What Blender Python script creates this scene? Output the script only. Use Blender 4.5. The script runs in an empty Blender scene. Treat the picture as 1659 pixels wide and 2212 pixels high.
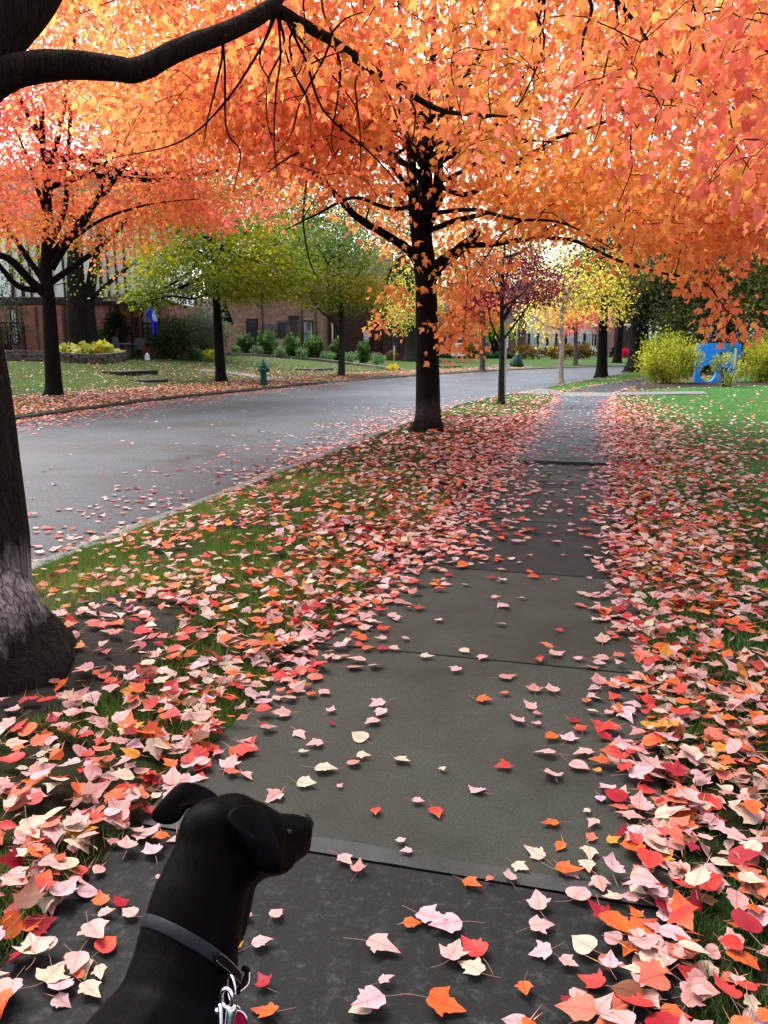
import bpy, bmesh, math, random
import numpy as np
from mathutils import Vector, Matrix, noise
from mathutils.bvhtree import BVHTree

SC = bpy.context.scene
COL = SC.collection
rng = np.random.default_rng(7)
random.seed(7)

# ------------------------------------------------------------------ camera, sky, sun, exposure
FPX, CAM_H = 1790.0, 1.46                      # focal length in pixels of a 1659 x 2212 picture, eye height in metres
PITCH, YAW = math.radians(11.433), math.radians(14.741)
cam = bpy.data.cameras.new('camera')
cam.lens = 36.0 * FPX / 2212.0
cam.sensor_width = 36.0
cam.clip_start, cam.clip_end = 0.05, 2000.0
camo = bpy.data.objects.new('camera', cam)
COL.objects.link(camo)
camo.location = (0, 0, CAM_H)
camo.rotation_euler = (math.radians(90) - PITCH, 0, YAW)
SC.camera = camo

SUN_EL, SUN_AZ = math.radians(58), math.radians(305)   # azimuth measured clockwise from +Y
world = bpy.data.worlds.new('World')
SC.world = world
world.use_nodes = True
wn, wl = world.node_tree.nodes, world.node_tree.links
wn.clear()
sky = wn.new('ShaderNodeTexSky')
sky.sky_type = 'NISHITA'
sky.sun_disc = False
sky.sun_elevation, sky.sun_rotation = SUN_EL, SUN_AZ
sky.air_density, sky.dust_density, sky.ozone_density = 1.0, 4.0, 1.0
hsv = wn.new('ShaderNodeHueSaturation')
hsv.inputs['Saturation'].default_value = 0.50
bg = wn.new('ShaderNodeBackground')
bg.inputs['Strength'].default_value = 0.15
wo = wn.new('ShaderNodeOutputWorld')
wl.new(sky.outputs[0], hsv.inputs['Color'])
wl.new(hsv.outputs[0], bg.inputs['Color'])
wl.new(bg.outputs[0], wo.inputs['Surface'])
sun = bpy.data.lights.new('sun', 'SUN')
sun.energy, sun.angle, sun.color = 1.5, math.radians(35), (1.0, 0.97, 0.94)
suno = bpy.data.objects.new('sun', sun)
COL.objects.link(suno)
_sd = Vector((math.sin(SUN_AZ) * math.cos(SUN_EL), math.cos(SUN_AZ) * math.cos(SUN_EL), math.sin(SUN_EL)))
suno.rotation_euler = (-_sd).to_track_quat('-Z', 'Y').to_euler()
suno.location = _sd * 60
SC.view_settings.view_transform = 'Standard'
SC.view_settings.look = 'None'
SC.view_settings.exposure = 2.0
SC.view_settings.gamma = 1.0
SC.view_settings.use_curve_mapping = False
SC.cycles.max_bounces = 7
SC.cycles.diffuse_bounces = 4
SC.cycles.glossy_bounces = 2
SC.cycles.transmission_bounces = 4
SC.cycles.transparent_max_bounces = 4
SC.cycles.caustics_reflective = False
SC.cycles.caustics_refractive = False

# ------------------------------------------------------------------ measuring: picture point -> place
_c, _s = math.cos(YAW), math.sin(YAW)
RIGHT = np.array([_c, _s, 0.0])
FWDH = np.array([-_s, _c, 0.0])
FWD = FWDH * math.cos(PITCH) + np.array([0, 0, -math.sin(PITCH)])
UPV = FWDH * math.sin(PITCH) + np.array([0, 0, math.cos(PITCH)])
EYE = np.array([0, 0, CAM_H])


def ray(u, v):
    return (u - 829.5) / FPX * RIGHT + FWD - (v - 1106.0) / FPX * UPV


def G(u, v, z=0.0):
    d = ray(u, v)
    return EYE + d * ((z - CAM_H) / d[2])


def D(u, v, depth):
    return EYE + ray(u, v) * depth


def VP(u, v, dist):
    """Point on the upright plane that stands dist metres ahead of the eye, square to its heading."""
    d = ray(u, v)
    return EYE + d * (dist / (d @ FWDH))


def proj(P):
    q = np.asarray(P) - EYE
    z = q @ FWD
    return 829.5 + FPX * (q @ RIGHT) / z, 1106.0 - FPX * (q @ UPV) / z, z


def smooth(a, b, x):
    t = np.clip((x - a) / (b - a), 0, 1)
    return t * t * (3 - 2 * t)


def catmull(pts, n):
    pts = np.asarray(pts, float)
    P = np.vstack([2 * pts[0] - pts[1], pts, 2 * pts[-1] - pts[-2]])
    m = len(pts) - 1
    out = []
    for s in np.linspace(0, m, n):
        i = min(int(s), m - 1)
        t = s - i
        a, b, c, d = P[i], P[i + 1], P[i + 2], P[i + 3]
        out.append(0.5 * ((2 * b) + (c - a) * t + (2 * a - 5 * b + 4 * c - d) * t * t + (3 * b - a - 3 * c + d) * t ** 3))
    return np.array(out)


# ------------------------------------------------------------------ materials
MATS = {}


def nodes_of(name):
    m = bpy.data.materials.new(name)
    m.use_nodes = True
    nt = m.node_tree
    nt.nodes.clear()
    out = nt.nodes.new('ShaderNodeOutputMaterial')
    b = nt.nodes.new('ShaderNodeBsdfPrincipled')
    nt.links.new(b.outputs[0], out.inputs[0])
    MATS[name] = m
    return m, nt, b, out


def N(nt, kind, **kw):
    n = nt.nodes.new(kind)
    for k, v in kw.items():
        if hasattr(n, k):
            setattr(n, k, v)
        else:
            n.inputs[k].default_value = v
    return n


def ramp(nt, src, stops):
    r = nt.nodes.new('ShaderNodeValToRGB')
    el = r.color_ramp.elements
    while len(el) < len(stops):
        el.new(0.5)
    for e, (p, c) in zip(el, stops):
        e.position = p
        e.color = (*c, 1) if len(c) == 3 else c
    nt.links.new(src, r.inputs[0])
    return r.outputs[0]


def mixc(nt, fac, a, b, mode='MIX'):
    m = nt.nodes.new('ShaderNodeMix')
    m.data_type = 'RGBA'
    m.blend_type = mode
    for s, x in ((m.inputs[0], fac), (m.inputs[6], a), (m.inputs[7], b)):
        if isinstance(x, (int, float)):
            s.default_value = x
        elif isinstance(x, (tuple, list)):
            s.default_value = (*x, 1) if len(x) == 3 else x
        else:
            nt.links.new(x, s)
    return m.outputs[2]


def coords(nt, scale=(1, 1, 1), kind='Object'):
    tc = nt.nodes.new('ShaderNodeTexCoord')
    mp = nt.nodes.new('ShaderNodeMapping')
    mp.inputs['Scale'].default_value = scale
    nt.links.new(tc.outputs[kind], mp.inputs[0])
    return mp.outputs[0]


def noise_t(nt, vec, scale, detail=6, rough=0.6):
    n = N(nt, 'ShaderNodeTexNoise')
    n.inputs['Scale'].default_value = scale
    n.inputs['Detail'].default_value = detail
    n.inputs['Roughness'].default_value = rough
    nt.links.new(vec, n.inputs['Vector'])
    return n.outputs['Fac']


def bump(nt, b, h, strength=0.4, dist=0.02):
    bp = nt.nodes.new('ShaderNodeBump')
    bp.inputs['Strength'].default_value = strength
    bp.inputs['Distance'].default_value = dist
    nt.links.new(h, bp.inputs['Height'])
    nt.links.new(bp.outputs[0], b.inputs['Normal'])


def plain(name, c1, c2=None, rough=0.7, scale=8, metal=0.0, spec=0.2, bstr=0.15, bd=0.01):
    m, nt, b, o = nodes_of(name)
    c2 = c2 or tuple(x * 0.7 for x in c1)
    v = coords(nt)
    f = noise_t(nt, v, scale)
    nt.links.new(ramp(nt, f, [(0.3, c2), (0.7, c1)]), b.inputs['Base Color'])
    b.inputs['Roughness'].default_value = rough
    b.inputs['Metallic'].default_value = metal
    b.inputs['Specular IOR Level'].default_value = spec
    if bstr:
        bump(nt, b, noise_t(nt, v, scale * 5), bstr, bd)
    return m


def leafmat(name, trans=0.5, rough=0.45, spec=0.35, sat=1.15, veins=False):
    """Leaf colour comes from the per-leaf colour attribute; light also passes through the blade."""
    m, nt, b, out = nodes_of(name)
    a = nt.nodes.new('ShaderNodeAttribute')
    a.attribute_name = 'Col'
    v = coords(nt)
    f = noise_t(nt, v, 55, 4)
    col = mixc(nt, 0.35, a.outputs['Color'], mixc(nt, f, (0.55, 0.5, 0.5), (1.15, 1.15, 1.15)), 'MULTIPLY')
    if veins:
        lc = nt.nodes.new('ShaderNodeAttribute')
        lc.attribute_name = 'LC'
        sx = nt.nodes.new('ShaderNodeSeparateXYZ')
        nt.links.new(lc.outputs['Vector'], sx.inputs[0])

        def mth(op, a_, b_=None):
            q = nt.nodes.new('ShaderNodeMath')
            q.operation = op
            for i_, x_ in enumerate((a_, b_)):
                if x_ is None:
                    continue
                if isinstance(x_, (int, float)):
                    q.inputs[i_].default_value = x_
                else:
                    nt.links.new(x_, q.inputs[i_])
            return q.outputs[0]
        ax_ = mth('ABSOLUTE', sx.outputs['X'])
        ph_ = mth('PINGPONG', mth('ADD', mth('MULTIPLY', mth('SUBTRACT', sx.outputs['Y'], mth('MULTIPLY', ax_, 0.85)), 6.0), 6.0), 0.5)
        side_ = ramp(nt, ph_, [(0.0, (0.75, 0.75, 0.75)), (0.13, (0, 0, 0))])
        rib_ = ramp(nt, ax_, [(0.012, (1, 1, 1)), (0.03, (0, 0, 0))])
        vn_ = mixc(nt, 1.0, side_, rib_, 'LIGHTEN')
        on_ = mth('GREATER_THAN', sx.outputs['Z'], 0.5)
        vn_ = mixc(nt, on_, (0, 0, 0), vn_)
        col = mixc(nt, vn_, col, mixc(nt, 1.0, col, (0.78, 0.60, 0.60), 'MULTIPLY'))
        bl_ = ramp(nt, noise_t(nt, v, 11, 4, 0.6), [(0.48, (0, 0, 0)), (0.66, (0.6, 0.6, 0.6))])
        col = mixc(nt, bl_, col, mixc(nt, 1.0, col, (0.86, 0.62, 0.58), 'MULTIPLY'))
    spots = ramp(nt, noise_t(nt, v, 120, 3, 0.6), [(0.66, (0, 0, 0)), (0.72, (0.75, 0.75, 0.75))])
    col = mixc(nt, spots, col, mixc(nt, 1.0, col, (0.35, 0.22, 0.2), 'MULTIPLY'))
    nt.links.new(col, b.inputs['Base Color'])
    b.inputs['Roughness'].default_value = rough
    b.inputs['Specular IOR Level'].default_value = spec
    if trans > 0:
        t = nt.nodes.new('ShaderNodeBsdfTranslucent')
        h = nt.nodes.new('ShaderNodeHueSaturation')
        h.inputs['Saturation'].default_value = sat
        nt.links.new(col, h.inputs['Color'])
        nt.links.new(h.outputs[0], t.inputs['Color'])
        mx = nt.nodes.new('ShaderNodeMixShader')
        mx.inputs[0].default_value = trans
        nt.links.new(b.outputs[0], mx.inputs[1])
        nt.links.new(t.outputs[0], mx.inputs[2])
        nt.links.new(mx.outputs[0], out.inputs[0])
    return m


def barkmat(name, c1, c2, zscale=0.18, s=14, patch=None):
    m, nt, b, o = nodes_of(name)
    v = coords(nt, (1, 1, zscale))
    f = noise_t(nt, v, s * 1.6, 8, 0.7)
    vo = N(nt, 'ShaderNodeTexVoronoi', feature='DISTANCE_TO_EDGE')
    vo.inputs['Scale'].default_value = s * 1.8
    nv = nt.nodes.new('ShaderNodeVectorMath')
    nv.operation = 'ADD'
    n2 = N(nt, 'ShaderNodeTexNoise')
    n2.inputs['Scale'].default_value = s * 0.6
    nt.links.new(v, n2.inputs['Vector'])
    nt.links.new(v, nv.inputs[0])
    sc = nt.nodes.new('ShaderNodeVectorMath')
    sc.operation = 'SCALE'
    sc.inputs['Scale'].default_value = 0.12
    nt.links.new(n2.outputs['Color'], sc.inputs[0])
    nt.links.new(sc.outputs[0], nv.inputs[1])
    nt.links.new(nv.outputs[0], vo.inputs['Vector'])
    crack = ramp(nt, vo.outputs['Distance'], [(0.0, (0, 0, 0)), (0.07 if patch else 0.16, (1, 1, 1))])
    col = ramp(nt, f, [(0.3, c2), (0.68, c1)])
    v3 = coords(nt)
    lich = ramp(nt, noise_t(nt, v3, 38, 2, 0.5), [(0.70, (0, 0, 0)), (0.74, (1, 1, 1))])
    col = mixc(nt, lich, col, tuple(min(1, x * 2.2 + 0.01) for x in c1))
    if patch:
        z0, z1, pc = patch
        sx = nt.nodes.new('ShaderNodeSeparateXYZ')
        nt.links.new(v3, sx.inputs[0])
        wob = noise_t(nt, coords(nt, (1, 1, 0.35)), 9, 6, 0.7)
        ad = nt.nodes.new('ShaderNodeMath')
        ad.operation = 'MULTIPLY_ADD'
        ad.inputs[1].default_value = 0.5
        nt.links.new(wob, ad.inputs[0])
        nt.links.new(sx.outputs['Z'], ad.inputs[2])
        zz = (ad.outputs[0])
        up = ramp(nt, zz, [(max(0, z0 + 0.16), (0, 0, 0)), (z0 + 0.30, (1, 1, 1)), (z1 + 0.14, (1, 1, 1)), (min(1, z1 + 0.34), (0, 0, 0))])
        st = ramp(nt, noise_t(nt, coords(nt, (1, 1, 0.12)), 40, 6, 0.75), [(0.36, (0.10, 0.10, 0.10)), (0.58, (1, 1, 1))])
        col = mixc(nt, mixc(nt, 1.0, up, st, 'MULTIPLY'), col, pc)
    col = mixc(nt, 1.0, col, mixc(nt, crack, (0.72, 0.70, 0.68) if patch else (0.45, 0.42, 0.4), (1, 1, 1)), 'MULTIPLY')
    if patch:
        b.inputs['Specular IOR Level'].default_value = 0.06
    nt.links.new(col, b.inputs['Base Color'])
    b.inputs['Roughness'].default_value = 0.9
    b.inputs['Specular IOR Level'].default_value = 0.06
    h = mixc(nt, 0.5, crack, f)
    bump(nt, b, h, 0.9, 0.02)
    return m


def brickmat(name, c1, c2, mortar, bw=0.215, bh=0.075):
    m, nt, b, o = nodes_of(name)
    tc = nt.nodes.new('ShaderNodeTexCoord')
    sx = nt.nodes.new('ShaderNodeSeparateXYZ')
    nt.links.new(tc.outputs['Object'], sx.inputs[0])
    ad = nt.nodes.new('ShaderNodeMath')
    nt.links.new(sx.outputs['X'], ad.inputs[0])
    nt.links.new(sx.outputs['Y'], ad.inputs[1])
    cb = nt.nodes.new('ShaderNodeCombineXYZ')
    nt.links.new(ad.outputs[0], cb.inputs[0])
    nt.links.new(sx.outputs['Z'], cb.inputs[1])
    br = nt.nodes.new('ShaderNodeTexBrick')
    br.inputs['Scale'].default_value = 1.0
    br.inputs['Brick Width'].default_value = bw
    br.inputs['Row Height'].default_value = bh
    br.inputs['Mortar Size'].default_value = 0.008
    br.inputs['Color1'].default_value = (*c1, 1)
    br.inputs['Color2'].default_value = (*c2, 1)
    br.inputs['Mortar'].default_value = (*mortar, 1)
    nt.links.new(cb.outputs[0], br.inputs['Vector'])
    f = noise_t(nt, cb.outputs[0], 2.5, 5)
    col = mixc(nt, 0.8, br.outputs['Color'], ramp(nt, f, [(0.3, (0.55, 0.5, 0.5)), (0.7, (1.2, 1.15, 1.1))]), 'MULTIPLY')
    nt.links.new(col, b.inputs['Base Color'])
    b.inputs['Roughness'].default_value = 0.9
    b.inputs['Specular IOR Level'].default_value = 0.1
    bump(nt, b, br.outputs['Fac'], -0.5, 0.01)
    return m


# leaves, bark
M_LEAF = leafmat('maple_leaf_material', 0.70, 0.55, 0.10, 1.0)
M_FALLEN = leafmat('fallen_leaf_material', 0.10, 0.5, 0.14, 1.05, True)
M_GREEN = leafmat('green_leaf_material', 0.45, 0.55, 0.12, 1.1)
M_GRASS = leafmat('grass_blade_material', 0.3, 0.55, 0.10, 1.1)
M_STEM = plain('leaf_stalk_material', (0.26, 0.13, 0.095), (0.20, 0.12, 0.08), 0.6, bstr=0)
M_BARK_NEAR = barkmat('near_maple_bark', (0.017, 0.015, 0.012), (0.006, 0.0055, 0.0045), 0.055, 16, (0.26, 0.42, (0.25, 0.23, 0.24)))
M_BARK_MAPLE = barkmat('maple_bark', (0.011, 0.0085, 0.0075), (0.0035, 0.003, 0.0026), 0.16, 14, (0.22, 0.46, (0.040, 0.032, 0.030)))
M_BARK_DARK = barkmat('dark_bark', (0.010, 0.008, 0.007), (0.004, 0.0032, 0.0028), 0.2, 12)
M_BARK_GREY = barkmat('grey_bark', (0.13, 0.115, 0.10), (0.06, 0.052, 0.045), 0.2, 12)
M_BARK_OAK = barkmat('ridged_oak_bark', (0.022, 0.018, 0.015), (0.006, 0.005, 0.004), 0.1, 7)
M_BARK_BIRCH = barkmat('pale_peeling_bark', (0.55, 0.44, 0.38), (0.18, 0.12, 0.10), 0.8, 9)
M_BARK_GREEN = barkmat('green_mossy_bark', (0.035, 0.042, 0.028), (0.012, 0.014, 0.009), 0.2, 12)
# house and street
M_BRICK_RED = brickmat('red_brick', (0.3468, 0.1183, 0.0816), (0.2142, 0.0775, 0.0571), (0.2652, 0.204, 0.1734))
M_BRICK_TAN = brickmat('brown_mixed_brick', (0.2784, 0.1392, 0.0905), (0.1304, 0.0696, 0.0522), (0.3132, 0.2436, 0.1914))
M_BRICK_DARK = brickmat('dark_brick', (0.0819, 0.039, 0.0312), (0.0507, 0.0273, 0.0234), (0.0702, 0.0527, 0.0449))
M_BRICK_FAR = brickmat('plum_brick', (0.15, 0.056, 0.054), (0.1, 0.04, 0.04), (0.14, 0.1, 0.09))
M_STONEBLOCK = brickmat('rough_stone_block', (0.119, 0.1092, 0.1008), (0.056, 0.0518, 0.049), (0.154, 0.133, 0.112), 0.55, 0.28)
M_PALESTONE = brickmat('pale_stone_block', (0.34, 0.28, 0.20), (0.24, 0.21, 0.17), (0.18, 0.15, 0.12), 0.5, 0.25)
M_SHINGLE = brickmat('brown_roof_shingle', (0.056, 0.0368, 0.032), (0.0352, 0.024, 0.0208), (0.0128, 0.0096, 0.0096), 0.3, 0.15)
M_SLATE = brickmat('blue_slate_roof', (0.11, 0.125, 0.145), (0.08, 0.09, 0.105), (0.03, 0.034, 0.04), 0.25, 0.13)
M_SIDING = brickmat('white_lap_siding', (0.78, 0.80, 0.82), (0.76, 0.78, 0.80), (0.38, 0.40, 0.43), 6.0, 0.16)
M_STUCCO = plain('white_stucco', (0.80, 0.80, 0.78), (0.70, 0.70, 0.68), 0.9, 3)
M_TIMBER = plain('dark_timber', (0.030, 0.024, 0.021), (0.015, 0.012, 0.011), 0.8, 10)
M_WHITE = plain('white_trim_paint', (0.80, 0.80, 0.80), (0.72, 0.72, 0.72), 0.5, 4, bstr=0)
M_BLACK = plain('black_paint', (0.012, 0.012, 0.013), (0.008, 0.008, 0.009), 0.5, 5, bstr=0)
M_BROWNP = plain('brown_pipe_paint', (0.05, 0.025, 0.022), None, 0.5, 5, bstr=0)
M_DOOR = plain('dark_wood_door', (0.05, 0.026, 0.018), (0.03, 0.016, 0.012), 0.55, 9)
M_BLUEDOOR = plain('blue_door_paint', (0.045, 0.075, 0.17), (0.035, 0.06, 0.14), 0.5, 5, bstr=0)
M_LEAD = plain('leaded_glazing_bar', (0.02, 0.02, 0.02), None, 0.5, bstr=0)


def glassmat(name, c, c2):
    m, nt, b, o = nodes_of(name)
    f = noise_t(nt, coords(nt, (1, 1, 0.4)), 2.2, 3)
    nt.links.new(ramp(nt, f, [(0.4, c), (0.65, c2)]), b.inputs['Base Color'])
    b.inputs['Roughness'].default_value = 0.08
    b.inputs['Specular IOR Level'].default_value = 0.8
    return m


M_GLASS_DARK = glassmat('dark_window_glass', (0.012, 0.014, 0.015), (0.03, 0.035, 0.036))
M_GLASS_CURT = glassmat('curtained_window_glass', (0.06, 0.07, 0.07), (0.30, 0.32, 0.32))
M_GLASS_PALE = glassmat('pale_blind_glass', (0.42, 0.50, 0.55), (0.62, 0.68, 0.72))
M_HYDRANT = plain('green_hydrant_enamel', (0.004, 0.062, 0.048), (0.003, 0.045, 0.036), 0.35, 6, bstr=0.05)
M_PANELBLUE = plain('bright_blue_plastic', (0.01, 0.25, 0.80), (0.01, 0.20, 0.68), 0.4, 3, bstr=0)
M_PANELGREEN = plain('green_plastic', (0.01, 0.24, 0.20), None, 0.4, 3, bstr=0)
M_PANELCREAM = plain('cream_plastic', (0.80, 0.72, 0.48), (0.72, 0.64, 0.42), 0.5, 3, bstr=0)
M_PANELRED = plain('red_plastic', (0.55, 0.10, 0.03), None, 0.45, 3, bstr=0)
M_STEEL = plain('brushed_steel', (0.75, 0.76, 0.80), (0.6, 0.6, 0.64), 0.22, 30, 1.0, bstr=0)
M_GALV = plain('galvanised_post', (0.42, 0.45, 0.48), (0.34, 0.36, 0.39), 0.45, 12, 0.5, bstr=0)
M_IRON = plain('blue_grey_iron', (0.06, 0.07, 0.085), (0.04, 0.05, 0.06), 0.5, 12, bstr=0)
M_FLAG = plain('royal_blue_flag_cloth', (0.020, 0.018, 0.42), (0.014, 0.012, 0.33), 0.8, 6, bstr=0.1)
M_FLAGSEAL = plain('pale_flag_seal', (0.50, 0.62, 0.78), (0.10, 0.22, 0.50), 0.8, 7, bstr=0)
M_DRYSTONE = plain('dry_garden_stone', (0.16, 0.145, 0.125), (0.05, 0.045, 0.04), 0.9, 7, bstr=0.6, bd=0.02)
M_STEPSTONE = plain('dark_step_stone', (0.030, 0.027, 0.024), (0.014, 0.0125, 0.011), 0.8, 5, bstr=0.4)
M_LATTICE = plain('dark_lattice_wood', (0.02, 0.018, 0.017), None, 0.8, 10)
M_PUMPKIN = plain('pumpkin_skin', (0.75, 0.20, 0.02), None, 0.5, 6)
M_BAG = plain('green_bag_plastic', (0.006, 0.045, 0.032), (0.004, 0.028, 0.02), 0.4, 14, bstr=0.4)
M_DIRT = plain('dark_soil', (0.018, 0.0135, 0.010), (0.006, 0.0045, 0.0036), 0.95, 9, bstr=0.8, bd=0.03)
M_MULCH = plain('leaf_mulch', (0.045, 0.026, 0.018), (0.014, 0.010, 0.0075), 0.95, 16, bstr=1.0, bd=0.05)

# ------------------------------------------------------------------ object helpers


def tag(o, label=None, cat=None, group=None, kind=None):
    if label:
        o['label'] = label
    if cat:
        o['category'] = cat
    if group:
        o['group'] = group
    if kind:
        o['kind'] = kind
    return o


def link(name, me, parent=None, loc=None):
    o = bpy.data.objects.new(name, me)
    COL.objects.link(o)
    if parent:
        o.parent = parent
    if loc is not None:
        o.location = loc
    return o


def thing(name, label, cat, loc=(0, 0, 0), rz=0.0, group=None):
    o = link(name, None, None, loc)
    o.rotation_euler = (0, 0, rz)
    o.empty_display_size = 0.2
    return tag(o, label, cat, group)


def copy_tree(o, parent=None):
    c = o.copy()
    COL.objects.link(c)
    c.parent = parent
    for ch in o.children:
        copy_tree(ch, c)
    return c


class MB:
    """Collects shapes for ONE mesh."""

    def __init__(self):
        self.v, self.f, self.m, self.s = [], [], [], []

    def add(self, V, F, mat=0, sm=False):
        o = len(self.v)
        self.v.extend([tuple(map(float, p)) for p in V])
        for f in F:
            self.f.append(tuple(i + o for i in f))
            self.m.append(mat)
            self.s.append(sm)
        return self

    def box(self, a, b, mat=0, bev=0.0):
        (x0, y0, z0), (x1, y1, z1) = a, b
        if bev <= 0:
            V = [(x0, y0, z0), (x1, y0, z0), (x1, y1, z0), (x0, y1, z0), (x0, y0, z1), (x1, y0, z1), (x1, y1, z1), (x0, y1, z1)]
            F = [(0, 3, 2, 1), (4, 5, 6, 7), (0, 1, 5, 4), (1, 2, 6, 5), (2, 3, 7, 6), (3, 0, 4, 7)]
            return self.add(V, F, mat)
        bm = bmesh.new()
        bmesh.ops.create_cube(bm, size=1.0)
        for w in bm.verts:
            w.co = Vector(((x0 + x1) / 2 + w.co.x * (x1 - x0), (y0 + y1) / 2 + w.co.y * (y1 - y0), (z0 + z1) / 2 + w.co.z * (z1 - z0)))
        bmesh.ops.bevel(bm, geom=list(bm.edges), offset=bev, segments=2, profile=0.6, affect='EDGES')
        bm.verts.index_update()
        V = [tuple(w.co) for w in bm.verts]
        F = [tuple(w.index for w in f.verts) for f in bm.faces]
        bm.free()
        return self.add(V, F, mat)

    def tube(self, pts, rad, n=8, mat=0, cap=True, mod=None):
        P = np.asarray(pts, float)
        k = len(P)
        rad = np.broadcast_to(np.asarray(rad, float), (k,))
        T = np.gradient(P, axis=0)
        T /= np.linalg.norm(T, axis=1)[:, None] + 1e-12
        a = np.cross(T[0], [0, 0, 1.0])
        if np.linalg.norm(a) < 0.2:
            a = np.cross(T[0], [0, 1.0, 0])
        a /= np.linalg.norm(a)
        V = []
        ang = np.arange(n) * 2 * math.pi / n
        for i in range(k):
            a = a - T[i] * (a @ T[i])
            a /= np.linalg.norm(a) + 1e-12
            b = np.cross(T[i], a)
            r = np.full(n, rad[i])
            if mod is not None:
                r = mod(i, ang, P[i], rad[i])
            V.extend((P[i] + np.outer(np.cos(ang) * r, a) + np.outer(np.sin(ang) * r, b)).tolist())
        F = []
        for i in range(k - 1):
            for j in range(n):
                j2 = (j + 1) % n
                F.append((i * n + j, i * n + j2, (i + 1) * n + j2, (i + 1) * n + j))
        if cap:
            F.append(tuple(range(n))[::-1])
            F.append(tuple((k - 1) * n + j for j in range(n)))
        return self.add(V, F, mat, True)

    def lathe(self, prof, n=24, c=(0, 0, 0), mat=0, axis='z'):
        V, F = [], []
        for r, z in prof:
            for j in range(n):
                t = 2 * math.pi * j / n
                p = (r * math.cos(t), r * math.sin(t), z)
                if axis == 'x':
                    p = (z, r * math.cos(t), r * math.sin(t))
                if axis == 'y':
                    p = (r * math.cos(t), z, r * math.sin(t))
                V.append((p[0] + c[0], p[1] + c[1], p[2] + c[2]))
        for i in range(len(prof) - 1):
            for j in range(n):
                j2 = (j + 1) % n
                F.append((i * n + j, i * n + j2, (i + 1) * n + j2, (i + 1) * n + j))
        F.append(tuple(range(n))[::-1])
        F.append(tuple((len(prof) - 1) * n + j for j in range(n)))
        return self.add(V, F, mat, True)

    def build(self, name, mats, parent=None, loc=None):
        me = bpy.data.meshes.new(name)
        me.from_pydata(self.v, [], self.f)
        for m in (mats if isinstance(mats, (list, tuple)) else [mats]):
            me.materials.append(m)
        me.polygons.foreach_set('material_index', self.m)
        me.polygons.foreach_set('use_smooth', self.s)
        me.update()
        return link(name, me, parent, loc)


def big_mesh(name, V, loops, sizes, cols, mats, matidx=None, smoothf=False):
    """A mesh from numpy arrays, with a per-vertex colour attribute Col."""
    me = bpy.data.meshes.new(name)
    V = np.ascontiguousarray(V, np.float32)
    sizes = np.asarray(sizes, np.int32)
    me.vertices.add(len(V))
    me.vertices.foreach_set('co', V.ravel())
    me.loops.add(len(loops))
    me.loops.foreach_set('vertex_index', np.asarray(loops, np.int32))
    me.polygons.add(len(sizes))
    st = np.concatenate([[0], np.cumsum(sizes)[:-1]]).astype(np.int32)
    me.polygons.foreach_set('loop_start', st)
    me.polygons.foreach_set('loop_total', sizes)
    for m in mats:
        me.materials.append(m)
    if matidx is not None:
        me.polygons.foreach_set('material_index', np.asarray(matidx, np.int32))
    me.polygons.foreach_set('use_smooth', np.full(len(sizes), smoothf))
    me.update(calc_edges=True)
    if cols is not None:
        at = me.color_attributes.new('Col', 'FLOAT_COLOR', 'POINT')
        c4 = np.ones((len(V), 4), np.float32)
        c4[:, :3] = cols
        at.data.foreach_set('color', c4.ravel())
    return me


# ------------------------------------------------------------------ leaf shapes (x across, y along the blade, length about 1)
def strip_leaf(half, mid):
    """Both halves of a blade as quads between midrib points and outline points."""
    k = len(half)
    V = [(0, y) for y in mid] + list(half) + [(-x, y) for x, y in half]
    F = []
    for i in range(k - 1):
        F.append((i, k + i, k + i + 1, i + 1))
        F.append((i, i + 1, 2 * k + i + 1, 2 * k + i))
    return np.array(V, float), F


def two_face_leaf(half, asym=1.0):
    V = [(0, half[0][1])] + [(x, y) for x, y in half[1:-1]] + [(0, half[-1][1])] + [(-x * asym, y) for x, y in half[1:-1]]
    k = len(half)
    F = [tuple(range(k)), tuple([0, k - 1] + list(range(2 * k - 3, k - 1, -1)))]
    return np.array(V, float), F


T_MAPLE = two_face_leaf([(0, 0), (0.30, 0.05), (0.34, 0.26), (0.62, 0.50), (0.27, 0.52), (0.24, 0.72), (0, 1.12)])
T_MAPLE_S = two_face_leaf([(0, 0), (0.30, 0.10), (0.52, 0.52), (0.20, 0.60), (0, 1.1)])
T_OVAL = two_face_leaf([(0, 0), (0.30, 0.30), (0.26, 0.68), (0, 1.0)])
T_NARROW = two_face_leaf([(0, 0), (0.2, 0.4), (0, 1.0)])
T_BLADE = (np.array([(-0.5, 0), (0.5, 0), (0, 1.0)]), [(0, 1, 2)])
F_LOBED = strip_leaf([(0.02, 0.0), (0.20, 0.01), (0.34, 0.12), (0.40, 0.27), (0.47, 0.37), (0.57, 0.54), (0.39, 0.53), (0.26, 0.58), (0.29, 0.72), (0.17, 0.84), (0.10, 0.97), (0.005, 1.14)],
                     [0, 0.06, 0.14, 0.24, 0.34, 0.44, 0.52, 0.60, 0.72, 0.84, 0.97, 1.12])
F_OVATE = strip_leaf([(0.02, 0.0), (0.22, 0.03), (0.36, 0.15), (0.42, 0.32), (0.40, 0.45), (0.44, 0.58), (0.29, 0.62), (0.24, 0.72), (0.17, 0.82), (0.09, 0.94), (0.004, 1.12)],
                     [0, 0.07, 0.16, 0.28, 0.39, 0.50, 0.60, 0.72, 0.84, 0.96, 1.10])
F_ROUND = strip_leaf([(0.02, 0.0), (0.25, 0.0), (0.42, 0.14), (0.47, 0.34), (0.43, 0.52), (0.33, 0.67), (0.22, 0.78), (0.09, 0.9), (0.004, 1.02)],
                     [0, 0.08, 0.18, 0.34, 0.50, 0.65, 0.77, 0.89, 1.0])


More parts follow.
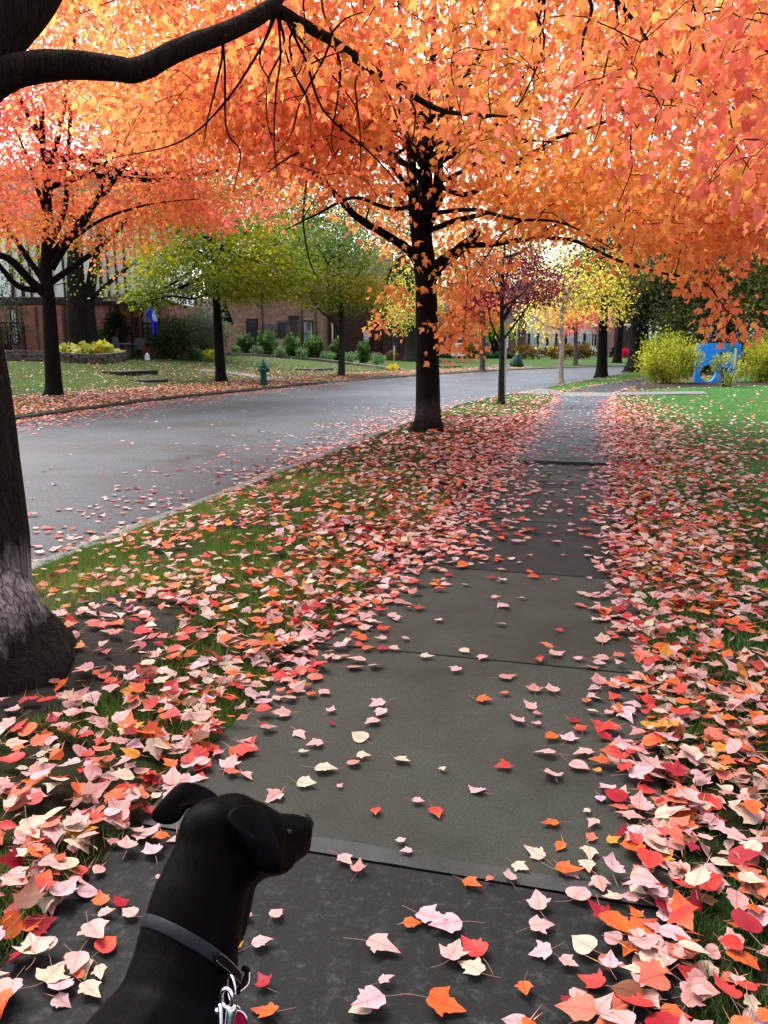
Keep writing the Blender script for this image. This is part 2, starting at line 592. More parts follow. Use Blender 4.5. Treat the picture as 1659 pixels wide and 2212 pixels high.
def scatter(template, P, axis, nrm, size, col, curl=None, wid=None):
    """Copies of a blade: base P, direction axis, face normal nrm. Returns arrays for one mesh."""
    TV, TF = template
    n, k = len(P), len(TV)
    y = axis / (np.linalg.norm(axis, axis=1)[:, None] + 1e-9)
    x = np.cross(y, nrm)
    x /= np.linalg.norm(x, axis=1)[:, None] + 1e-9
    z = np.cross(x, y)
    tx, ty = TV[:, 0], TV[:, 1]
    sx = size if wid is None else wid
    V = P[:, None, :] + x[:, None, :] * (tx[None, :, None] * sx[:, None, None]) + y[:, None, :] * (ty[None, :, None] * size[:, None, None])
    if curl is not None:
        dz = curl[:, 0:1] * (tx ** 2)[None, :] + curl[:, 1:2] * ((ty - 0.5) ** 2)[None, :] + curl[:, 2:3] * np.abs(tx)[None, :]
        V = V + z[:, None, :] * (dz * size[:, None])[:, :, None]
    lf = np.array([i for f in TF for i in f], np.int64)
    sz = np.array([len(f) for f in TF], np.int32)
    loops = (np.arange(n)[:, None] * k + lf[None, :]).ravel()
    sizes = np.tile(sz, n)
    cols = np.repeat(col, k, axis=0)
    return V.reshape(-1, 3), loops, sizes, cols


def add_lc(me, LC):
    at = me.attributes.new('LC', 'FLOAT_VECTOR', 'POINT')
    at.data.foreach_set('vector', np.ascontiguousarray(LC, np.float32).ravel())
    return me


def lc_of(T, n):
    V = np.array(T[0], float)
    return np.tile(np.c_[V[:, 0], V[:, 1], np.ones(len(V))], (n, 1))


def merge(parts):
    V, L, S, Cc = [], [], [], []
    o = 0
    for v, l, s, c in parts:
        V.append(v)
        L.append(l + o)
        S.append(s)
        Cc.append(c)
        o += len(v)
    return np.vstack(V), np.concatenate(L), np.concatenate(S), np.vstack(Cc)

# ------------------------------------------------------------------ lie of the land
NK = catmull([(-3.7, -12), (-3.7, -6), (-3.7, 0), (-3.7, 6), (-3.7, 11), (-3.68, 16), (-3.60, 19.4), (-3.2, 23.5), (-2.55, 26.5), (-1.75, 30.9), (-0.15, 39.3), (0.95, 46.5), (1.6, 53), (4.6, 60), (12, 68), (26, 77), (60, 90)], 90)
FK = catmull([(-11.2, -12), (-11.2, -6), (-11.2, 0), (-11.25, 6), (-11.35, 11), (-11.6, 16), (-11.7, 20.5), (-11.1, 26.6), (-10.2, 34.1), (-8.3, 41.8), (-5.5, 50), (-2.2, 56.5), (2.5, 63.5), (12, 74.5), (26, 84), (60, 97)], 110)
SWC = catmull([(-0.54, -12), (-0.54, 0), (-0.54, 12), (-0.54, 20), (-0.50, 24), (-0.30, 27), (0.45, 31), (1.55, 35), (3.2, 40), (6.0, 46), (11, 54)], 120)
SW_HALF = 0.79


def xN(y):
    return np.interp(y, NK[:, 1], NK[:, 0])


def xF(y):
    return np.interp(y, FK[:, 1], FK[:, 0])


def xS(y):
    return np.interp(y, SWC[:, 1], SWC[:, 0])


def poly_dist(P, L):
    P = np.atleast_2d(P)[:, :2]
    best = np.full(len(P), 1e9)
    for a, b in zip(L[:-1], L[1:]):
        d = b - a
        t = np.clip(((P - a) @ d) / (d @ d), 0, 1)
        best = np.minimum(best, np.linalg.norm(P - (a + t[:, None] * d), axis=1))
    return best


def far_z(P):
    P = np.atleast_2d(P)
    t = poly_dist(P, FK)
    az = np.arctan2(P[:, 0], np.maximum(P[:, 1], 0.1)) + YAW
    u = 829.5 + 1826 * np.tan(np.clip(az, -1.2, 1.2))
    H = np.interp(u, [-200, 250, 420, 640, 880, 1100], [0.95, 0.95, 0.95, 0.50, 0.10, 0.0])
    return H * smooth(4.2, 17.0, t)


def verge_z(P):
    """The planted strip swells a little, more about the two street maples."""
    P = np.atleast_2d(P)
    a, b = xN(P[:, 1]) + 0.15, xS(P[:, 1]) - SW_HALF
    w = np.clip((P[:, 0] - a) / np.maximum(b - a, 0.1), 0, 1)
    z = 0.045 * np.sin(w * math.pi)
    for cx, cy, hh, rr in ((-2.91, 14.05, 0.07, 1.2), (-2.7, 3.2, 0.05, 0.9)):
        d2 = (P[:, 0] - cx) ** 2 + (P[:, 1] - cy) ** 2
        z = z + hh * np.exp(-d2 / rr ** 2) * np.sin(w * math.pi)
    return z


def ground_z(P):
    P = np.atleast_2d(np.asarray(P, float))
    x, y = P[:, 0], P[:, 1]
    z = np.zeros(len(P))
    far = x < xF(y)
    road = (~far) & (x < xN(y))
    verge = (~far) & (~road) & (x < xS(y) - SW_HALF)
    z[far] = far_z(P[far]) if far.any() else 0
    z[road] = -0.115
    if verge.any():
        z[verge] = verge_z(P[verge])
    return z


_HS = np.concatenate([np.arange(1.0, 60.0, 0.2), np.arange(60, 160, 0.5)])


def hit(u, v):
    """Where the sight line through a picture point first meets the ground."""
    d = ray(u, v)
    Q = EYE + d * _HS[:, None]
    below = Q[:, 2] <= ground_z(Q)
    p = Q[int(np.argmax(below))] if below.any() else Q[-1]
    p[2] = ground_z(p[None])[0]
    return p


# ------------------------------------------------------------------ ground materials
def lawnmat(name, g1, g2, soil, soilamt=0.45):
    m, nt, b, o = nodes_of(name)
    v = coords(nt)
    f = noise_t(nt, v, 1.3, 8, 0.65)
    fine = noise_t(nt, v, 70, 4, 0.7)
    col = ramp(nt, fine, [(0.25, g2), (0.7, g1)])
    sf = ramp(nt, f, [(soilamt, (0, 0, 0)), (soilamt + 0.16, (1, 1, 1))])
    col = mixc(nt, sf, mixc(nt, fine, soil, tuple(x * 1.8 for x in soil)), col)
    nt.links.new(col, b.inputs['Base Color'])
    b.inputs['Roughness'].default_value = 0.95
    b.inputs['Specular IOR Level'].default_value = 0.03
    bump(nt, b, fine, 0.9, 0.03)
    return m


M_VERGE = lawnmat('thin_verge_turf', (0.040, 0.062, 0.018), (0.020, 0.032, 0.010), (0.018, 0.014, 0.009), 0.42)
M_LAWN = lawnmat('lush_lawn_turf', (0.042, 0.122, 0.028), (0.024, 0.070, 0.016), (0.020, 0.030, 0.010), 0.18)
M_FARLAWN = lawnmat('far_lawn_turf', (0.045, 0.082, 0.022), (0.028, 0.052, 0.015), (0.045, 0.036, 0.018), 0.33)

m, nt, b, o = nodes_of('wet_concrete')
v = coords(nt)
at = N(nt, 'ShaderNodeAttribute')
at.attribute_name = 'Col'
f1 = noise_t(nt, v, 2.1, 8, 0.65)
f2 = noise_t(nt, v, 130, 5, 0.85)
f3 = noise_t(nt, v, 30, 6, 0.8)
c = mixc(nt, 1.0, at.outputs['Color'], ramp(nt, f1, [(0.32, (0.62, 0.62, 0.62)), (0.68, (1.3, 1.3, 1.3))]), 'MULTIPLY')
c = mixc(nt, 1.0, c, ramp(nt, f2, [(0.36, (0.45, 0.45, 0.45)), (0.64, (1.5, 1.5, 1.5))]), 'MULTIPLY')
spk = ramp(nt, f3, [(0.53, (0, 0, 0)), (0.66, (1, 1, 1))])
alpha = N(nt, 'ShaderNodeAttribute')
alpha.attribute_name = 'Speck'
spk = mixc(nt, 1.0, spk, alpha.outputs['Color'], 'MULTIPLY')
c = mixc(nt, spk, c, (0.042, 0.047, 0.043))
nt.links.new(c, b.inputs['Base Color'])
nt.links.new(ramp(nt, f1, [(0.35, (0.50, 0.50, 0.50)), (0.65, (0.70, 0.70, 0.70))]), b.inputs['Roughness'])
b.inputs['Specular IOR Level'].default_value = 0.12
bump(nt, b, f2, 0.5, 0.006)
M_SIDEWALK = m

m, nt, b, o = nodes_of('cracked_asphalt')
v = coords(nt)
f1 = noise_t(nt, v, 0.5, 6, 0.6)
f2 = noise_t(nt, v, 26, 8, 0.95)
col = ramp(nt, f2, [(0.38, (0.0030, 0.0056, 0.0084)), (0.52, (0.0125, 0.0215, 0.0305)), (0.64, (0.100, 0.145, 0.180))])
col = mixc(nt, 1.0, col, ramp(nt, f1, [(0.36, (0.45, 0.45, 0.45)), (0.64, (1.4, 1.4, 1.4))]), 'MULTIPLY')
vo = N(nt, 'ShaderNodeTexVoronoi', feature='DISTANCE_TO_EDGE')
vo.inputs['Scale'].default_value = 0.55
wv = N(nt, 'ShaderNodeTexNoise')
wv.inputs['Scale'].default_value = 1.2
wv.inputs['Detail'].default_value = 6
nt.links.new(v, wv.inputs['Vector'])
vm = N(nt, 'ShaderNodeVectorMath', operation='MULTIPLY_ADD')
vm.inputs[1].default_value = (1.6, 1.6, 0)
nt.links.new(wv.outputs['Color'], vm.inputs[0])
nt.links.new(v, vm.inputs[2])
nt.links.new(vm.outputs[0], vo.inputs['Vector'])
ck = ramp(nt, vo.outputs['Distance'], [(0.0, (1, 1, 1)), (0.02, (0, 0, 0))])
gate = ramp(nt, noise_t(nt, v, 0.32, 3), [(0.42, (0, 0, 0)), (0.52, (1, 1, 1))])
ck = mixc(nt, 1.0, ck, gate, 'MULTIPLY')
col = mixc(nt, ck, col, (0.0015, 0.0017, 0.002))
at = N(nt, 'ShaderNodeAttribute')
at.attribute_name = 'Col'
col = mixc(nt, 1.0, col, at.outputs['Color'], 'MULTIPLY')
nt.links.new(col, b.inputs['Base Color'])
b.inputs['Roughness'].default_value = 0.55
b.inputs['Specular IOR Level'].default_value = 0.26
bump(nt, b, f2, 0.6, 0.012)
M_ROAD = m
M_KERB = plain('pale_kerb_concrete', (0.13, 0.138, 0.135), (0.07, 0.074, 0.073), 0.8, 6, spec=0.1, bstr=0.3)
M_KERB_OLD = plain('dark_old_kerb_concrete', (0.035, 0.035, 0.033), (0.018, 0.018, 0.017), 0.8, 6, spec=0.1, bstr=0.3)
M_APRON = plain('pale_driveway_concrete', (0.105, 0.11, 0.108), (0.07, 0.074, 0.073), 0.7, 2, bstr=0.3)
M_EARTH = plain('plain_ground', (0.05, 0.06, 0.03), (0.035, 0.04, 0.02), 0.95, 0.2, bstr=0)


# ------------------------------------------------------------------ the setting
def sheet(name, rows, mats, cols=None, kind='structure'):
    """rows: list of equally long lists of points -> one smooth sheet."""
    R_ = np.array(rows, float)
    a, b_, _ = R_.shape
    idx = np.arange(a * b_).reshape(a, b_)
    q = np.stack([idx[:-1, :-1], idx[:-1, 1:], idx[1:, 1:], idx[1:, :-1]], -1).reshape(-1, 4)
    me = big_mesh(name, R_.reshape(-1, 3), q.ravel(), np.full(len(q), 4), None if cols is None else np.array(cols).reshape(-1, 3), [mats], None, True)
    return tag(link(name, me), kind=kind)


def road_z(x, y):
    t = (xN(y) - x) / (xN(y) - xF(y))
    return -0.165 + 0.05 * np.sin(np.clip(t, 0, 1) * math.pi) + 0.105 * smooth(0.80, 0.97, t)


# one great sheet that reaches the horizon
mb = MB()
gx = [-900, -300, -120, 120, 300, 900]
rows = [[(x, y, -0.6) for x in gx] for y in (-300, -60, 60, 150, 300, 1200)]
sheet('ground', rows, M_EARTH)

# road, with a darker damp gutter along the near kerb
ys = np.concatenate([np.arange(-12, 30, 0.6), np.arange(30, 88, 1.0)])
rows, cols = [], []
for y in ys:
    a, c_ = xN(y), xF(y)
    r, cc = [], []
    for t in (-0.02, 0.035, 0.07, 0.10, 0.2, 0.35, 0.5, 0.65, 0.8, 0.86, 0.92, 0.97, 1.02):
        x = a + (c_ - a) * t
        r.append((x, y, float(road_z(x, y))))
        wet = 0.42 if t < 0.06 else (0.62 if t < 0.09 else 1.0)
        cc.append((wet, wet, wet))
    rows.append(r)
    cols.append(cc)
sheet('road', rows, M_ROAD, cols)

# kerbs: a real step between road and turf


def kerb(name, L, sgn, gaps=(), mat_=None):
    for run in gaps or ((-1e9, 1e9),):
        pts = [p for p in L if run[0] <= p[1] <= run[1]]
        b_ = MB()
        V, F = [], []
        prof = [(0.0, -0.20), (0.0, -0.015), (0.018, 0.012), (0.14, 0.016), (0.15, 0.0), (0.15, -0.2)]
        for i, p in enumerate(pts):
            a, c_ = np.array(pts[max(0, i - 1)]), np.array(pts[min(len(pts) - 1, i + 1)])
            t = (c_ - a) / np.linalg.norm(c_ - a)
            nrm = np.array([t[1], -t[0]]) * sgn
            for d, z in prof:
                V.append((p[0] + nrm[0] * d, p[1] + nrm[1] * d, z))
        k = len(prof)
        for i in range(len(pts) - 1):
            for j in range(k - 1):
                F.append((i * k + j, (i + 1) * k + j, (i + 1) * k + j + 1, i * k + j + 1))
        F.append(tuple(range(k)))
        F.append(tuple((len(pts) - 1) * k + j for j in range(k)))
        b_.add(V, F)
        tag(b_.build(name, mat_ or M_KERB), kind='structure')


NKd = catmull(NK, 400)
FKd = catmull(FK, 400)
kerb('kerb', NKd, 1, ((-12, 24.2), (27.9, 90)))
kerb('far_kerb', FKd, -1, ((-12, 31.5),), M_KERB_OLD)
kerb('far_kerb', FKd, -1, ((31.5, 99),))

# planted strip between kerb and sidewalk
rows = []
for y in np.concatenate([np.arange(-8, 20, 0.25), np.arange(20, 54, 0.5)]):
    a, c_ = xN(y) + 0.14, xS(y) - SW_HALF + 0.01
    P = np.array([(a + (c_ - a) * t, y) for t in np.linspace(0, 1, 13)])
    z = verge_z(P)
    rows.append([(p[0], p[1], zz + 0.012 * noise.noise(Vector((p[0] * 2.5, p[1] * 2.5, 0)))) for p, zz in zip(P, z)])
for r in rows:
    r[0] = (r[0][0], r[0][1], -0.02)
    r[-1] = (r[-1][0], r[-1][1], -0.02)
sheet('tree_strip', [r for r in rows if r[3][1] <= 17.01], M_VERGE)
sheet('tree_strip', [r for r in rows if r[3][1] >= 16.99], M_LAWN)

# lawn to the right of the sidewalk
rows = []
for y in np.concatenate([np.arange(-8, 24, 0.5), np.arange(24, 56, 1.0), np.arange(58, 130, 6)]):
    a = xS(min(y, 54)) + SW_HALF + (0 if y < 54 else (y - 54) * 1.6)
    rows.append([(a + t, y, 0.0 if i == 0 else 0.022 + 0.012 * noise.noise(Vector(((a + t) * 2, y * 2, 3)))) for i, t in enumerate((-0.01, 0.06, 0.3, 0.7, 1.2, 2, 3, 4.5, 6, 9, 14, 22, 40, 80))])
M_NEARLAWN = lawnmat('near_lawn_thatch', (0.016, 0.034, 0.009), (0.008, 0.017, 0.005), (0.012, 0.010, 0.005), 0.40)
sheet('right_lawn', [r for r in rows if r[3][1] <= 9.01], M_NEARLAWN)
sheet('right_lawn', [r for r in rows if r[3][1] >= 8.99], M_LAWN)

# rising lawns on the far side
rows = []
for i, p in enumerate(FKd):
    a, c_ = FKd[max(0, i - 1)], FKd[min(len(FKd) - 1, i + 1)]
    t = (c_ - a) / np.linalg.norm(c_ - a)
    nrm = np.array([-t[1], t[0]])
    P = np.array([p + nrm * d for d in (0.14, 0.5, 1.5, 3, 4.5, 6, 8, 10, 12, 14, 17, 21, 27, 36, 50, 80, 130)])
    z = far_z(P)
    rows.append([(q[0], q[1], zz) for q, zz in zip(P, z)])
sheet('far_lawn', rows, M_FARLAWN)

# sidewalk slabs, toned one by one; the slab at y 10.4 has settled
SEAMS = [-6, -4.3, -2.7, -1.1, 0.5, 2.05, 3.68, 5.24, 6.85, 8.6, 10.4, 12.0, 13.6, 15.2, 16.8, 18.4, 20.0, 21.6, 23.2, 24.6, 26.6]
while SEAMS[-1] < 50:
    SEAMS.append(SEAMS[-1] + 1.6)


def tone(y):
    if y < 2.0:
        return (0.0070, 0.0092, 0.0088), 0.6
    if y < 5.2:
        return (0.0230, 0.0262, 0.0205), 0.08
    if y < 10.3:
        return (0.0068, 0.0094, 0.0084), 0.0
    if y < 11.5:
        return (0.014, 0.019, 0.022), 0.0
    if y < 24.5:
        return (0.038, 0.054, 0.068), 0.0  # bluish sky reflection at a grazing view, painted into the slab colour
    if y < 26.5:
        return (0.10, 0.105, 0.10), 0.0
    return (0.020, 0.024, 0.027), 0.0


V, L_, S_, Cc, Sp = [], [], [], [], []


def slab_part(y0, y1, z0, z1, colr, spk, inset):
    n = 6
    base = len(V)
    # rows across; the rim dips so that a groove shows between slabs
    yy = [y0, y0 + inset, y0 + inset * 2.2] + list(np.linspace(y0, y1, n + 2)[1:-1]) + [y1 - inset * 2.2, y1 - inset, y1]
    for i, y in enumerate(yy):
        cx = float(xS(y))
        zz = z0 + (z1 - z0) * (y - y0) / (y1 - y0)
        dip = -0.06 if i in (0, len(yy) - 1) else (-0.004 if i in (1, len(yy) - 2) else 0)
        for j, t in enumerate((-1, -1, -0.985, -0.5, 0, 0.5, 0.985, 1, 1)):
            e = -0.08 if j in (0, 8) else 0
            V.append((cx + t * SW_HALF, y, zz + (dip if e == 0 else e)))
            Cc.append(colr)
            Sp.append((spk,) * 3)
    k = 9
    for i in range(len(yy) - 1):
        for j in range(k - 1):
            L_.extend((base + i * k + j, base + i * k + j + 1, base + (i + 1) * k + j + 1, base + (i + 1) * k + j))
            S_.append(4)


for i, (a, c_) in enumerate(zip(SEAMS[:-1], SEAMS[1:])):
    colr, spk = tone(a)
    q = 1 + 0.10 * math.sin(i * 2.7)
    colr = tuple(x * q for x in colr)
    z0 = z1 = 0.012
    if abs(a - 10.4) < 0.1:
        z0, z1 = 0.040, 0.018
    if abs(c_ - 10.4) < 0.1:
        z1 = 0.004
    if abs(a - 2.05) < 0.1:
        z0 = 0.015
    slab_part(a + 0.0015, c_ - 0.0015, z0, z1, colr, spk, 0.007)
me = big_mesh('sidewalk', np.array(V), L_, S_, np.array(Cc), [M_SIDEWALK], None, False)
at = me.color_attributes.new('Speck', 'FLOAT_COLOR', 'POINT')
c4 = np.ones((len(V), 4), np.float32)
c4[:, :3] = np.array(Sp)
at.data.foreach_set('color', c4.ravel())
tag(link('sidewalk', me), kind='structure')

# worn pale lip on the edge of the near slab and the mossy crack further on
m, nt, b, o = nodes_of('worn_concrete_lip')
v = coords(nt)
f1 = noise_t(nt, v, 1.6, 6, 0.6)
nt.links.new(ramp(nt, f1, [(0.40, (0.018, 0.0205, 0.0175)), (0.70, (0.050, 0.057, 0.058))]), b.inputs['Base Color'])
b.inputs['Roughness'].default_value = 0.6
b.inputs['Specular IOR Level'].default_value = 0.12
bump(nt, b, noise_t(nt, v, 120, 3), 0.5, 0.006)
M_LIP = m
rows = []
for x in np.linspace(-1.31, 0.22, 60):
    w = 0.046 - 0.014 * (x + 0.5) + 0.022 * noise.noise(Vector((x * 4, 1, 0)))
    yb = 2.046 + 0.004 * noise.noise(Vector((x * 9, 4, 0)))
    rows.append([(x, yb, 0.0128), (x, yb + 0.012, 0.0155), (x, yb + 0.014 + w * 0.5, 0.0180), (x, yb + 0.016 + w, 0.0164)])
sheet('sidewalk_lip', rows, M_LIP)
M_CRACK = plain('mossy_crack', (0.020, 0.030, 0.014), (0.006, 0.007, 0.005), 0.9, 30, bstr=0)
rows = []
for y in np.linspace(6.9, 9.6, 50):
    x = -0.57 + 0.05 * noise.noise(Vector((y * 2.2, 0, 0))) + 0.02 * noise.noise(Vector((y * 9, 3, 0))) + (y - 8) * 0.012
    w = 0.008 + 0.012 * max(0, noise.noise(Vector((y * 4, 7, 0))))
    rows.append([(x - w, y, 0.0165), (x + w, y, 0.0165)])
sheet('sidewalk_crack', rows, M_CRACK)

# driveway that crosses the strip and the sidewalk
rows = []
for t in np.linspace(0, 1, 12):
    y0 = 24.35 + 0.25 * t
    y1 = 27.9 - 1.35 * t
    fl = 1 - t
    rows.append([(xN(y0) - 0.05 + (xS(24.8) - SW_HALF - xN(y0) + 0.04) * t, y0 - 0.2 * fl * fl, -0.10 * (1 - smooth(0, 0.25, t)) + 0.022 + 0.045 * math.sin(t * math.pi) * 1.0),
                 (xN(26) - 0.05 + (xS(26) - SW_HALF - xN(26) + 0.04) * t, (y0 + y1) / 2, -0.10 * (1 - smooth(0, 0.25, t)) + 0.022 + 0.055 * math.sin(t * math.pi)),
                 (xN(y1) - 0.05 + (xS(26.5) - SW_HALF - xN(y1) + 0.04) * t, y1 + 0.2 * fl * fl, -0.10 * (1 - smooth(0, 0.25, t)) + 0.022 + 0.045 * math.sin(t * math.pi))])
sheet('driveway', rows, M_APRON)
rows = []
for t in np.linspace(0, 1, 10):
    x = xS(25.5) + SW_HALF + 0.01 + 2.6 * t
    rows.append([(x, 24.75 + 1.4 * t, 0.043), (x, 26.3 + 1.2 * t, 0.043)])
sheet('driveway', rows, M_APRON)

# far footpath pieces seen through the leaves
for nm, pts, w in (('far_path', [(430, 800), (500, 806), (560, 815), (640, 826), (740, 832)], 0.55), ('far_path', [(860, 812), (930, 806), (1010, 800), (1120, 792)], 0.5),
                   ('garden_path', [(1060, 789), (1100, 791), (1150, 792)], 0.7)):
    P = [hit(u, v) for u, v in pts]
    P = catmull(P, 24)
    rows = []
    for p in P:
        pr = np.array([[p[0], p[1] - w], [p[0], p[1] + w]])
        zz = ground_z(pr)
        rows.append([(p[0], p[1] - w, zz[0] + 0.02), (p[0], p[1] + w, zz[1] + 0.02)])
    sheet(nm, rows, M_APRON)

# mulch bed under the yellow bushes; bare soil round the near maple
rows = []
for t in np.linspace(0, 1, 40):
    x = 0.95 + 8.5 * t
    yb = 27.9 + 7.0 * t ** 0.8 + 0.25 * noise.noise(Vector((x * 1.3, 0, 0)))
    rows.append([(x + 0.05 * k, yb + 4.2 * k / 5, 0.034 + 0.05 * math.sin(k / 5 * math.pi) - (0.02 if k in (0, 5) else 0)) for k in range(6)])
sheet('mulch_bed', rows, M_MULCH)
rows = []
for rr in (0.0, 0.25, 0.5, 0.75, 0.95, 1.1):
    r = []
    for a in np.linspace(0, 2 * math.pi, 49):
        q = 1 + 0.30 * noise.noise(Vector((math.cos(a) * 1.5, math.sin(a) * 1.5, 5)))
        x, y = -2.75 + math.cos(a) * rr * 0.8 * q, 3.0 + math.sin(a) * rr * 0.9 * q
        x = min(max(x, -3.5), -1.4)
        r.append((x, y, float(verge_z(np.array([[x, y]]))[0]) + 0.02 * (1.1 - rr) + 0.006))
    rows.append(r)
sheet('bare_soil', rows, M_DIRT)

# ------------------------------------------------------------------ trees
def unit(a):
    return a / (np.linalg.norm(a, axis=-1, keepdims=True) + 1e-9)


def pal_pick(pal, P, freq, seed, jit, r):
    pal = np.array(pal, float)
    t = np.array([noise.noise(Vector((p[0] * freq + seed, p[1] * freq, p[2] * freq * 1.3))) for p in P])
    t = np.clip(0.5 + 0.75 * t + r.normal(0, jit, len(P)), 0, 0.999) * (len(pal) - 1)
    i = t.astype(int)
    f = (t - i)[:, None]
    c = pal[i] * (1 - f) + pal[np.minimum(i + 1, len(pal) - 1)] * f
    return c * r.uniform(0.82, 1.14, (len(P), 1))


def ellipsoid_pts(n, ells, seed, gap=0.0, gfreq=0.6, zmin=-1e9, test=None):
    """Points in the union of ellipsoids (centre, radii, weight); noise leaves gaps."""
    r = np.random.default_rng(seed)
    w = np.array([e[2] for e in ells], float)
    w /= w.sum()
    out = []
    tries = 0
    while len(out) < n and tries < n * 30:
        tries += 1
        e = ells[r.choice(len(ells), p=w)]
        d = r.normal(size=3)
        d /= np.linalg.norm(d)
        p = np.array(e[0]) + d * np.array(e[1]) * r.uniform(0.12, 1) ** 0.45
        if p[2] < zmin:
            continue
        if gap and noise.noise(Vector((p[0] * gfreq + seed, p[1] * gfreq, p[2] * gfreq * 1.4))) < gap - 0.5:
            continue
        if test is not None and not test(p, r):
            continue
        out.append(p)
    return np.array(out)


def grow(name, label, cat, group, bark, trunk, limbs, clumps, nleaf, lsize, template, pal, seed=1, sig=(0.3, 0.3, 0.18), leafm=None,
         twig=0.006, freq=0.35, jit=0.16, droop=0.55, sides=14, barkrough=0.07, flare=0.9, anchor_skip=0.25, curl=True, twig_max=3.0, sgm=None, trunkmod=None, up=0.55):
    r = np.random.default_rng(seed)
    base = np.array(trunk[0][0][0], float)
    root = thing(name, label, cat, tuple(base), 0, group)

    def bark_mod(i, ang, p, rad):
        h = p[2] - base[2]
        fl = flare * math.exp(-max(0, h) / (rad * 0.55 + 0.02))
        q = np.array([noise.noise(Vector((math.cos(a) * 1.6 + seed, math.sin(a) * 1.6, p[2] * 0.55))) for a in ang])
        q2 = np.array([noise.noise(Vector((math.cos(a) * 5 + seed, math.sin(a) * 5, p[2] * 1.1))) for a in ang])
        return rad * (1 + fl * (0.62 + 0.38 * np.cos(5 * ang + seed) + 0.5 * q) + barkrough * (0.9 * q + 0.7 * q2))

    mb = MB()
    anchors, arad = [], []
    for k, (pts, rad) in enumerate(trunk):
        n = max(12, int(len(pts) * 10))
        P = catmull(pts, n)
        R_ = np.interp(np.linspace(0, 1, n), np.linspace(0, 1, len(rad)), rad)
        R_[1:-1] = 0.25 * R_[:-2] + 0.5 * R_[1:-1] + 0.25 * R_[2:]
        if k == 0:
            # finer rings near the foot
            z0 = P[0].copy()
            P = np.vstack([[z0 - [0, 0, 0.25]], P])
            R_ = np.concatenate([[R_[0] * 1.05], R_])
            mb.tube(P - base, R_, sides, 0, True, lambda i, a, p, rr: (trunkmod or bark_mod)(i, a, p + base, rr))
        else:
            mb.tube(P - base, R_, max(6, sides - 4), 0, True, lambda i, a, p, rr: rr * (1 + barkrough * np.array([noise.noise(Vector((math.cos(x) * 2, math.sin(x) * 2 + seed, i * 0.35))) for x in a])))
        s0 = int(n * 0.55) if k == 0 else int(n * anchor_skip)
        for p, q in zip(P[s0:], R_[s0:]):
            anchors.append(p)
            arad.append(q)
    mb.build('trunk', bark, root)
    for k, (pts, rad) in enumerate(limbs):
        n = max(10, int(len(pts) * 6))
        P = catmull(pts, n)
        R_ = np.interp(np.linspace(0, 1, n), np.linspace(0, 1, len(rad)), rad)
        wob = rad[0] * 0.18
        for i in range(2, n - 1):
            P[i] += np.array([noise.noise(Vector((i * 0.5, k * 3.1 + seed, c * 7.0))) for c in range(3)]) * wob
        lm = MB()
        lm.tube(P - base, R_, max(6, sides - 4), 0, True, lambda i, a, p, rr: rr * (1 + barkrough * 1.3 * np.array([noise.noise(Vector((math.cos(x) * 2 + k, math.sin(x) * 2 + seed, i * 0.4))) for x in a])))
        lm.build('limb', bark, root)
        s0 = int(n * anchor_skip)
        for p, q in zip(P[s0:], R_[s0:]):
            anchors.append(p)
            arad.append(q)
    # twigs: each clump joins the nearest wood that is already there
    A = np.array(anchors)
    AR = list(arad)
    d0 = np.array([np.min(np.linalg.norm(A - c, axis=1)) for c in clumps])
    order = np.argsort(d0)
    cap = len(A) + 2 * len(clumps)
    W = np.empty((cap, 3))
    W[:len(A)] = A
    WR = np.empty(cap)
    WR[:len(A)] = arad
    nw = len(A)
    tw = MB()
    LP, LA = [], []
    for ci in order:
        c = clumps[ci]
        dd = np.linalg.norm(W[:nw] - c, axis=1)
        j = int(np.argmin(dd))
        a, L = W[j].copy(), dd[j]
        if L > twig_max or L < 0.02:
            cdir = np.array([0, 0, -1.0])
            if L > twig_max:
                continue
        r1 = min(WR[j] * 0.75, twig * (0.8 + 0.9 * L))
        r1 = max(r1, twig * 0.45)
        mid = (a + c) / 2 + np.array([0, 0, 0.10 * L]) + r.normal(0, 0.05 * L, 3)
        P = catmull([a, mid, c], 5)
        tw.tube(P - base, np.linspace(r1, max(twig * 0.35, r1 * 0.4), 5), 4, 1, False)
        W[nw], WR[nw] = mid, r1 * 0.75
        W[nw + 1], WR[nw + 1] = c, r1 * 0.5
        nw += 2
        nl = int(nleaf if np.isscalar(nleaf) else nleaf[ci])
        t = r.uniform(0.25, 1.0, nl)
        seg = (1 - t)[:, None] * mid + t[:, None] * c
        off = r.normal(0, 1, (nl, 3)) * np.array(sig) * (1.0 if sgm is None else sgm[ci])
        LP.append(seg + off)
        LA.append(unit(off * np.array([1, 1, 0.4])) * 0.7 + unit(c - a)[None] * 0.3)
    P = np.vstack(LP)
    Ax = np.vstack(LA)
    n = len(P)
    Ax = unit(Ax + r.normal(0, 0.35, (n, 3)) + np.array([0, 0, -droop]))
    Nn = unit(r.normal(0, 0.6, (n, 3)) + np.array([0, 0, up]))
    size = lsize * r.uniform(0.6, 1.2, n)
    col = pal_pick(pal, P, freq, seed * 1.7, jit, r)
    cu = np.stack([r.normal(-0.15, 0.25, n), r.normal(-0.1, 0.25, n), r.normal(0.0, 0.2, n)], 1) if curl else None
    V, Lp, Sz, Cc = scatter(template, P - base, Ax, Nn, size, col, cu)
    # twigs share the crown's mesh, on its second material
    tv = np.array(tw.v, float) if tw.v else np.zeros((0, 3))
    tl = np.array([i for f in tw.f for i in f], np.int64) + len(V)
    ts = np.array([len(f) for f in tw.f], np.int32)
    mi = np.concatenate([np.zeros(len(Sz), np.int32), np.ones(len(ts), np.int32)])
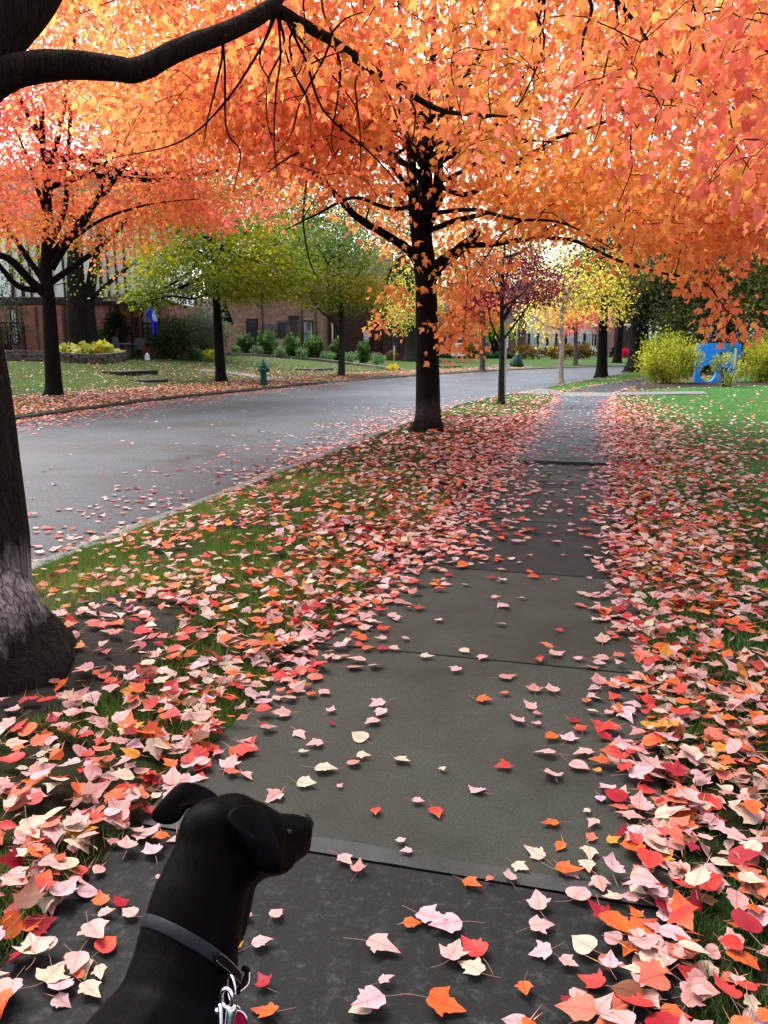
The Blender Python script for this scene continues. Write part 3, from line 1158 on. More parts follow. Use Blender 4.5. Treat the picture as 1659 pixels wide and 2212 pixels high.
    me = big_mesh('crown', np.vstack([V, tv]), np.concatenate([Lp, tl]), np.concatenate([Sz, ts]), np.vstack([Cc, np.zeros((len(tv), 3)) + 0.02]), [leafm or M_LEAF, bark], mi)
    link('crown', me, root)
    return root


ORANGE = [(0.85, 0.2, 0.12), (0.87, 0.26, 0.125), (0.88, 0.31, 0.12), (0.89, 0.35, 0.115), (0.9, 0.42, 0.11), (0.9, 0.51, 0.13)]
PINKOR = [(0.88, 0.45, 0.11), (0.88, 0.38, 0.115), (0.88, 0.31, 0.12), (0.87, 0.26, 0.13), (0.86, 0.19, 0.15), (0.84, 0.13, 0.15)]
MIXNEAR = [(0.86, 0.22, 0.15), (0.87, 0.27, 0.125), (0.88, 0.31, 0.11), (0.88, 0.35, 0.105), (0.89, 0.41, 0.1), (0.89, 0.48, 0.12)]
YELGREEN = [(0.0586, 0.1061, 0.0176), (0.0937, 0.1476, 0.0195), (0.1562, 0.2029, 0.0195), (0.2656, 0.2767, 0.0244), (0.3594, 0.332, 0.0293)]
GREEN = [(0.0474, 0.0896, 0.0211), (0.0738, 0.1265, 0.0231), (0.1159, 0.1634, 0.0263), (0.2108, 0.2108, 0.0316), (0.3373, 0.274, 0.0316)]
DARKGREEN = [(0.0198, 0.0372, 0.0136), (0.0286, 0.0496, 0.0174), (0.0442, 0.0621, 0.0193), (0.0827, 0.0879, 0.0213), (0.1435, 0.1242, 0.0241)]
YELLOW = [(0.3179, 0.3086, 0.0468), (0.561, 0.4675, 0.0561), (0.6919, 0.5236, 0.0748), (0.748, 0.5797, 0.1309), (0.7667, 0.6171, 0.187)]
BURGUNDY = [(0.08, 0.068, 0.02), (0.092, 0.016, 0.024), (0.128, 0.0144, 0.028), (0.16, 0.0176, 0.036), (0.192, 0.028, 0.032)]


def Dl(*pts):
    return [D(u, v, d) for u, v, d in pts]


# --- the near maple on the left edge, whose limb crosses the top of the picture
bx = hit(-73, 1448)
S_T = 3.79
trunk = [([bx] + Dl((-73, 1405, S_T), (-72, 1350, S_T), (-71, 1260, S_T), (-68, 1150, S_T), (-70, 1000, S_T), (-82, 850, S_T), (-100, 700, S_T), (-118, 480, S_T), (-130, 300, S_T), (-125, 160, S_T + 0.02), (-20, 60, S_T + 0.1), (80, -60, S_T + 0.25), (150, -260, S_T + 0.5), (210, -560, S_T + 0.9)),
          [0.41, 0.330, 0.292, 0.274, 0.264, 0.230, 0.212, 0.198, 0.192, 0.188, 0.185, 0.165, 0.15, 0.12, 0.07]),
         (Dl((-125, 330, S_T), (-60, 215, S_T), (20, 158, S_T + 0.02), (130, 140, S_T + 0.05), (240, 147, S_T + 0.10), (300, 150, S_T + 0.14), (385, 108, S_T + 0.22), (480, 72, S_T + 0.32), (545, 42, S_T + 0.42), (592, 12, S_T + 0.5)),
          [0.12, 0.090, 0.074, 0.066, 0.056, 0.054, 0.050, 0.046, 0.044, 0.040])]
limbs = [(Dl((588, 16, S_T + 0.5), (640, 44, S_T + 0.62), (715, 88, S_T + 0.9), (790, 140, S_T + 1.2), (870, 192, S_T + 1.6), (960, 240, S_T + 2.1), (1100, 252, S_T + 2.8)), [0.034, 0.031, 0.028, 0.027, 0.023, 0.018, 0.008]),
         (Dl((590, 14, S_T + 0.5), (640, -60, S_T + 0.8), (740, -160, S_T + 1.3), (900, -240, S_T + 2.0)), [0.035, 0.03, 0.022, 0.012]),
         (Dl((600, 20, S_T + 0.5), (560, 110, S_T + 0.7), (470, 240, S_T + 1.1), (380, 310, S_T + 1.5), (250, 340, S_T + 1.9)), [0.008, 0.007, 0.006, 0.005, 0.003]),
         (Dl((610, 25, S_T + 0.5), (660, 130, S_T + 0.7), (700, 240, S_T + 0.9), (800, 330, S_T + 1.2), (880, 420, S_T + 1.4)), [0.008, 0.007, 0.006, 0.005, 0.003]),
         (Dl((980, -300, S_T + 1.0), (1180, -120, S_T + 0.8), (1330, 0, S_T + 0.8), (1420, 110, S_T + 1.0), (1530, 190, S_T + 1.3), (1640, 280, S_T + 1.7)), [0.026, 0.018, 0.011, 0.009, 0.007, 0.003]),
         (Dl((1180, -120, S_T + 0.8), (1275, 0, S_T + 0.9), (1258, 90, S_T + 1.0), (1262, 190, S_T + 1.1), (1215, 270, S_T + 1.2)), [0.013, 0.010, 0.008, 0.006, 0.003]),
         (Dl((1440, -140, S_T + 0.6), (1500, 10, S_T + 0.6), (1490, 110, S_T + 0.7), (1440, 200, S_T + 0.8), (1415, 290, S_T + 1.0)), [0.010, 0.008, 0.006, 0.005, 0.002]),
         (Dl((1230, -60, S_T + 1.0), (1160, 10, S_T + 1.1), (1175, 90, S_T + 1.2), (1140, 190, S_T + 1.4), (1090, 270, S_T + 1.6)), [0.010, 0.008, 0.006, 0.005, 0.002]),
         (Dl((150, -260, S_T + 0.5), (420, -330, S_T + 0.6), (700, -360, S_T + 0.8), (980, -300, S_T + 1.0), (1440, -140, S_T + 0.6)), [0.07, 0.05, 0.04, 0.03, 0.012])]
r_ = np.random.default_rng(21)
for k in range(26):     # drooping twigs along the limb and its forks
    u0, v0, d0 = [(590, 18, S_T + 0.5), (640, 44, S_T + 0.62), (715, 88, S_T + 0.9), (790, 140, S_T + 1.2), (870, 192, S_T + 1.6), (480, 72, S_T + 0.32), (600, 20, S_T + 0.55), (1180, -60, S_T + 0.8), (1330, 0, S_T + 0.8), (1420, 110, S_T + 1.0), (960, -200, S_T + 1.1), (1500, 10, S_T + 0.7), (700, -60, S_T + 0.8)][k % 13]
    du, dv = r_.normal(0, 90) + (50 if k % 2 else -30), r_.uniform(180, 380)
    q = r_.uniform(0.2, 1.0)
    w = r_.normal(0, 14, 6)
    limbs.append((Dl((u0, v0, d0), (u0 + du * 0.2 + w[0], v0 + dv * 0.25 + w[1], d0 + q * 0.25), (u0 + du * 0.55 + w[2], v0 + dv * 0.55 + w[3], d0 + q * 0.6), (u0 + du * 0.8 + w[4], v0 + dv * 0.8 + w[5], d0 + q * 0.8), (u0 + du, v0 + dv, d0 + q)), [0.0075, 0.006, 0.005, 0.004, 0.0022]))
cl = []
while len(cl) < 560:
    u, v = r_.uniform(60, 1800), r_.uniform(-560, 640)
    low = np.interp(u, [60, 300, 620, 900, 1150, 1350, 1500, 1750], [30, 60, 230, 200, 240, 320, 400, 440])
    if v > low + r_.normal(0, 55):
        continue
    if v > 0 and r_.uniform() < np.interp(u, [60, 450, 900, 1250, 1500], [0.86, 0.74, 0.58, 0.35, 0.10]):
        continue
    if v < 0 and r_.uniform() < 0.35:
        continue
    dmin = np.interp(u, [60, 600, 1100, 1659], [4.6, 4.4, 3.9, 3.2])
    dep = r_.uniform(dmin, dmin + np.interp(u, [60, 700, 1659], [2.5, 3.4, 3.6]))
    cl.append(D(u, v, dep))
near_maple = grow('maple_tree', 'near maple with whitish bark at its foot and a dark limb crossing the top', 'tree', 'orange street maples', M_BARK_NEAR, trunk, limbs, np.array(cl),
                  19, 0.064, T_MAPLE, MIXNEAR, seed=3, sig=(0.17, 0.17, 0.10), twig=0.0075, freq=0.5, sides=44, barkrough=0.06, flare=0.26, twig_max=2.2, droop=0.9, jit=0.2)

# --- unseen maple added behind the viewer so its crown shades the near slabs
b_ = np.array([-2.7, -5.2, 0.0])
r_ = np.random.default_rng(4)
lm = []
for a in np.linspace(0.3, 6.2, 9):
    st = b_ + [0, 0, 2.6 + 0.2 * (a % 2)]
    e = b_ + [math.cos(a) * 5.6, math.sin(a) * 5.6, 5.0]
    lm.append(([st, (st + e) / 2 + [0, 0, 0.7], e], [0.09, 0.06, 0.02]))
cl = ellipsoid_pts(900, [(b_ + [2.2, 2.5, 6.2], (6.8, 7.6, 2.6), 1.0)], 9, 0.0, 0.5, 3.6, lambda p, r: proj(p)[2] < 0.2 or proj(p)[1] < -350)
grow('maple_tree', 'unseen orange maple added behind the viewer to shade the near slabs', 'tree', 'orange street maples', M_BARK_MAPLE, [([b_, b_ + [0, 0, 1.5], b_ + [0.1, 0, 3.2], b_ + [0.2, 0.3, 5.5]], [0.24, 0.2, 0.17, 0.08])], lm, cl, 26, 0.12, T_MAPLE_S, ORANGE, seed=5, sig=(0.4, 0.4, 0.2), twig_max=3.5, curl=False)

# --- the middle maple between road and sidewalk
b0 = hit(925, 932)
T0 = float(proj(b0)[2])
trunk = [([b0] + Dl((925, 900, T0), (924, 820, T0), (922, 700, T0), (920, 610, T0), (916, 560, T0), (912, 520, T0), (912, 470, T0)),
          [0.215, 0.196, 0.19, 0.182, 0.175, 0.185, 0.175, 0.15]),
         (Dl((912, 500, T0), (915, 430, T0 + 0.1), (922, 350, T0 + 0.2), (925, 250, T0 + 0.3), (935, 120, T0 + 0.4), (940, -40, T0 + 0.5)), [0.14, 0.125, 0.11, 0.085, 0.06, 0.03]),
         (Dl((905, 540, T0), (893, 440, T0 - 0.1), (888, 330, T0 - 0.2), (885, 230, T0 - 0.3), (868, 100, T0 - 0.3), (860, -30, T0 - 0.2)), [0.11, 0.085, 0.075, 0.06, 0.04, 0.02]),
         (Dl((918, 500, T0 - 0.1), (944, 420, T0 - 0.1), (950, 320, T0 + 0.1), (970, 200, T0 + 0.1), (990, 60, T0 + 0.1)), [0.10, 0.085, 0.07, 0.05, 0.03])]
limbs = [(Dl((908, 575, T0), (880, 538, T0 - 0.1), (830, 505, T0 - 0.3), (770, 468, T0 - 0.6), (715, 410, T0 - 0.9), (665, 365, T0 - 1.2), (600, 300, T0 - 1.6), (520, 230, T0 - 2.0)), [0.085, 0.075, 0.062, 0.055, 0.046, 0.036, 0.024, 0.012]),
         (Dl((930, 600, T0 - 0.05), (950, 572, T0 - 0.15), (985, 545, T0 - 0.2), (1020, 515, T0 - 0.2), (1032, 496, T0 - 0.2)), [0.115, 0.105, 0.095, 0.078, 0.060]),
         (Dl((1005, 530, T0 - 0.2), (1060, 528, T0 - 0.3), (1110, 520, T0 - 0.4), (1155, 512, T0 - 0.5), (1240, 470, T0 - 0.8), (1340, 455, T0 - 1.2), (1440, 470, T0 - 1.6)), [0.05, 0.044, 0.04, 0.036, 0.026, 0.018, 0.010]),
         (Dl((1155, 512, T0 - 0.5), (1240, 520, T0 - 1.0), (1330, 560, T0 - 1.5), (1430, 590, T0 - 2.0), (1520, 610, T0 - 2.6), (1575, 680, T0 - 3.2)), [0.030, 0.026, 0.022, 0.018, 0.012, 0.006]),
         (Dl((925, 500, T0), (980, 478, T0 + 0.2), (1040, 462, T0 + 0.4), (1085, 440, T0 + 0.6), (1130, 350, T0 + 0.8), (1180, 320, T0 + 1.0), (1330, 250, T0 + 1.4)), [0.05, 0.045, 0.042, 0.038, 0.034, 0.028, 0.012]),
         (Dl((945, 400, T0), (1010, 420, T0 - 0.3), (1090, 370, T0 - 0.6), (1150, 330, T0 - 0.9), (1200, 300, T0 - 1.2), (1330, 258, T0 - 1.5)), [0.04, 0.04, 0.038, 0.034, 0.028, 0.012]),
         (Dl((890, 420, T0 - 0.1), (830, 330, T0 - 0.5), (780, 230, T0 - 0.9), (700, 130, T0 - 1.4), (640, 50, T0 - 1.8)), [0.045, 0.036, 0.028, 0.018, 0.008]),
         (Dl((950, 320, T0), (1040, 240, T0 + 0.2), (1150, 150, T0 + 0.4), (1260, 60, T0 + 0.5)), [0.05, 0.036, 0.024, 0.010]),
         (Dl((905, 470, T0 + 0.2), (860, 430, T0 + 0.8), (800, 400, T0 + 1.5), (720, 330, T0 + 2.4), (640, 300, T0 + 3.2)), [0.05, 0.04, 0.03, 0.02, 0.01]),
         (Dl((1000, 545, T0 - 0.3), (1010, 600, T0 - 0.6), (1005, 680, T0 - 0.8), (1000, 740, T0 - 0.9)), [0.014, 0.010, 0.007, 0.004]),
         (Dl((1010, 540, T0 - 0.3), (1060, 600, T0 - 0.6), (1090, 660, T0 - 0.8), (1120, 700, T0 - 0.9)), [0.014, 0.010, 0.007, 0.004]),
         (Dl((665, 365, T0 - 1.2), (655, 470, T0 - 1.4), (668, 560, T0 - 1.5), (690, 610, T0 - 1.5)), [0.016, 0.013, 0.010, 0.005]),
         (Dl((885, 545, T0 - 0.1), (850, 570, T0 - 0.5), (835, 620, T0 - 0.8), (825, 680, T0 - 0.9)), [0.014, 0.010, 0.007, 0.004])]
for a, d_, l_, zz in ((0.3, 1, 4.5, 1.2), (1.2, 1, 5.0, 1.6), (2.1, 1, 4.8, 1.5), (3.3, 1, 4.2, 1.0), (4.4, 1, 4.8, 1.6), (5.4, 1, 5, 1.8)):
    st = D(915, 420 - 40 * zz, T0)
    e = st + np.array([math.cos(a) * l_, math.sin(a) * l_, zz])
    limbs.append(([st, st * 0.6 + e * 0.4 + [0, 0, 0.5], e], [0.06, 0.035, 0.01]))


WOOD = [([(920, 620), (915, 540), (912, 430), (922, 330), (925, 240)], 62, 0.96), ([(885, 540), (830, 505), (770, 468), (715, 410), (665, 365)], 40, 0.93), ([(940, 575), (985, 545), (1025, 510), (1110, 522), (1160, 512)], 42, 0.95),
        ([(935, 495), (1040, 462), (1085, 440), (1130, 350), (1200, 300), (1330, 252)], 34, 0.8), ([(893, 440), (886, 300), (880, 200)], 36, 0.85), ([(1160, 512), (1250, 520), (1400, 585)], 24, 0.6)]


rw = np.random.default_rng(88)
for k in range(22):     # boughs that reach out on the near side of the crown
    u0, v0 = rw.uniform(880, 955), rw.uniform(140, 470)
    a = rw.uniform(-0.35, math.pi + 0.35)
    L = rw.uniform(180, 430)
    q = rw.uniform(1.5, 4.2)
    e = (u0 + L * math.cos(a), v0 - L * 0.62 * math.sin(a) + 30)
    w = rw.normal(0, 14, 8)
    limbs.append((Dl((u0, v0, T0 - 0.1), (u0 * 0.75 + e[0] * 0.25 + w[0], v0 * 0.75 + e[1] * 0.25 + w[1] - 18, T0 - q * 0.3), (u0 * 0.5 + e[0] * 0.5 + w[2], v0 * 0.5 + e[1] * 0.5 + w[3] - 22, T0 - q * 0.6), (u0 * 0.25 + e[0] * 0.75 + w[4], v0 * 0.25 + e[1] * 0.75 + w[5] - 10, T0 - q * 0.85), (e[0], e[1] + 15, T0 - q)), [0.040, 0.030, 0.022, 0.014, 0.005]))


def lowshape(p, r):
    u, v, d = proj(p)
    low = np.interp(u, [300, 430, 520, 600, 680, 760, 830, 880, 960, 1010, 1060, 1110, 1160, 1250, 1330, 1400, 1470, 1540, 1600, 1700],
                    [310, 310, 330, 370, 410, 450, 520, 560, 560, 610, 560, 520, 500, 505, 520, 540, 555, 580, 560, 530])
    # the window beneath the left limb where the green trees show
    if 560 < u < 800 and v > np.interp(u, [560, 640, 760, 800], [380, 400, 500, 560]):
        return False
    # wood that shows: few leaves hang before the fork and the main limbs
    if d < T0 + 0.5:
        for L, wd, q in WOOD:
            a, b_ = np.array(L[:-1], float), np.array(L[1:], float)
            e = b_ - a
            t = np.clip(((np.array([u, v]) - a) * e).sum(1) / (e * e).sum(1), 0, 1)
            if np.min(np.hypot(*((a + t[:, None] * e) - [u, v]).T)) < wd and r.uniform() < q:
                return False
    if v > 350 and 1150 < u < 1500 and noise.noise(Vector((p[0] * 1.1, p[1] * 1.1, p[2] * 1.4))) < -0.22:
        return False
    return v < low + r.normal(0, 16)


cc = b0 + np.array([0.4, 0.0, 5.7])
cl = ellipsoid_pts(1900, [(cc, (6.6, 6.0, 3.9), 1.0), (D(1380, 480, T0 - 1.5), (2.6, 2.2, 1.2), 0.16), (D(1060, 560, T0 - 0.5), (1.6, 1.6, 0.75), 0.075), (D(640, 250, T0 - 1.5), (2.0, 2.0, 1.2), 0.10)], 5, 0.08, 0.45, 2.0, lowshape)
ex = []
for u, v, d_, n_, su, sv in ((1000, 690, T0 - 0.8, 9, 22, 40), (985, 740, T0 - 0.85, 6, 16, 25), (850, 640, T0 - 0.8, 6, 14, 18), (838, 680, T0 - 0.85, 4, 10, 14), 
                             (972, 665, T0 - 0.2, 8, 12, 35), (1560, 660, T0 - 3.0, 5, 14, 20), (1582, 700, T0 - 3.2, 4, 8, 14), (1520, 610, T0 - 2.6, 10, 25, 18), (1010, 770, T0 - 0.9, 2, 6, 6), (965, 700, T0 - 0.6, 6, 10, 25)):
    for _ in range(n_):
        ex.append(D(u + r_.normal(0, su), v + r_.normal(0, sv), d_ + r_.normal(0, 0.25)))
NL = np.concatenate([np.full(len(cl), 40), np.full(len(ex), 12)])
SG = np.concatenate([np.full(len(cl), 1.0), np.full(len(ex), 0.5)])
cl = np.vstack([cl, np.array(ex)])
main_maple = grow('maple_tree', 'bright orange maple with black trunk standing on the leaf strewn strip beside the sidewalk', 'tree', 'orange street maples', M_BARK_MAPLE, trunk, limbs, cl,
                  NL, 0.095, T_MAPLE, ORANGE, sgm=SG, seed=11, sig=(0.30, 0.30, 0.15), twig=0.0125, freq=0.32, sides=30, barkrough=0.06, flare=0.5, twig_max=2.6, droop=0.75, jit=0.2)


# --- a quick way to set up the other trees: trunk through picture points, limbs fanned out
def std_tree(label, base_px, stem, r0, crown, nclump, nleaf, lsize, template, pal, bark, name='tree', cat='tree', group=None, seed=1, sig=(0.35, 0.35, 0.2), leafm=None, nlimb=9, limbs_px=(), dz=0.0,
             twig=0.01, gap=0.12, gfreq=0.5, zmin=-9, depth=None, sides=12, droop=0.5, flare=0.45, twig_max=3.0, freq=0.3, jit=0.16, first=0.35, rtop=0.35, test=None):
    bp = hit(*base_px) if depth is None else D(*base_px, depth)
    if depth is not None:
        bp[2] = ground_z(bp[None])[0]
    dd = float(proj(bp)[2])
    sp = [D(u, v, dd) for u, v in stem]
    n = len(sp) + 1
    tr = [([bp] + sp, list(np.linspace(r0, r0 * rtop, n)))]
    r = np.random.default_rng(seed + 100)
    lim = []
    for pts, rad in limbs_px:
        lim.append(([D(u, v, dd + q) for u, v, q in pts], rad))
    ells = []
    for (cu, cv, dq), (ru, rv, rd), w in crown:
        k = dd / FPX
        ells.append((D(cu, cv, dd + dq), (ru * k, rd, rv * k), w))
    P = catmull([bp] + sp, 40)
    for i in range(nlimb):
        e = ells[r.integers(len(ells))]
        s = P[int(r.uniform(first, 0.95) * 39)]
        d = r.normal(size=3)
        d[2] = abs(d[2]) * 0.6
        d /= np.linalg.norm(d)
        end = np.array(e[0]) + d * np.array(e[1]) * 0.75
        mid = s * 0.5 + end * 0.5 + np.array([0, 0, -0.08 * np.linalg.norm(end - s)])
        lim.append(([s, mid, end], [r0 * 0.42, r0 * 0.25, r0 * 0.07]))
    cl = ellipsoid_pts(nclump, ells, seed, gap, gfreq, zmin, test)
    return grow(name, label, cat, group, bark, tr, lim, cl, nleaf, lsize, template, pal, seed=seed, sig=sig, leafm=leafm, twig=twig, freq=freq, jit=jit, sides=sides, droop=droop, flare=flare, twig_max=twig_max, barkrough=0.06, curl=False)


# far-left maple across the road
def leftcut(p, r):
    u, v, d = proj(p)
    low = np.interp(u, [-200, 0, 60, 120, 250, 330, 420, 520, 600, 660, 720], [560, 540, 560, 510, 540, 520, 490, 470, 500, 440, 380])
    return v < low + r.normal(0, 16)


std_tree('pinkish orange maple with dark forked trunk standing across the road in drifts of leaves', (118, 857), [(112, 760), (106, 660), (100, 600), (100, 540), (104, 460), (95, 360), (90, 240)], 0.235,
         [((150, 330, 0), (400, 260, 5.0), 1.0), ((480, 330, 2), (240, 200, 3.5), 0.45), ((180, 80, 1), (460, 220, 5.0), 0.7)], 1700, 34, 0.115, T_MAPLE_S, PINKOR, M_BARK_DARK, 'maple_tree', 'tree', 'orange street maples', seed=17,
         sig=(0.36, 0.36, 0.16), nlimb=10, twig=0.009, gap=0.2, zmin=3.0, sides=20, droop=0.6, test=leftcut, rtop=0.3,
         limbs_px=[([(100, 640, 0), (60, 600, -0.3), (20, 560, -0.6), (-40, 530, -1.0), (-120, 440, -1.4)], [0.13, 0.11, 0.10, 0.08, 0.04]),
                   ([(88, 628, 0), (40, 618, -0.5), (0, 575, -0.9), (-50, 500, -1.2)], [0.09, 0.08, 0.07, 0.04]),
                   ([(112, 580, 0), (150, 520, -0.3), (190, 470, -0.5), (230, 380, -0.8), (260, 280, -1.0)], [0.10, 0.08, 0.06, 0.045, 0.02]),
                   ([(102, 540, 0), (140, 450, 0.3), (146, 350, 0.4), (150, 230, 0.6), (120, 100, 0.6)], [0.10, 0.075, 0.065, 0.05, 0.02]),
                   ([(104, 470, 0), (78, 400, -0.4), (55, 330, -0.6), (20, 250, -0.9)], [0.07, 0.055, 0.04, 0.02]),
                   ([(150, 520, -0.3), (230, 470, -0.8), (330, 440, -1.2), (430, 430, -1.5)], [0.05, 0.04, 0.025, 0.01])], freq=0.28)
# yellow-green tree behind the hydrant
std_tree('yellow green tree with straight dark trunk on the far lawn left of the hydrant', (478, 826), [(474, 760), (470, 690), (465, 610), (462, 560), (460, 500)], 0.22,
         [((455, 555, 0), (215, 95, 4.2), 1.0), ((560, 590, 1), (110, 60, 2.5), 0.25), ((320, 640, 0), (60, 26, 1.6), 0.08), ((450, 460, 2), (220, 70, 4), 0.45)], 820, 24, 0.15, T_OVAL, YELGREEN, M_BARK_DARK, 'shade_tree', 'tree', None, seed=23, leafm=M_GREEN,
         sig=(0.42, 0.42, 0.2), nlimb=10, twig=0.013, gap=0.22, gfreq=0.75, zmin=2.6, first=0.65, test=lambda p, r: proj(p)[0] > 300 or r.uniform() < 0.3,
         limbs_px=[([(466, 625, 0), (420, 645, -0.5), (370, 640, -0.9), (300, 655, -1.2)], [0.05, 0.04, 0.03, 0.012]), ([(468, 640, 0), (500, 605, -0.4), (520, 590, -0.6)], [0.09, 0.07, 0.05])])
# slim green tree right of the hydrant
std_tree('slim green tree with thin mossy trunk right of the hydrant on the far strip', (738, 813), [(738, 760), (737, 700), (737, 640), (736, 580), (735, 520)], 0.17,
         [((720, 580, 0), (130, 95, 3.4), 1.0), ((770, 640, 0), (80, 38, 1.6), 0.25), ((640, 560, 1), (90, 70, 2.5), 0.3)], 560, 24, 0.15, T_OVAL, GREEN, M_BARK_GREEN, 'shade_tree', 'tree', None, seed=29, leafm=M_GREEN,
         sig=(0.42, 0.42, 0.2), nlimb=10, twig=0.013, gap=0.22, gfreq=0.75, zmin=2.6, first=0.55,
         limbs_px=[([(736, 725, 0), (715, 690, -0.4), (690, 670, -0.8), (670, 640, -1.0)], [0.07, 0.06, 0.04, 0.02])])
# twin-stemmed giant by the tudor house
gb = hit(172, 772)
gd = float(proj(gb)[2])
bpx = [D(u, v, gd) for u, v in ((168, 735), (166, 660), (164, 600), (160, 520), (150, 420))]
bp2 = [D(u, v, gd + 0.2) for u, v in ((198, 740), (193, 690), (192, 650), (205, 560), (225, 470))]
cl = ellipsoid_pts(210, [(D(200, 480, gd), (8.5, 5, 2.8), 1.0), (D(30, 560, gd - 1), (3.0, 3, 2.0), 0.22), (D(290, 610, gd - 2), (2.4, 2, 0.8), 0.18)], 31, 0.24, 0.4, 3.6, lambda p, r: not (60 < proj(p)[0] < 290 and proj(p)[1] > 545 and r.uniform() < 0.8))
grow('old_tree', 'massive old tree with two fused dark trunks in front of the half timbered house', 'tree', None, M_BARK_OAK, [([gb] + bpx, [0.55, 0.50, 0.46, 0.42, 0.34, 0.22]), ([gb + RIGHT * 0.75] + bp2, [0.44, 0.36, 0.30, 0.27, 0.22, 0.12])],
     [([bpx[3], D(100, 520, gd), D(20, 480, gd)], [0.2, 0.14, 0.05]), ([bp2[2], D(260, 590, gd - 1), D(300, 560, gd - 2)], [0.12, 0.09, 0.04])], cl, 30, 0.15, T_OVAL, [(0.10, 0.13, 0.02), (0.2, 0.22, 0.03), (0.36, 0.33, 0.04), (0.52, 0.42, 0.05)], seed=31,
     sig=(0.5, 0.5, 0.3), leafm=M_GREEN, twig=0.014, sides=18, flare=0.35, curl=False, twig_max=4, barkrough=0.09)
# young burgundy tree on the near strip
def burg(p, r):
    return True


std_tree('young burgundy leaved tree with thin straight trunk on the near strip beyond the maple', (1083, 874), [(1083, 820), (1085, 740), (1084, 680), (1086, 600), (1090, 530)], 0.085,
         [((1100, 600, 0), (105, 70, 1.2), 1.0), ((1170, 615, 0), (60, 50, 0.8), 0.35), ((1040, 650, 0.2), (55, 50, 0.8), 0.25), ((1100, 540, 0), (90, 50, 1.0), 0.4)], 185, 18, 0.085, T_OVAL, BURGUNDY, M_BARK_GREEN, 'young_tree', 'tree', None, seed=37, leafm=M_LEAF,
         sig=(0.17, 0.17, 0.12), nlimb=9, twig=0.005, gap=0.24, gfreq=0.9, first=0.45, twig_max=1.6, zmin=2.2,
         limbs_px=[([(1084, 745, 0), (1062, 700, -0.1), (1052, 650, -0.2)], [0.03, 0.022, 0.01]), ([(1086, 735, 0), (1120, 690, 0.1), (1150, 650, 0.2)], [0.03, 0.022, 0.01])])
# small yellow tree with peeling pale trunk
std_tree('small yellow leaved tree with pale peeling trunk on the strip past the driveway', (1211, 829), [(1212, 790), (1214, 740), (1213, 690), (1216, 640), (1218, 590)], 0.125,
         [((1240, 640, 0), (105, 48, 2.2), 1.0), ((1165, 690, 0), (50, 50, 1.2), 0.35), ((1310, 660, 0.5), (60, 48, 1.6), 0.4), ((1250, 580, 0), (120, 45, 2), 0.5), ((1160, 745, -0.6), (45, 22, 0.8), 0.16)], 250, 13, 0.125, T_OVAL, YELLOW, M_BARK_BIRCH, 'young_tree', 'tree', None, seed=41, leafm=M_LEAF,
         sig=(0.26, 0.26, 0.2), nlimb=9, twig=0.007, gap=0.26, gfreq=0.7, first=0.5, twig_max=2.0, zmin=1.4)
# dark straight trunk further along
std_tree('dark straight trunked tree with yellow and green crown at the bend of the road', (1299, 816), [(1301, 770), (1303, 700), (1304, 640), (1302, 560), (1300, 500)], 0.26,
         [((1310, 600, 1), (110, 66, 3.2), 1.0), ((1290, 665, 0), (60, 34, 1.6), 0.3)], 300, 22, 0.15, T_OVAL, [(0.02, 0.03, 0.01), (0.04, 0.05, 0.015), (0.09, 0.09, 0.02), (0.4, 0.31, 0.05)], M_BARK_DARK, 'street_tree', 'tree', None, seed=43, leafm=M_GREEN, sig=(0.45, 0.45, 0.3), nlimb=7, twig=0.014, zmin=3.4, first=0.6)
# leaning trunk on the lawn beyond the bend
std_tree('slightly leaning dark tree on the bright lawn beyond the bend', (1332, 784), [(1336, 750), (1341, 710), (1344, 660), (1346, 600)], 0.36, [((1345, 610, 1), (85, 55, 4.0), 1.0)], 220, 26, 0.2, T_OVAL, DARKGREEN, M_BARK_DARK, 'street_tree', 'tree', None, seed=47, leafm=M_GREEN,
         sig=(0.6, 0.6, 0.4), nlimb=6, twig=0.02, zmin=4, first=0.6)
# great oak at the kerb
std_tree('great dark oak with flared foot beside the yellow bush at the end of the strip', (1374, 803), [(1378, 775), (1381, 720), (1384, 660), (1386, 600), (1388, 500)], 0.62,
         [((1400, 560, 0), (150, 110, 5.0), 1.0), ((1440, 650, -1), (90, 48, 3.0), 0.4), ((1380, 460, 0), (160, 90, 5), 0.5)], 620, 30, 0.17, T_OVAL, DARKGREEN, M_BARK_OAK, 'old_tree', 'tree', None, seed=53, leafm=M_GREEN, sig=(0.55, 0.55, 0.35), nlimb=9, twig=0.02, zmin=3.2, sides=20, flare=0.5, first=0.55, rtop=0.5)
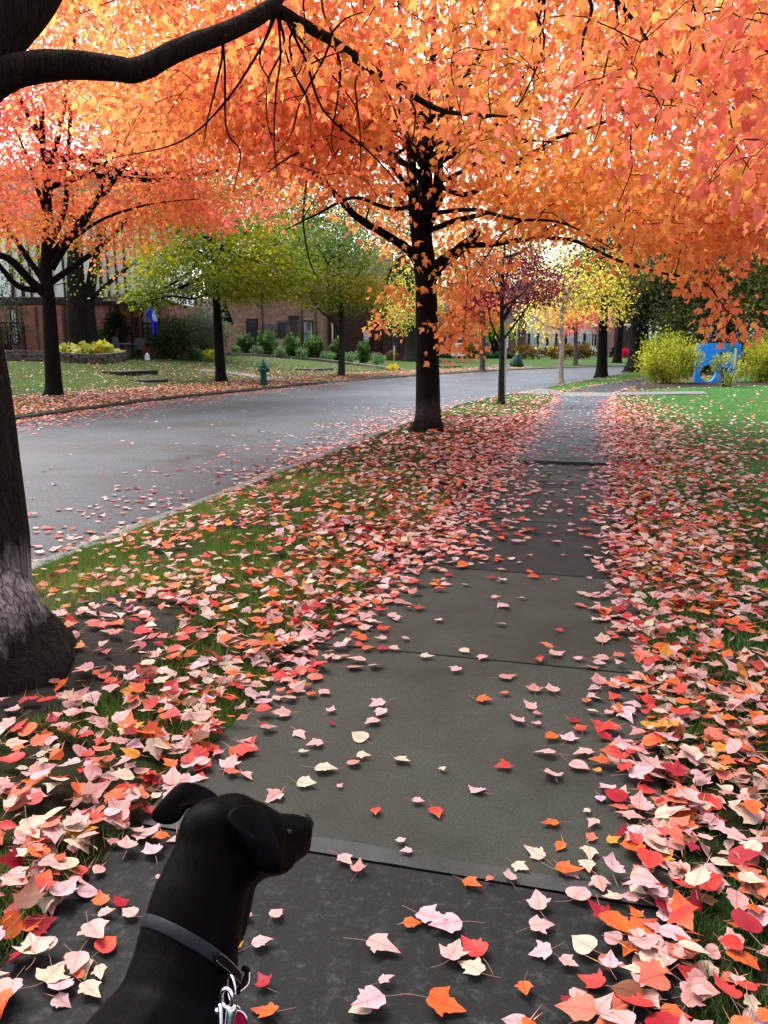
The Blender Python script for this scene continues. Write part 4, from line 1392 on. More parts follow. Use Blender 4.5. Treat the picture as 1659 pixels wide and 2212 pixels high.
# dark trees behind the panel
for lab, bp_, st, crn, sd, dep, pal in (
        ('dark green spreading tree with black trunk behind the blue play panel', (1580, 790), [(1580, 740), (1578, 690), (1575, 620), (1570, 540)], [((1570, 620, 0), (130, 85, 3.2), 1.0), ((1500, 690, -0.5), (90, 35, 1.8), 0.4), ((1560, 520, 0), (150, 80, 3.5), 0.6)], 59, 41.0, DARKGREEN),
        ('dark green tree filling the right edge behind the bushes', (1690, 800), [(1690, 740), (1690, 660), (1690, 560)], [((1680, 650, 0), (85, 95, 2.6), 1.0), ((1670, 540, 0), (110, 90, 3), 0.7)], 61, 38.0, [(0.03, 0.05, 0.02), (0.05, 0.07, 0.02), (0.09, 0.10, 0.03), (0.14, 0.14, 0.03)]),
        ('dark bushy tree between the great oak and the blue play panel', (1480, 790), [(1478, 740), (1476, 690), (1474, 620)], [((1470, 650, 0), (85, 70, 2.8), 1.0), ((1440, 580, 0), (90, 60, 3), 0.6)], 67, 47.0, DARKGREEN)):
    std_tree(lab, bp_, st, 0.3, crn, 520, 30, 0.15, T_OVAL, pal, M_BARK_DARK, 'shade_tree', 'tree', 'dark trees behind the play panel', seed=sd, leafm=M_GREEN, sig=(0.5, 0.5, 0.32), nlimb=7, twig=0.015, zmin=2.0, depth=dep, first=0.4, gap=0.05)
# thin young street trees across the road
std_tree('young street tree with grey trunk, black foot and red orange leaves across the road', (1041, 801), [(1043, 770), (1045, 730), (1046, 690), (1047, 640)], 0.16, [((1045, 670, 0), (62, 42, 1.8), 1.0), ((1010, 640, 0), (40, 40, 1.5), 0.4)], 190, 20, 0.13, T_MAPLE_S, [(0.5, 0.05, 0.07), (0.7, 0.10, 0.08), (0.75, 0.2, 0.05), (0.3, 0.25, 0.04)], M_BARK_GREY,
         'young_tree', 'tree', None, seed=71, sig=(0.35, 0.35, 0.25), nlimb=6, twig=0.01, zmin=2.6, first=0.55)
std_tree('thin grey street tree with red and pink leaves far along the opposite kerb', (1243, 789), [(1244, 760), (1245, 725), (1246, 690)], 0.17, [((1235, 690, 0), (70, 32, 2.0), 1.0)], 130, 18, 0.15, T_MAPLE_S, [(0.7, 0.12, 0.10), (0.75, 0.25, 0.08), (0.75, 0.10, 0.14), (0.75, 0.4, 0.1)], M_BARK_GREY, 'young_tree', 'tree', None, seed=73,
         sig=(0.4, 0.4, 0.25), nlimb=6, twig=0.012, zmin=2.4, first=0.55)
std_tree('flared trunk tree with pale yellow leaves beside the dark brick porch', (893, 768), [(892, 745), (893, 700), (894, 650), (894, 590)], 0.75, [((890, 660, 0), (52, 62, 4.0), 1.0), ((910, 600, 0), (60, 50, 4), 0.5)], 230, 20, 0.22, T_OVAL, [(0.30, 0.34, 0.05), (0.5, 0.5, 0.08), (0.66, 0.60, 0.14), (0.74, 0.68, 0.22)], M_BARK_GREEN, 'old_tree', 'tree', None, seed=79,
         leafm=M_GREEN, sig=(0.6, 0.6, 0.5), nlimb=6, twig=0.02, zmin=2.5, depth=68.0, flare=0.6, first=0.5, gap=0.2)
std_tree('small bent dark tree in front of the ochre hedge', (1072, 762), [(1068, 745), (1064, 735), (1060, 725), (1062, 700)], 0.5, [((1062, 705, 0), (42, 26, 3), 1.0)], 110, 20, 0.25, T_OVAL, [(0.10, 0.22, 0.03), (0.2, 0.32, 0.04), (0.34, 0.38, 0.05)], M_BARK_DARK, 'garden_tree', 'tree', None, seed=83, leafm=M_GREEN, sig=(0.7, 0.7, 0.5), nlimb=5, twig=0.02, depth=88.0, zmin=1.8)
# tall trees that close the view behind the houses
for lab, u, dep, cr, pal, sd in (
        ('tall yellow green tree rising behind the half timbered house', 60, 62, ((60, 500, 0), (190, 130, 6), 1.0), YELGREEN, 101),
        ('tall mid green tree behind the brick houses, left of its neighbours', 330, 66, ((330, 450, 0), (210, 150, 6), 1.0), GREEN, 103),
        ('tall olive green tree rising behind the roof of the stone doored house', 560, 84, ((570, 470, 0), (190, 140, 6), 1.0), YELGREEN, 107),
        ('tall dark green tree behind the roofs between the two brick houses', 740, 88, ((750, 490, 0), (170, 130, 6), 1.0), GREEN, 109),
        ('tall yellow tree behind the far plum brick house', 1010, 130, ((1020, 540, 0), (150, 125, 7), 1.0), [(0.2, 0.25, 0.05), (0.45, 0.42, 0.06), (0.6, 0.5, 0.08)], 113),
        ('tall golden tree behind the white house', 1230, 135, ((1210, 550, 0), (150, 110, 7), 1.0), [(0.25, 0.28, 0.06), (0.5, 0.42, 0.06), (0.7, 0.5, 0.08)], 127),
        ('tall green tree far behind the white timbered house on the right', 1450, 110, ((1450, 590, 0), (160, 100, 7), 1.0), DARKGREEN, 131),
        ('tall pale green tree standing above the right hand hedge line', 1640, 90, ((1640, 580, 0), (150, 110, 6), 1.0), GREEN, 137)):
    cv, rv = cr[0][1], cr[1][1]
    std_tree(lab, (u, 765), [(u, 690), (u + 4, 620), (u + 2, cv)], 0.45, [cr], 520, 24, 0.30, T_OVAL, pal, M_BARK_DARK, 'tall_tree', 'tree', 'trees closing the view', seed=sd, leafm=M_GREEN, sig=(0.85, 0.85, 0.55), nlimb=7, twig=0.03, zmin=3.0, depth=dep, gap=0.08, first=0.5, gfreq=0.25, twig_max=4)

# ------------------------------------------------------------------ houses
class House:
    """Local frame: x along the picture's right, y away from the eye, z up; px() turns picture points of the facade plane into it."""

    def __init__(self, label, u0, dist, z0, cat='house', name='brick_house', group=None):
        self.d = dist
        o = VP(u0, 770, dist)
        o[2] = z0
        self.o = o
        self.root = thing(name, label, cat, tuple(o), YAW, group)

    def px(self, u, v, off=0.0):
        p = VP(u, v, self.d + off) - self.o
        return float(p @ RIGHT), float(p[2])

    def rect(self, u0, v0, u1, v1, off=0.0):
        x0, z1 = self.px(u0, v0, off)
        x1, z0 = self.px(u1, v1, off)
        return x0, x1, z0, z1

    def block(self, name, mat_, u0, v0, u1, v1, y0, y1, parent=None, zbot=None, bev=0.0):
        x0, x1, z0, z1 = self.rect(u0, v0, u1, v1)
        if zbot is not None:
            z0 = zbot
        return MB().box((x0, y0, z0), (x1, y1, z1), 0, bev).build(name, mat_, parent or self.root)

    def window(self, u0, v0, u1, v1, y, glass, frame=None, nx=2, nz=3, fw=0.07, sill=None, bar=None, mid=False):
        x0, x1, z0, z1 = self.rect(u0, v0, u1, v1)
        f = MB()
        f.box((x0 - fw, y - 0.07, z0 - fw), (x0, y + 0.02, z1 + fw)).box((x1, y - 0.07, z0 - fw), (x1 + fw, y + 0.02, z1 + fw))
        f.box((x0, y - 0.068, z1), (x1, y + 0.02, z1 + fw)).box((x0, y - 0.068, z0 - fw), (x1, y + 0.02, z0))
        w = f.build('window', frame or M_TIMBER, self.root)
        MB().box((x0, y - 0.03, z0), (x1, y + 0.01, z1)).build('pane', glass, w)
        g = MB()
        for i in range(1, nx):
            x = x0 + (x1 - x0) * i / nx
            g.box((x - 0.015, y - 0.048, z0), (x + 0.015, y - 0.031, z1))
        for i in range(1, nz):
            z = z0 + (z1 - z0) * i / nz
            h = 0.05 if (mid and i == nz // 2) else 0.014
            g.box((x0, y - 0.055 if h > 0.02 else y - 0.051, z - h), (x1, y - 0.0312, z + h))
        if nx > 1 or nz > 1:
            g.build('glazing_bar', bar or M_LEAD, w)
        if sill is not None:
            MB().box((x0 - 0.15, y - 0.16, z0 - fw - 0.12), (x1 + 0.15, y - 0.071, z0 - fw - 0.002)).build('sill', sill, w)
        return w

    def door(self, u0, v0, u1, v1, y, mat_, frame=None):
        x0, x1, z0, z1 = self.rect(u0, v0, u1, v1)
        d = MB()
        d.box((x0, y - 0.04, z0), (x1, y + 0.02, z1))
        hh, ww = z1 - z0, x1 - x0
        for a, b_ in ((0.06, 0.36), (0.42, 0.66), (0.72, 0.95)):
            for p, q in ((0.10, 0.46), (0.54, 0.90)):
                d.box((x0 + ww * p, y - 0.06, z0 + hh * a), (x0 + ww * q, y - 0.041, z0 + hh * b_))
        dd = d.build('door', mat_, self.root)
        MB().lathe([(0.0, -0.05), (0.04, -0.045), (0.05, -0.02), (0.02, 0.0)], 10, (x1 - 0.12, y - 0.062, z0 + hh * 0.45), 0, 'y').build('handle', M_STEEL, dd)
        if frame:
            f = MB().box((x0 - 0.1, y - 0.06, z0), (x0, y + 0.02, z1 + 0.1)).box((x1, y - 0.06, z0), (x1 + 0.1, y + 0.02, z1 + 0.1)).box((x0, y - 0.058, z1), (x1, y + 0.02, z1 + 0.1))
            f.build('door_frame', frame, self.root)

    def pipe(self, u, v0, v1, y, mat_, name='downspout'):
        x, z1 = self.px(u, v0)
        _, z0 = self.px(u, v1)
        MB().tube([(x, y, z0), (x, y, (z0 + z1) / 2), (x, y, z1)], 0.055, 8).build(name, mat_, self.root)

    def roof(self, name, mat_, u0, u1, v_eave, v_ridge, y0, depth, over=0.35):
        x0, x1, ze, zr = self.rect(u0, v_ridge, u1, v_eave)
        V = [(x0, y0 - over, ze), (x1, y0 - over, ze), (x1, y0 + depth / 2, zr), (x0, y0 + depth / 2, zr), (x0, y0 + depth + over, ze), (x1, y0 + depth + over, ze)]
        V += [(a, b_, c - 0.18) for a, b_, c in V]
        F = [(0, 1, 2, 3), (3, 2, 5, 4), (7, 6, 9, 8), (8, 9, 10, 11), (0, 6, 7, 1), (4, 5, 11, 10), (0, 3, 9, 6), (3, 4, 10, 9), (1, 7, 8, 2), (2, 8, 11, 5)]
        MB().add(V, F).build(name, mat_, self.root)


# left: tudor house, brick below, white stucco between dark timbers above
h = House('half timbered house with red brick ground floor and white stucco between dark timbers', 150, 45.0, 0.85, 'house', 'half_timbered_house')
h.block('wall', M_BRICK_RED, -420, 652, 372, 800, 0, 8)
h.block('upper_wall', M_STUCCO, -420, 470, 345, 650, 0.03, 8.0)
h.block('timber_band', M_TIMBER, -420, 642, 342, 659, -0.12, -0.003)
x0, x1, z0, z1 = h.rect(-420, 470, 345, 640)
for u, w in ((-160, 9), (-90, 9), (-30, 9), (22, 8), (44, 8), (62, 10), (84, 8), (108, 8), (135, 9), (166, 8), (200, 9), (215, 5), (231, 7), (249, 7), (268, 6), (292, 8), (320, 8)):
    a, b_, c, d_ = h.rect(u - w / 2, 470, u + w / 2, 642)
    MB().box((a, -0.07, c + 0.004), (b_, 0.02, d_)).build('timber_stud', M_TIMBER, h.root)
h.block('pier', M_BRICK_RED, 58, 661, 150, 800, -0.55, -0.004)
a, b_, c, d_ = h.rect(84, 664, 99, 800)
MB().box((a, -0.62, c), (b_, -0.552, d_)).build('quoin', M_STONEBLOCK, h.root)
h.window(24, 668, 40, 742, -0.01, M_GLASS_PALE, M_TIMBER, 2, 4, 0.06, None, M_LEAD, True)
h.window(47, 668, 57, 742, -0.01, M_GLASS_PALE, M_TIMBER, 2, 4, 0.06, None, M_LEAD, True)
h.window(141, 668, 155, 752, -0.56 if False else -0.01, M_GLASS_CURT, M_TIMBER, 2, 4, 0.06, None, M_LEAD, True)
h.window(191, 668, 203, 704, -0.01, M_GLASS_CURT, M_TIMBER, 2, 2, 0.06, M_TIMBER, M_LEAD)
h.window(308, 655, 345, 742, -0.01, M_GLASS_CURT, M_TIMBER, 4, 4, 0.08, None, M_LEAD, True)
# porch with brick pillars, herringbone panel and a small roof
h.roof('porch_roof', M_SHINGLE, 248, 332, 655, 636, -1.9, 3.4)
h.block('porch_post', M_TIMBER, 273, 656, 281, 800, -1.5, -1.3)
h.block('porch_post', M_TIMBER, 303, 656, 308, 800, -1.5, -1.3)
h.block('porch_pillar', M_BRICK_RED, 282, 656, 297, 706, -1.48, -1.2)
h.block('porch_rail', M_TIMBER, 281.5, 707, 302.5, 715, -1.5, -1.3)
h.block('porch_panel', M_BRICK_TAN, 281.5, 716, 302.5, 790, -1.45, -1.32)
h.door(284, 690, 300, 775, -0.03, M_DOOR, M_TIMBER)
h.roof('roof', M_SHINGLE, -440, 365, 474, 330, 0.2, 8.0)

# garage wing with a low brown roof
h = House('low garage wing with brown shingle roof and dark opening behind the shrubs', 420, 52.0, 0.85, 'garage', 'garage')
h.block('wall', M_BRICK_RED, 350, 692, 470, 800, 0, 5)
h.block('opening', M_BLACK, 398, 694, 462, 780, -0.02, 0.1)  # solid black block, paints the darkness inside the garage
h.roof('roof', M_SHINGLE, 345, 470, 691, 640, 0.0, 5.0, 0.5)

# centre: long brick house with stone round the door
h = House('long brown brick house with dark stone round its narrow wooden door', 570, 66.0, 0.40, 'house', 'brick_house')
h.block('wall', M_BRICK_TAN, 448, 630, 696, 800, 0, 7)
h.roof('roof', M_SHINGLE, 440, 704, 632, 545, 0.0, 7.0, 0.5)
h.block('gable_wall', M_BRICK_TAN, 596, 622, 650, 629, -0.05, 0.4)
h.block('stone_surround', M_STONEBLOCK, 570, 700, 600, 731, -0.05, -0.003)
h.block('stone_surround', M_STONEBLOCK, 597, 692, 628, 731, -0.07, -0.003)
h.block('stone_surround', M_STONEBLOCK, 623, 682, 650, 770, -0.12, -0.003)
h.block('stone_lintel', M_STEPSTONE, 624, 682, 646, 691, -0.17, -0.122)
h.block('pale_stone', M_PALESTONE, 585, 732, 622, 775, -0.09, -0.004)
h.window(534, 691, 557, 752, -0.01, M_GLASS_DARK, M_BLACK, 3, 4, 0.08)
h.window(604, 701, 613, 722, -0.08, M_GLASS_DARK, M_STEPSTONE, 1, 1, 0.12, M_STEPSTONE)
h.door(627, 693, 642, 765, -0.13, M_DOOR)
h.window(656, 695, 675, 745, -0.01, M_GLASS_CURT, M_TIMBER, 3, 2, 0.10, M_STEPSTONE)
for u in (566, 652, 682):
    h.pipe(u, 640, 775, -0.10 if u != 652 else -0.2, M_BROWNP)

# darker brick wing and house with arched porch and blue door
h = House('dark brick house with steep slate gable, white sash window and blue door', 800, 74.0, 0.15, 'house', 'brick_house')
h.block('wall', M_BRICK_DARK, 694, 612, 842, 800, 0, 8)
h.roof('roof', M_SHINGLE, 690, 850, 614, 540, 0.0, 8.0, 0.5)
h.window(785, 712, 797, 738, -0.01, M_GLASS_PALE, M_BLACK, 3, 4, 0.10, M_STONEBLOCK, M_WHITE, True)
h.window(706, 705, 714, 745, -0.01, M_GLASS_DARK, M_BLACK, 1, 1, 0.08)
h.pipe(718, 696, 765, -0.1, M_WHITE)
h.pipe(803, 700, 765, -0.1, M_BROWNP)
# gable block with two little arches
a, b_, c, d_ = h.rect(828, 612, 902, 800)
xm = (a + b_) / 2
_, zt = h.px(865, 552)
V = [(a, -1.6, c), (b_, -1.6, c), (b_, -1.6, d_), (xm, -1.6, zt), (a, -1.6, d_), (a, 6, c), (b_, 6, c), (b_, 6, d_), (xm, 6, zt), (a, 6, d_)]
MB().add(V, [(0, 1, 2, 3, 4), (5, 9, 8, 7, 6), (0, 5, 6, 1), (1, 6, 7, 2), (0, 4, 9, 5), (2, 7, 8, 3), (3, 8, 9, 4)]).build('gable', M_BRICK_DARK, h.root)
V = [(a - 0.5, -2.0, d_ - 0.55), (xm, -2.0, zt + 0.12), (b_ + 0.5, -2.0, d_ - 0.55), (a - 0.5, 6.3, d_ - 0.55), (xm, 6.3, zt + 0.12), (b_ + 0.5, 6.3, d_ - 0.55)]
V += [(p, q, s + 0.18) for p, q, s in V]
MB().add(V, [(0, 3, 4, 1), (1, 4, 5, 2), (6, 7, 10, 9), (7, 8, 11, 10), (0, 1, 7, 6), (1, 2, 8, 7), (3, 9, 10, 4), (4, 10, 11, 5), (0, 6, 9, 3), (2, 5, 11, 8)]).build('gable_roof', M_SLATE, h.root)
for u in (856, 868):
    a, b_, c, d_ = h.rect(u - 3.2, 648, u + 3.2, 664, -1.6)
    r0 = (b_ - a) / 2
    P = [(a, c), (b_, c)] + [((a + b_) / 2 + r0 * math.cos(t), d_ - r0 + r0 * math.sin(t)) for t in np.linspace(0, math.pi, 10)]
    V = [(p, -1.66, q) for p, q in P] + [(p, -1.5, q) for p, q in P]
    k = len(P)
    MB().add(V, [tuple(range(k)), tuple(range(2 * k - 1, k - 1, -1))] + [(i, (i + 1) % k + 0, (i + 1) % k + k, i + k) for i in range(k)]).build('arched_window', M_GLASS_DARK, h.root)
x0, x1, z0, z1 = h.rect(847, 714, 858, 766, -1.6)
dd = MB().box((x0, -1.66, z0), (x1, -1.58, z1)).build('door', M_BLUEDOOR, h.root)
MB().box((x0 + 0.08, -1.69, z0 + 1.0), (x1 - 0.08, -1.662, z1 - 0.1)).build('door_pane', M_GLASS_DARK, dd)
x0, x1, z0, z1 = h.rect(838, 700, 842, 712, -1.6)
MB().lathe([(0.03, 0), (0.12, 0.08), (0.14, 0.4), (0.03, 0.5)], 10, (x0, -1.78, z0)).box((x0 - 0.02, -1.78, z0 + 0.5), (x0 + 0.02, -1.6, z0 + 0.55)).build('wall_lantern', M_BLACK, h.root)

# far: plum brick house with white trim
h = House('far plum brick house with white framed window and white garage doors', 1020, 102.0, 0.05, 'house', 'brick_house')
h.block('wall', M_BRICK_FAR, 895, 672, 1134, 790, 0, 9)
h.roof('roof', M_SHINGLE, 888, 1140, 674, 615, 0, 9, 0.6)
h.window(982, 716, 994, 730, -0.01, M_GLASS_DARK, M_WHITE, 1, 1, 0.16)
for u in (1025, 1117):
    h.pipe(u, 690, 760, -0.15, M_WHITE)
x0, x1, z0, z1 = h.rect(1059, 724, 1073, 752)
P = [(x0, z0), (x1, z0), (x1, z1 - 0.5), ((x0 + x1) / 2 + 0.2, z1), ((x0 + x1) / 2 - 0.2, z1), (x0, z1 - 0.5)]
V = [(p, -0.1, q) for p, q in P] + [(p, 0.05, q) for p, q in P]
MB().add(V, [tuple(range(6)), tuple(range(11, 5, -1))] + [(i, (i + 1) % 6, (i + 1) % 6 + 6, i + 6) for i in range(6)]).build('white_gate', M_WHITE, h.root)
h.block('garage_door', M_WHITE, 1087, 726, 1097, 752, -0.1, 0.05)

# far: white house with columns
h = House('white clapboard house with black shutters and columned porch beyond the bend', 1230, 108.0, 0.10, 'house', 'white_house')
h.block('wall', M_SIDING, 1134, 662, 1326, 790, 0, 9)
h.roof('roof', M_SHINGLE, 1128, 1332, 664, 600, 0, 9, 0.6)
for u in (1152, 1192, 1232, 1272):
    h.window(u - 5, 722, u + 5, 746, -0.01, M_GLASS_PALE, M_WHITE, 2, 3, 0.12, None, M_WHITE)
    for s in (-1, 1):
        h.block('shutter', M_BLACK, u + s * 9.5 - 2.2, 720, u + s * 9.5 + 2.2, 748, -0.1, -0.004)
h.door(1284, 722, 1291, 762, -0.06, M_BLACK, M_WHITE)
for u in (1295, 1312):
    x, z1 = h.px(u, 706)
    _, z0 = h.px(u, 766)
    MB().lathe([(0.5, z0), (0.5, z0 + 0.2), (0.40, z0 + 0.3), (0.34, z1 - 0.3), (0.46, z1 - 0.1), (0.46, z1)], 14, (x, -1.6, 0)).build('column', M_WHITE, h.root)
h.block('porch_roof', M_WHITE, 1280, 698, 1322, 706, -2.2, -0.004)

# far right: white timbered house glimpsed between the trunks
h = House('dark house with white timber pattern glimpsed between the trunks on the right', 1400, 95.0, 0.05, 'house', 'timbered_house')
h.block('wall', M_BRICK_DARK, 1330, 668, 1475, 790, 0, 8)
h.roof('roof', M_SHINGLE, 1322, 1483, 670, 600, 0, 8, 0.6)
for u in (1345, 1366, 1408, 1424, 1440, 1462):
    h.window(u - 4, 712, u + 4, 738, -0.01, M_GLASS_DARK, M_TIMBER, 2, 3, 0.12)
for u0, v0, u1, v1 in ((1400, 690, 1404, 760), (1416, 695, 1419, 745), (1430, 700, 1434, 752), (1400, 704, 1475, 708), (1335, 700, 1400, 703)):
    x0, x1, z0, z1 = h.rect(u0, v0, u1, v1)
    MB().box((x0, -0.09 if u1 - u0 < 10 else -0.085, z0), (x1, -0.005, z1)).build('timber', M_WHITE, h.root)

# ------------------------------------------------------------------ shrubs and garden plants


def shrub(label, u, v, wpx, hpx, pal, n=700, leaf=0.07, template=T_OVAL, name='shrub', cat='shrub', group=None, seed=1, depth=None, leafm=None, dpt=None, stems=7, up=0.35, droop=0.0, shape=(1, 1), spread=0.3, anchor=None):
    """Shrub whose foot stands at picture point (u, v)."""
    bp = hit(u, v) if depth is None else D(u, v, depth)
    if depth is not None:
        bp[2] = ground_z(bp[None])[0]
    if anchor is not None:
        bp = np.array(anchor, float)
    k = float(proj(bp)[2]) / FPX
    W, H = wpx * k / 2, hpx * k
    r = np.random.default_rng(seed)
    root = thing(name, label, cat, tuple(bp), 0, group)
    st = MB()
    ends = []
    dy = dpt or W * 0.8
    for i in range(stems):
        a = 2 * math.pi * i / stems + r.uniform(-0.3, 0.3)
        q = r.uniform(0.3, 0.8)
        e = np.array([math.cos(a) * W * q, math.sin(a) * dy * q, H * r.uniform(0.6, 0.92)])
        P = catmull([np.array([math.cos(a), math.sin(a), 0]) * min(W, 0.25) * 0.4 + [0, 0, -0.05], e * [0.45, 0.45, 0.5] + r.normal(0, 0.03, 3), e], 7)
        st.tube(P, np.linspace(0.010 + 0.006 * H, 0.004, 7), 5)
        ends.append(P)
    st.build('stems', M_BARK_DARK, root)
    nc = max(10, n // 14)
    c = []
    while len(c) < nc:
        d = r.normal(size=3)
        d /= np.linalg.norm(d)
        q = r.uniform(0.25, 1) ** 0.5
        p = np.array([d[0] * W * q, d[1] * dy * q, H * 0.52 + d[2] * H * 0.48 * q])
        if noise.noise(Vector((p[0] / W * 2 + seed, p[1] / W * 2, p[2] / H * 2.4))) < -0.28:
            continue
        wz = 1 - shape[0] * 0.35 * (1 - p[2] / H) ** 2
        p[0] *= wz
        p[1] *= wz
        c.append(p)
    c = np.array(c)
    m_ = max(6, n // nc)
    ci = np.repeat(np.arange(nc), m_)
    off = r.normal(0, 1, (len(ci), 3)) * np.array([W, dy, H]) * spread * 0.42
    P = c[ci] + off
    P[:, 2] = np.clip(P[:, 2], 0.03, None)
    out = unit(P * [1, 1, 0.5] + [0, 0, 0.1])
    Ax = unit(out * 0.6 + r.normal(0, 0.5, P.shape) + [0, 0, up - droop])
    Nn = unit(r.normal(0, 0.6, P.shape) + [0, 0, 0.6] + out * 0.4)
    size = leaf * r.uniform(0.6, 1.25, len(P))
    t = np.clip(P[:, 2] / H, 0, 1)
    col = pal_pick(pal, P + bp, 1.4 / max(W, 0.3), seed, 0.22, r)
    V, Lp, Sz, Cc = scatter(template, P, Ax, Nn, size, col)
    link('foliage', big_mesh('foliage', V, Lp, Sz, Cc, [leafm or M_GREEN]), root)
    return root


LIME = [(0.0862, 0.1121, 0.0172), (0.2242, 0.2587, 0.0259), (0.345, 0.3622, 0.0431), (0.4485, 0.4485, 0.069), (0.5002, 0.483, 0.1121)]
MIDG = [(0.021, 0.0385, 0.014), (0.035, 0.0665, 0.021), (0.056, 0.105, 0.028), (0.098, 0.168, 0.042)]
GREYG = [(0.044, 0.0605, 0.033), (0.0715, 0.099, 0.055), (0.11, 0.143, 0.0825), (0.154, 0.187, 0.11)]
DEEPG = [(0.0066, 0.0154, 0.0077), (0.011, 0.0248, 0.011), (0.0193, 0.0358, 0.0154), (0.0275, 0.044, 0.0165)]
PALEG = [(0.05, 0.09, 0.04), (0.08, 0.135, 0.06), (0.11, 0.17, 0.07)]
OCHRE = [(0.054, 0.033, 0.0072), (0.114, 0.066, 0.0108), (0.168, 0.102, 0.012), (0.156, 0.12, 0.018)]

shrub('large yellow green bush at the left of the blue play panel, growing from the mulch', 1440, 832, 138, 98, LIME, 8200, 0.08, name='bush', cat='bush', group=None, seed=201, stems=14, up=0.5, dpt=1.1, shape=(1.4, 1))
shrub('small yellow green bush half covering the front of the blue play panel', 1548, 834, 84, 72, LIME, 1000, 0.078, name='bush', cat='bush', seed=203, stems=8, up=0.4, dpt=0.45, anchor=G(1548, 834) - FWDH * 0.85, spread=0.2)
shrub('yellow green bush at the right edge of the picture past the play panel', 1648, 830, 100, 94, LIME, 5600, 0.08, name='bush', cat='bush', seed=205, stems=10, up=0.5, dpt=0.9, shape=(1.4, 1))
# along the stone edging in front of the long brick house
zz = lambda x, y: ((600 + x / 2.212) / 1.507, (850 + y / 2.212) / 1.507)
for i, (x, y, w, h_) in enumerate(((438, 672, 92, 120), (596, 680, 120, 135), (772, 690, 110, 125), (936, 700, 125, 130), (1096, 705, 85, 115), (1290, 730, 80, 115))):
    u, v = zz(x, y)
    lab = ['upright green shrub before the dark leaded window, leftmost in the garden row', 'broad green shrub with bright tips between the leaded window and the pale stone', 'green shrub standing before the narrow wooden door', 'round green shrub before the curtained window of the long brick house',
           'green shrub beside the slim mossy trunk in the garden row', 'narrow dark green shrub before the dark brick house, end of the garden row'][i]
    shrub(lab, u, v + 4, w / 2.75, h_ / 2.9, [tuple(np.array(c) * 1.5) for c in MIDG], 1500, 0.17, group=None, seed=210 + i, stems=7, up=0.55, depth=57.5)
for i, (x, y, w, h_, lab) in enumerate(((370, 668, 75, 50, 'low pale green mound beside the big trunk at the start of the garden row'), (525, 672, 85, 55, 'low pale green mound between the two leftmost garden shrubs'), (690, 682, 85, 60, 'low pale green mound in front of the pale stone patch'),
                                    (845, 690, 85, 75, 'low pale green mound with yellow tips beneath the door side downspout'), (1035, 702, 100, 55, 'low pale green mound left of the slim mossy trunk'), (1200, 712, 110, 60, 'low pale green mound right of the slim mossy trunk'), (1390, 735, 105, 60, 'low pale green mound last in the garden row before the lawn'))):
    u, v = zz(x, y)
    shrub(lab, u, v + 2, w / 3.0, h_ / 3.0, [tuple(np.array(c) * 1.7) for c in PALEG], 700, 0.14, T_NARROW, name='garden_plant', cat='plant', group=None, seed=230 + i, stems=5, up=0.8, depth=56.5)
shrub('tall grey green feathery shrub behind the yellow green tree trunk', 448, 757, 112, 98, [tuple(np.array(c) * 1.5) for c in GREYG], 4600, 0.2, T_NARROW, seed=240, stems=12, up=0.2, droop=0.1, depth=46.5)
shrub('broad dark green yew mound right of the blue flag', 375, 764, 108, 80, DEEPG[2:] + MIDG[1:3], 4200, 0.18, T_NARROW, seed=241, stems=10, up=0.2, depth=43.6)
shrub('small dark conifer left of the porch behind the iron chairs', 255, 766, 62, 92, DEEPG, 2600, 0.17, T_NARROW, name='conifer', cat='conifer', seed=242, stems=6, up=0.3, depth=42.8)
shrub('low spreading dark yew against the brick wall right of the twin trunk', 222, 757, 66, 46, MIDG[:3], 2000, 0.17, T_NARROW, seed=243, stems=7, up=0.1, depth=42.6)
shrub('sparse grey leaved climber over the lattice at the left edge', 20, 770, 90, 165, GREYG, 620, 0.15, T_OVAL, name='climber', cat='climber', seed=244, stems=6, up=0.0, droop=0.3, spread=0.4, depth=42.2)
shrub('burgundy red vine hanging over the porch pillar', 288, 767, 44, 118, [(0.10, 0.015, 0.02), (0.18, 0.02, 0.035), (0.24, 0.035, 0.06)], 420, 0.13, T_NARROW, name='vine', cat='vine', seed=245, stems=5, up=-0.4, depth=43.0, shape=(2.4, 1))
shrub('yellow leaved hosta clump right of the green ground cover, left of the dark trunk', 457, 761, 42, 22, [(0.3, 0.34, 0.04), (0.5, 0.46, 0.05), (0.62, 0.55, 0.07)], 420, 0.14, name='hosta', cat='plant', seed=246, stems=5, depth=44.5)
shrub('bright green hosta clump at the foot of the feathery shrub', 420, 760, 36, 22, [(0.04, 0.12, 0.03), (0.07, 0.2, 0.05)], 420, 0.14, name='hosta', cat='plant', seed=247, stems=5, depth=44.0)
shrub('small yellow flower clump at the corner of the stone edging', 846, 801, 30, 12, [(0.6, 0.45, 0.04), (0.75, 0.58, 0.06)], 240, 0.10, name='flower_clump', cat='flowers', seed=248, stems=4, up=0.6)
shrub('brownish red hydrangea shrub before the arched brick porch', 848, 764, 30, 18, [(0.10, 0.06, 0.04), (0.2, 0.12, 0.09), (0.12, 0.14, 0.05)], 300, 0.18, seed=249, stems=5, depth=68)
shrub('low faded shrub under the white sash window', 815, 765, 34, 14, [(0.10, 0.08, 0.04), (0.2, 0.15, 0.07)], 240, 0.18, seed=250, stems=5, depth=68)
for i, (u, w, lab) in enumerate(((965, 26, 'clipped ochre hedge left of the white downspout on the plum brick house'), (1010, 30, 'clipped ochre hedge between the yard sign and the white downspout'), (1036, 26, 'clipped ochre hedge right of the white downspout'))):
    shrub(lab, u, 762, w * 1.35, 24, OCHRE, 700, 0.28, name='hedge', cat='hedge', group=None, seed=260 + i, stems=5, depth=92.0, dpt=0.9)
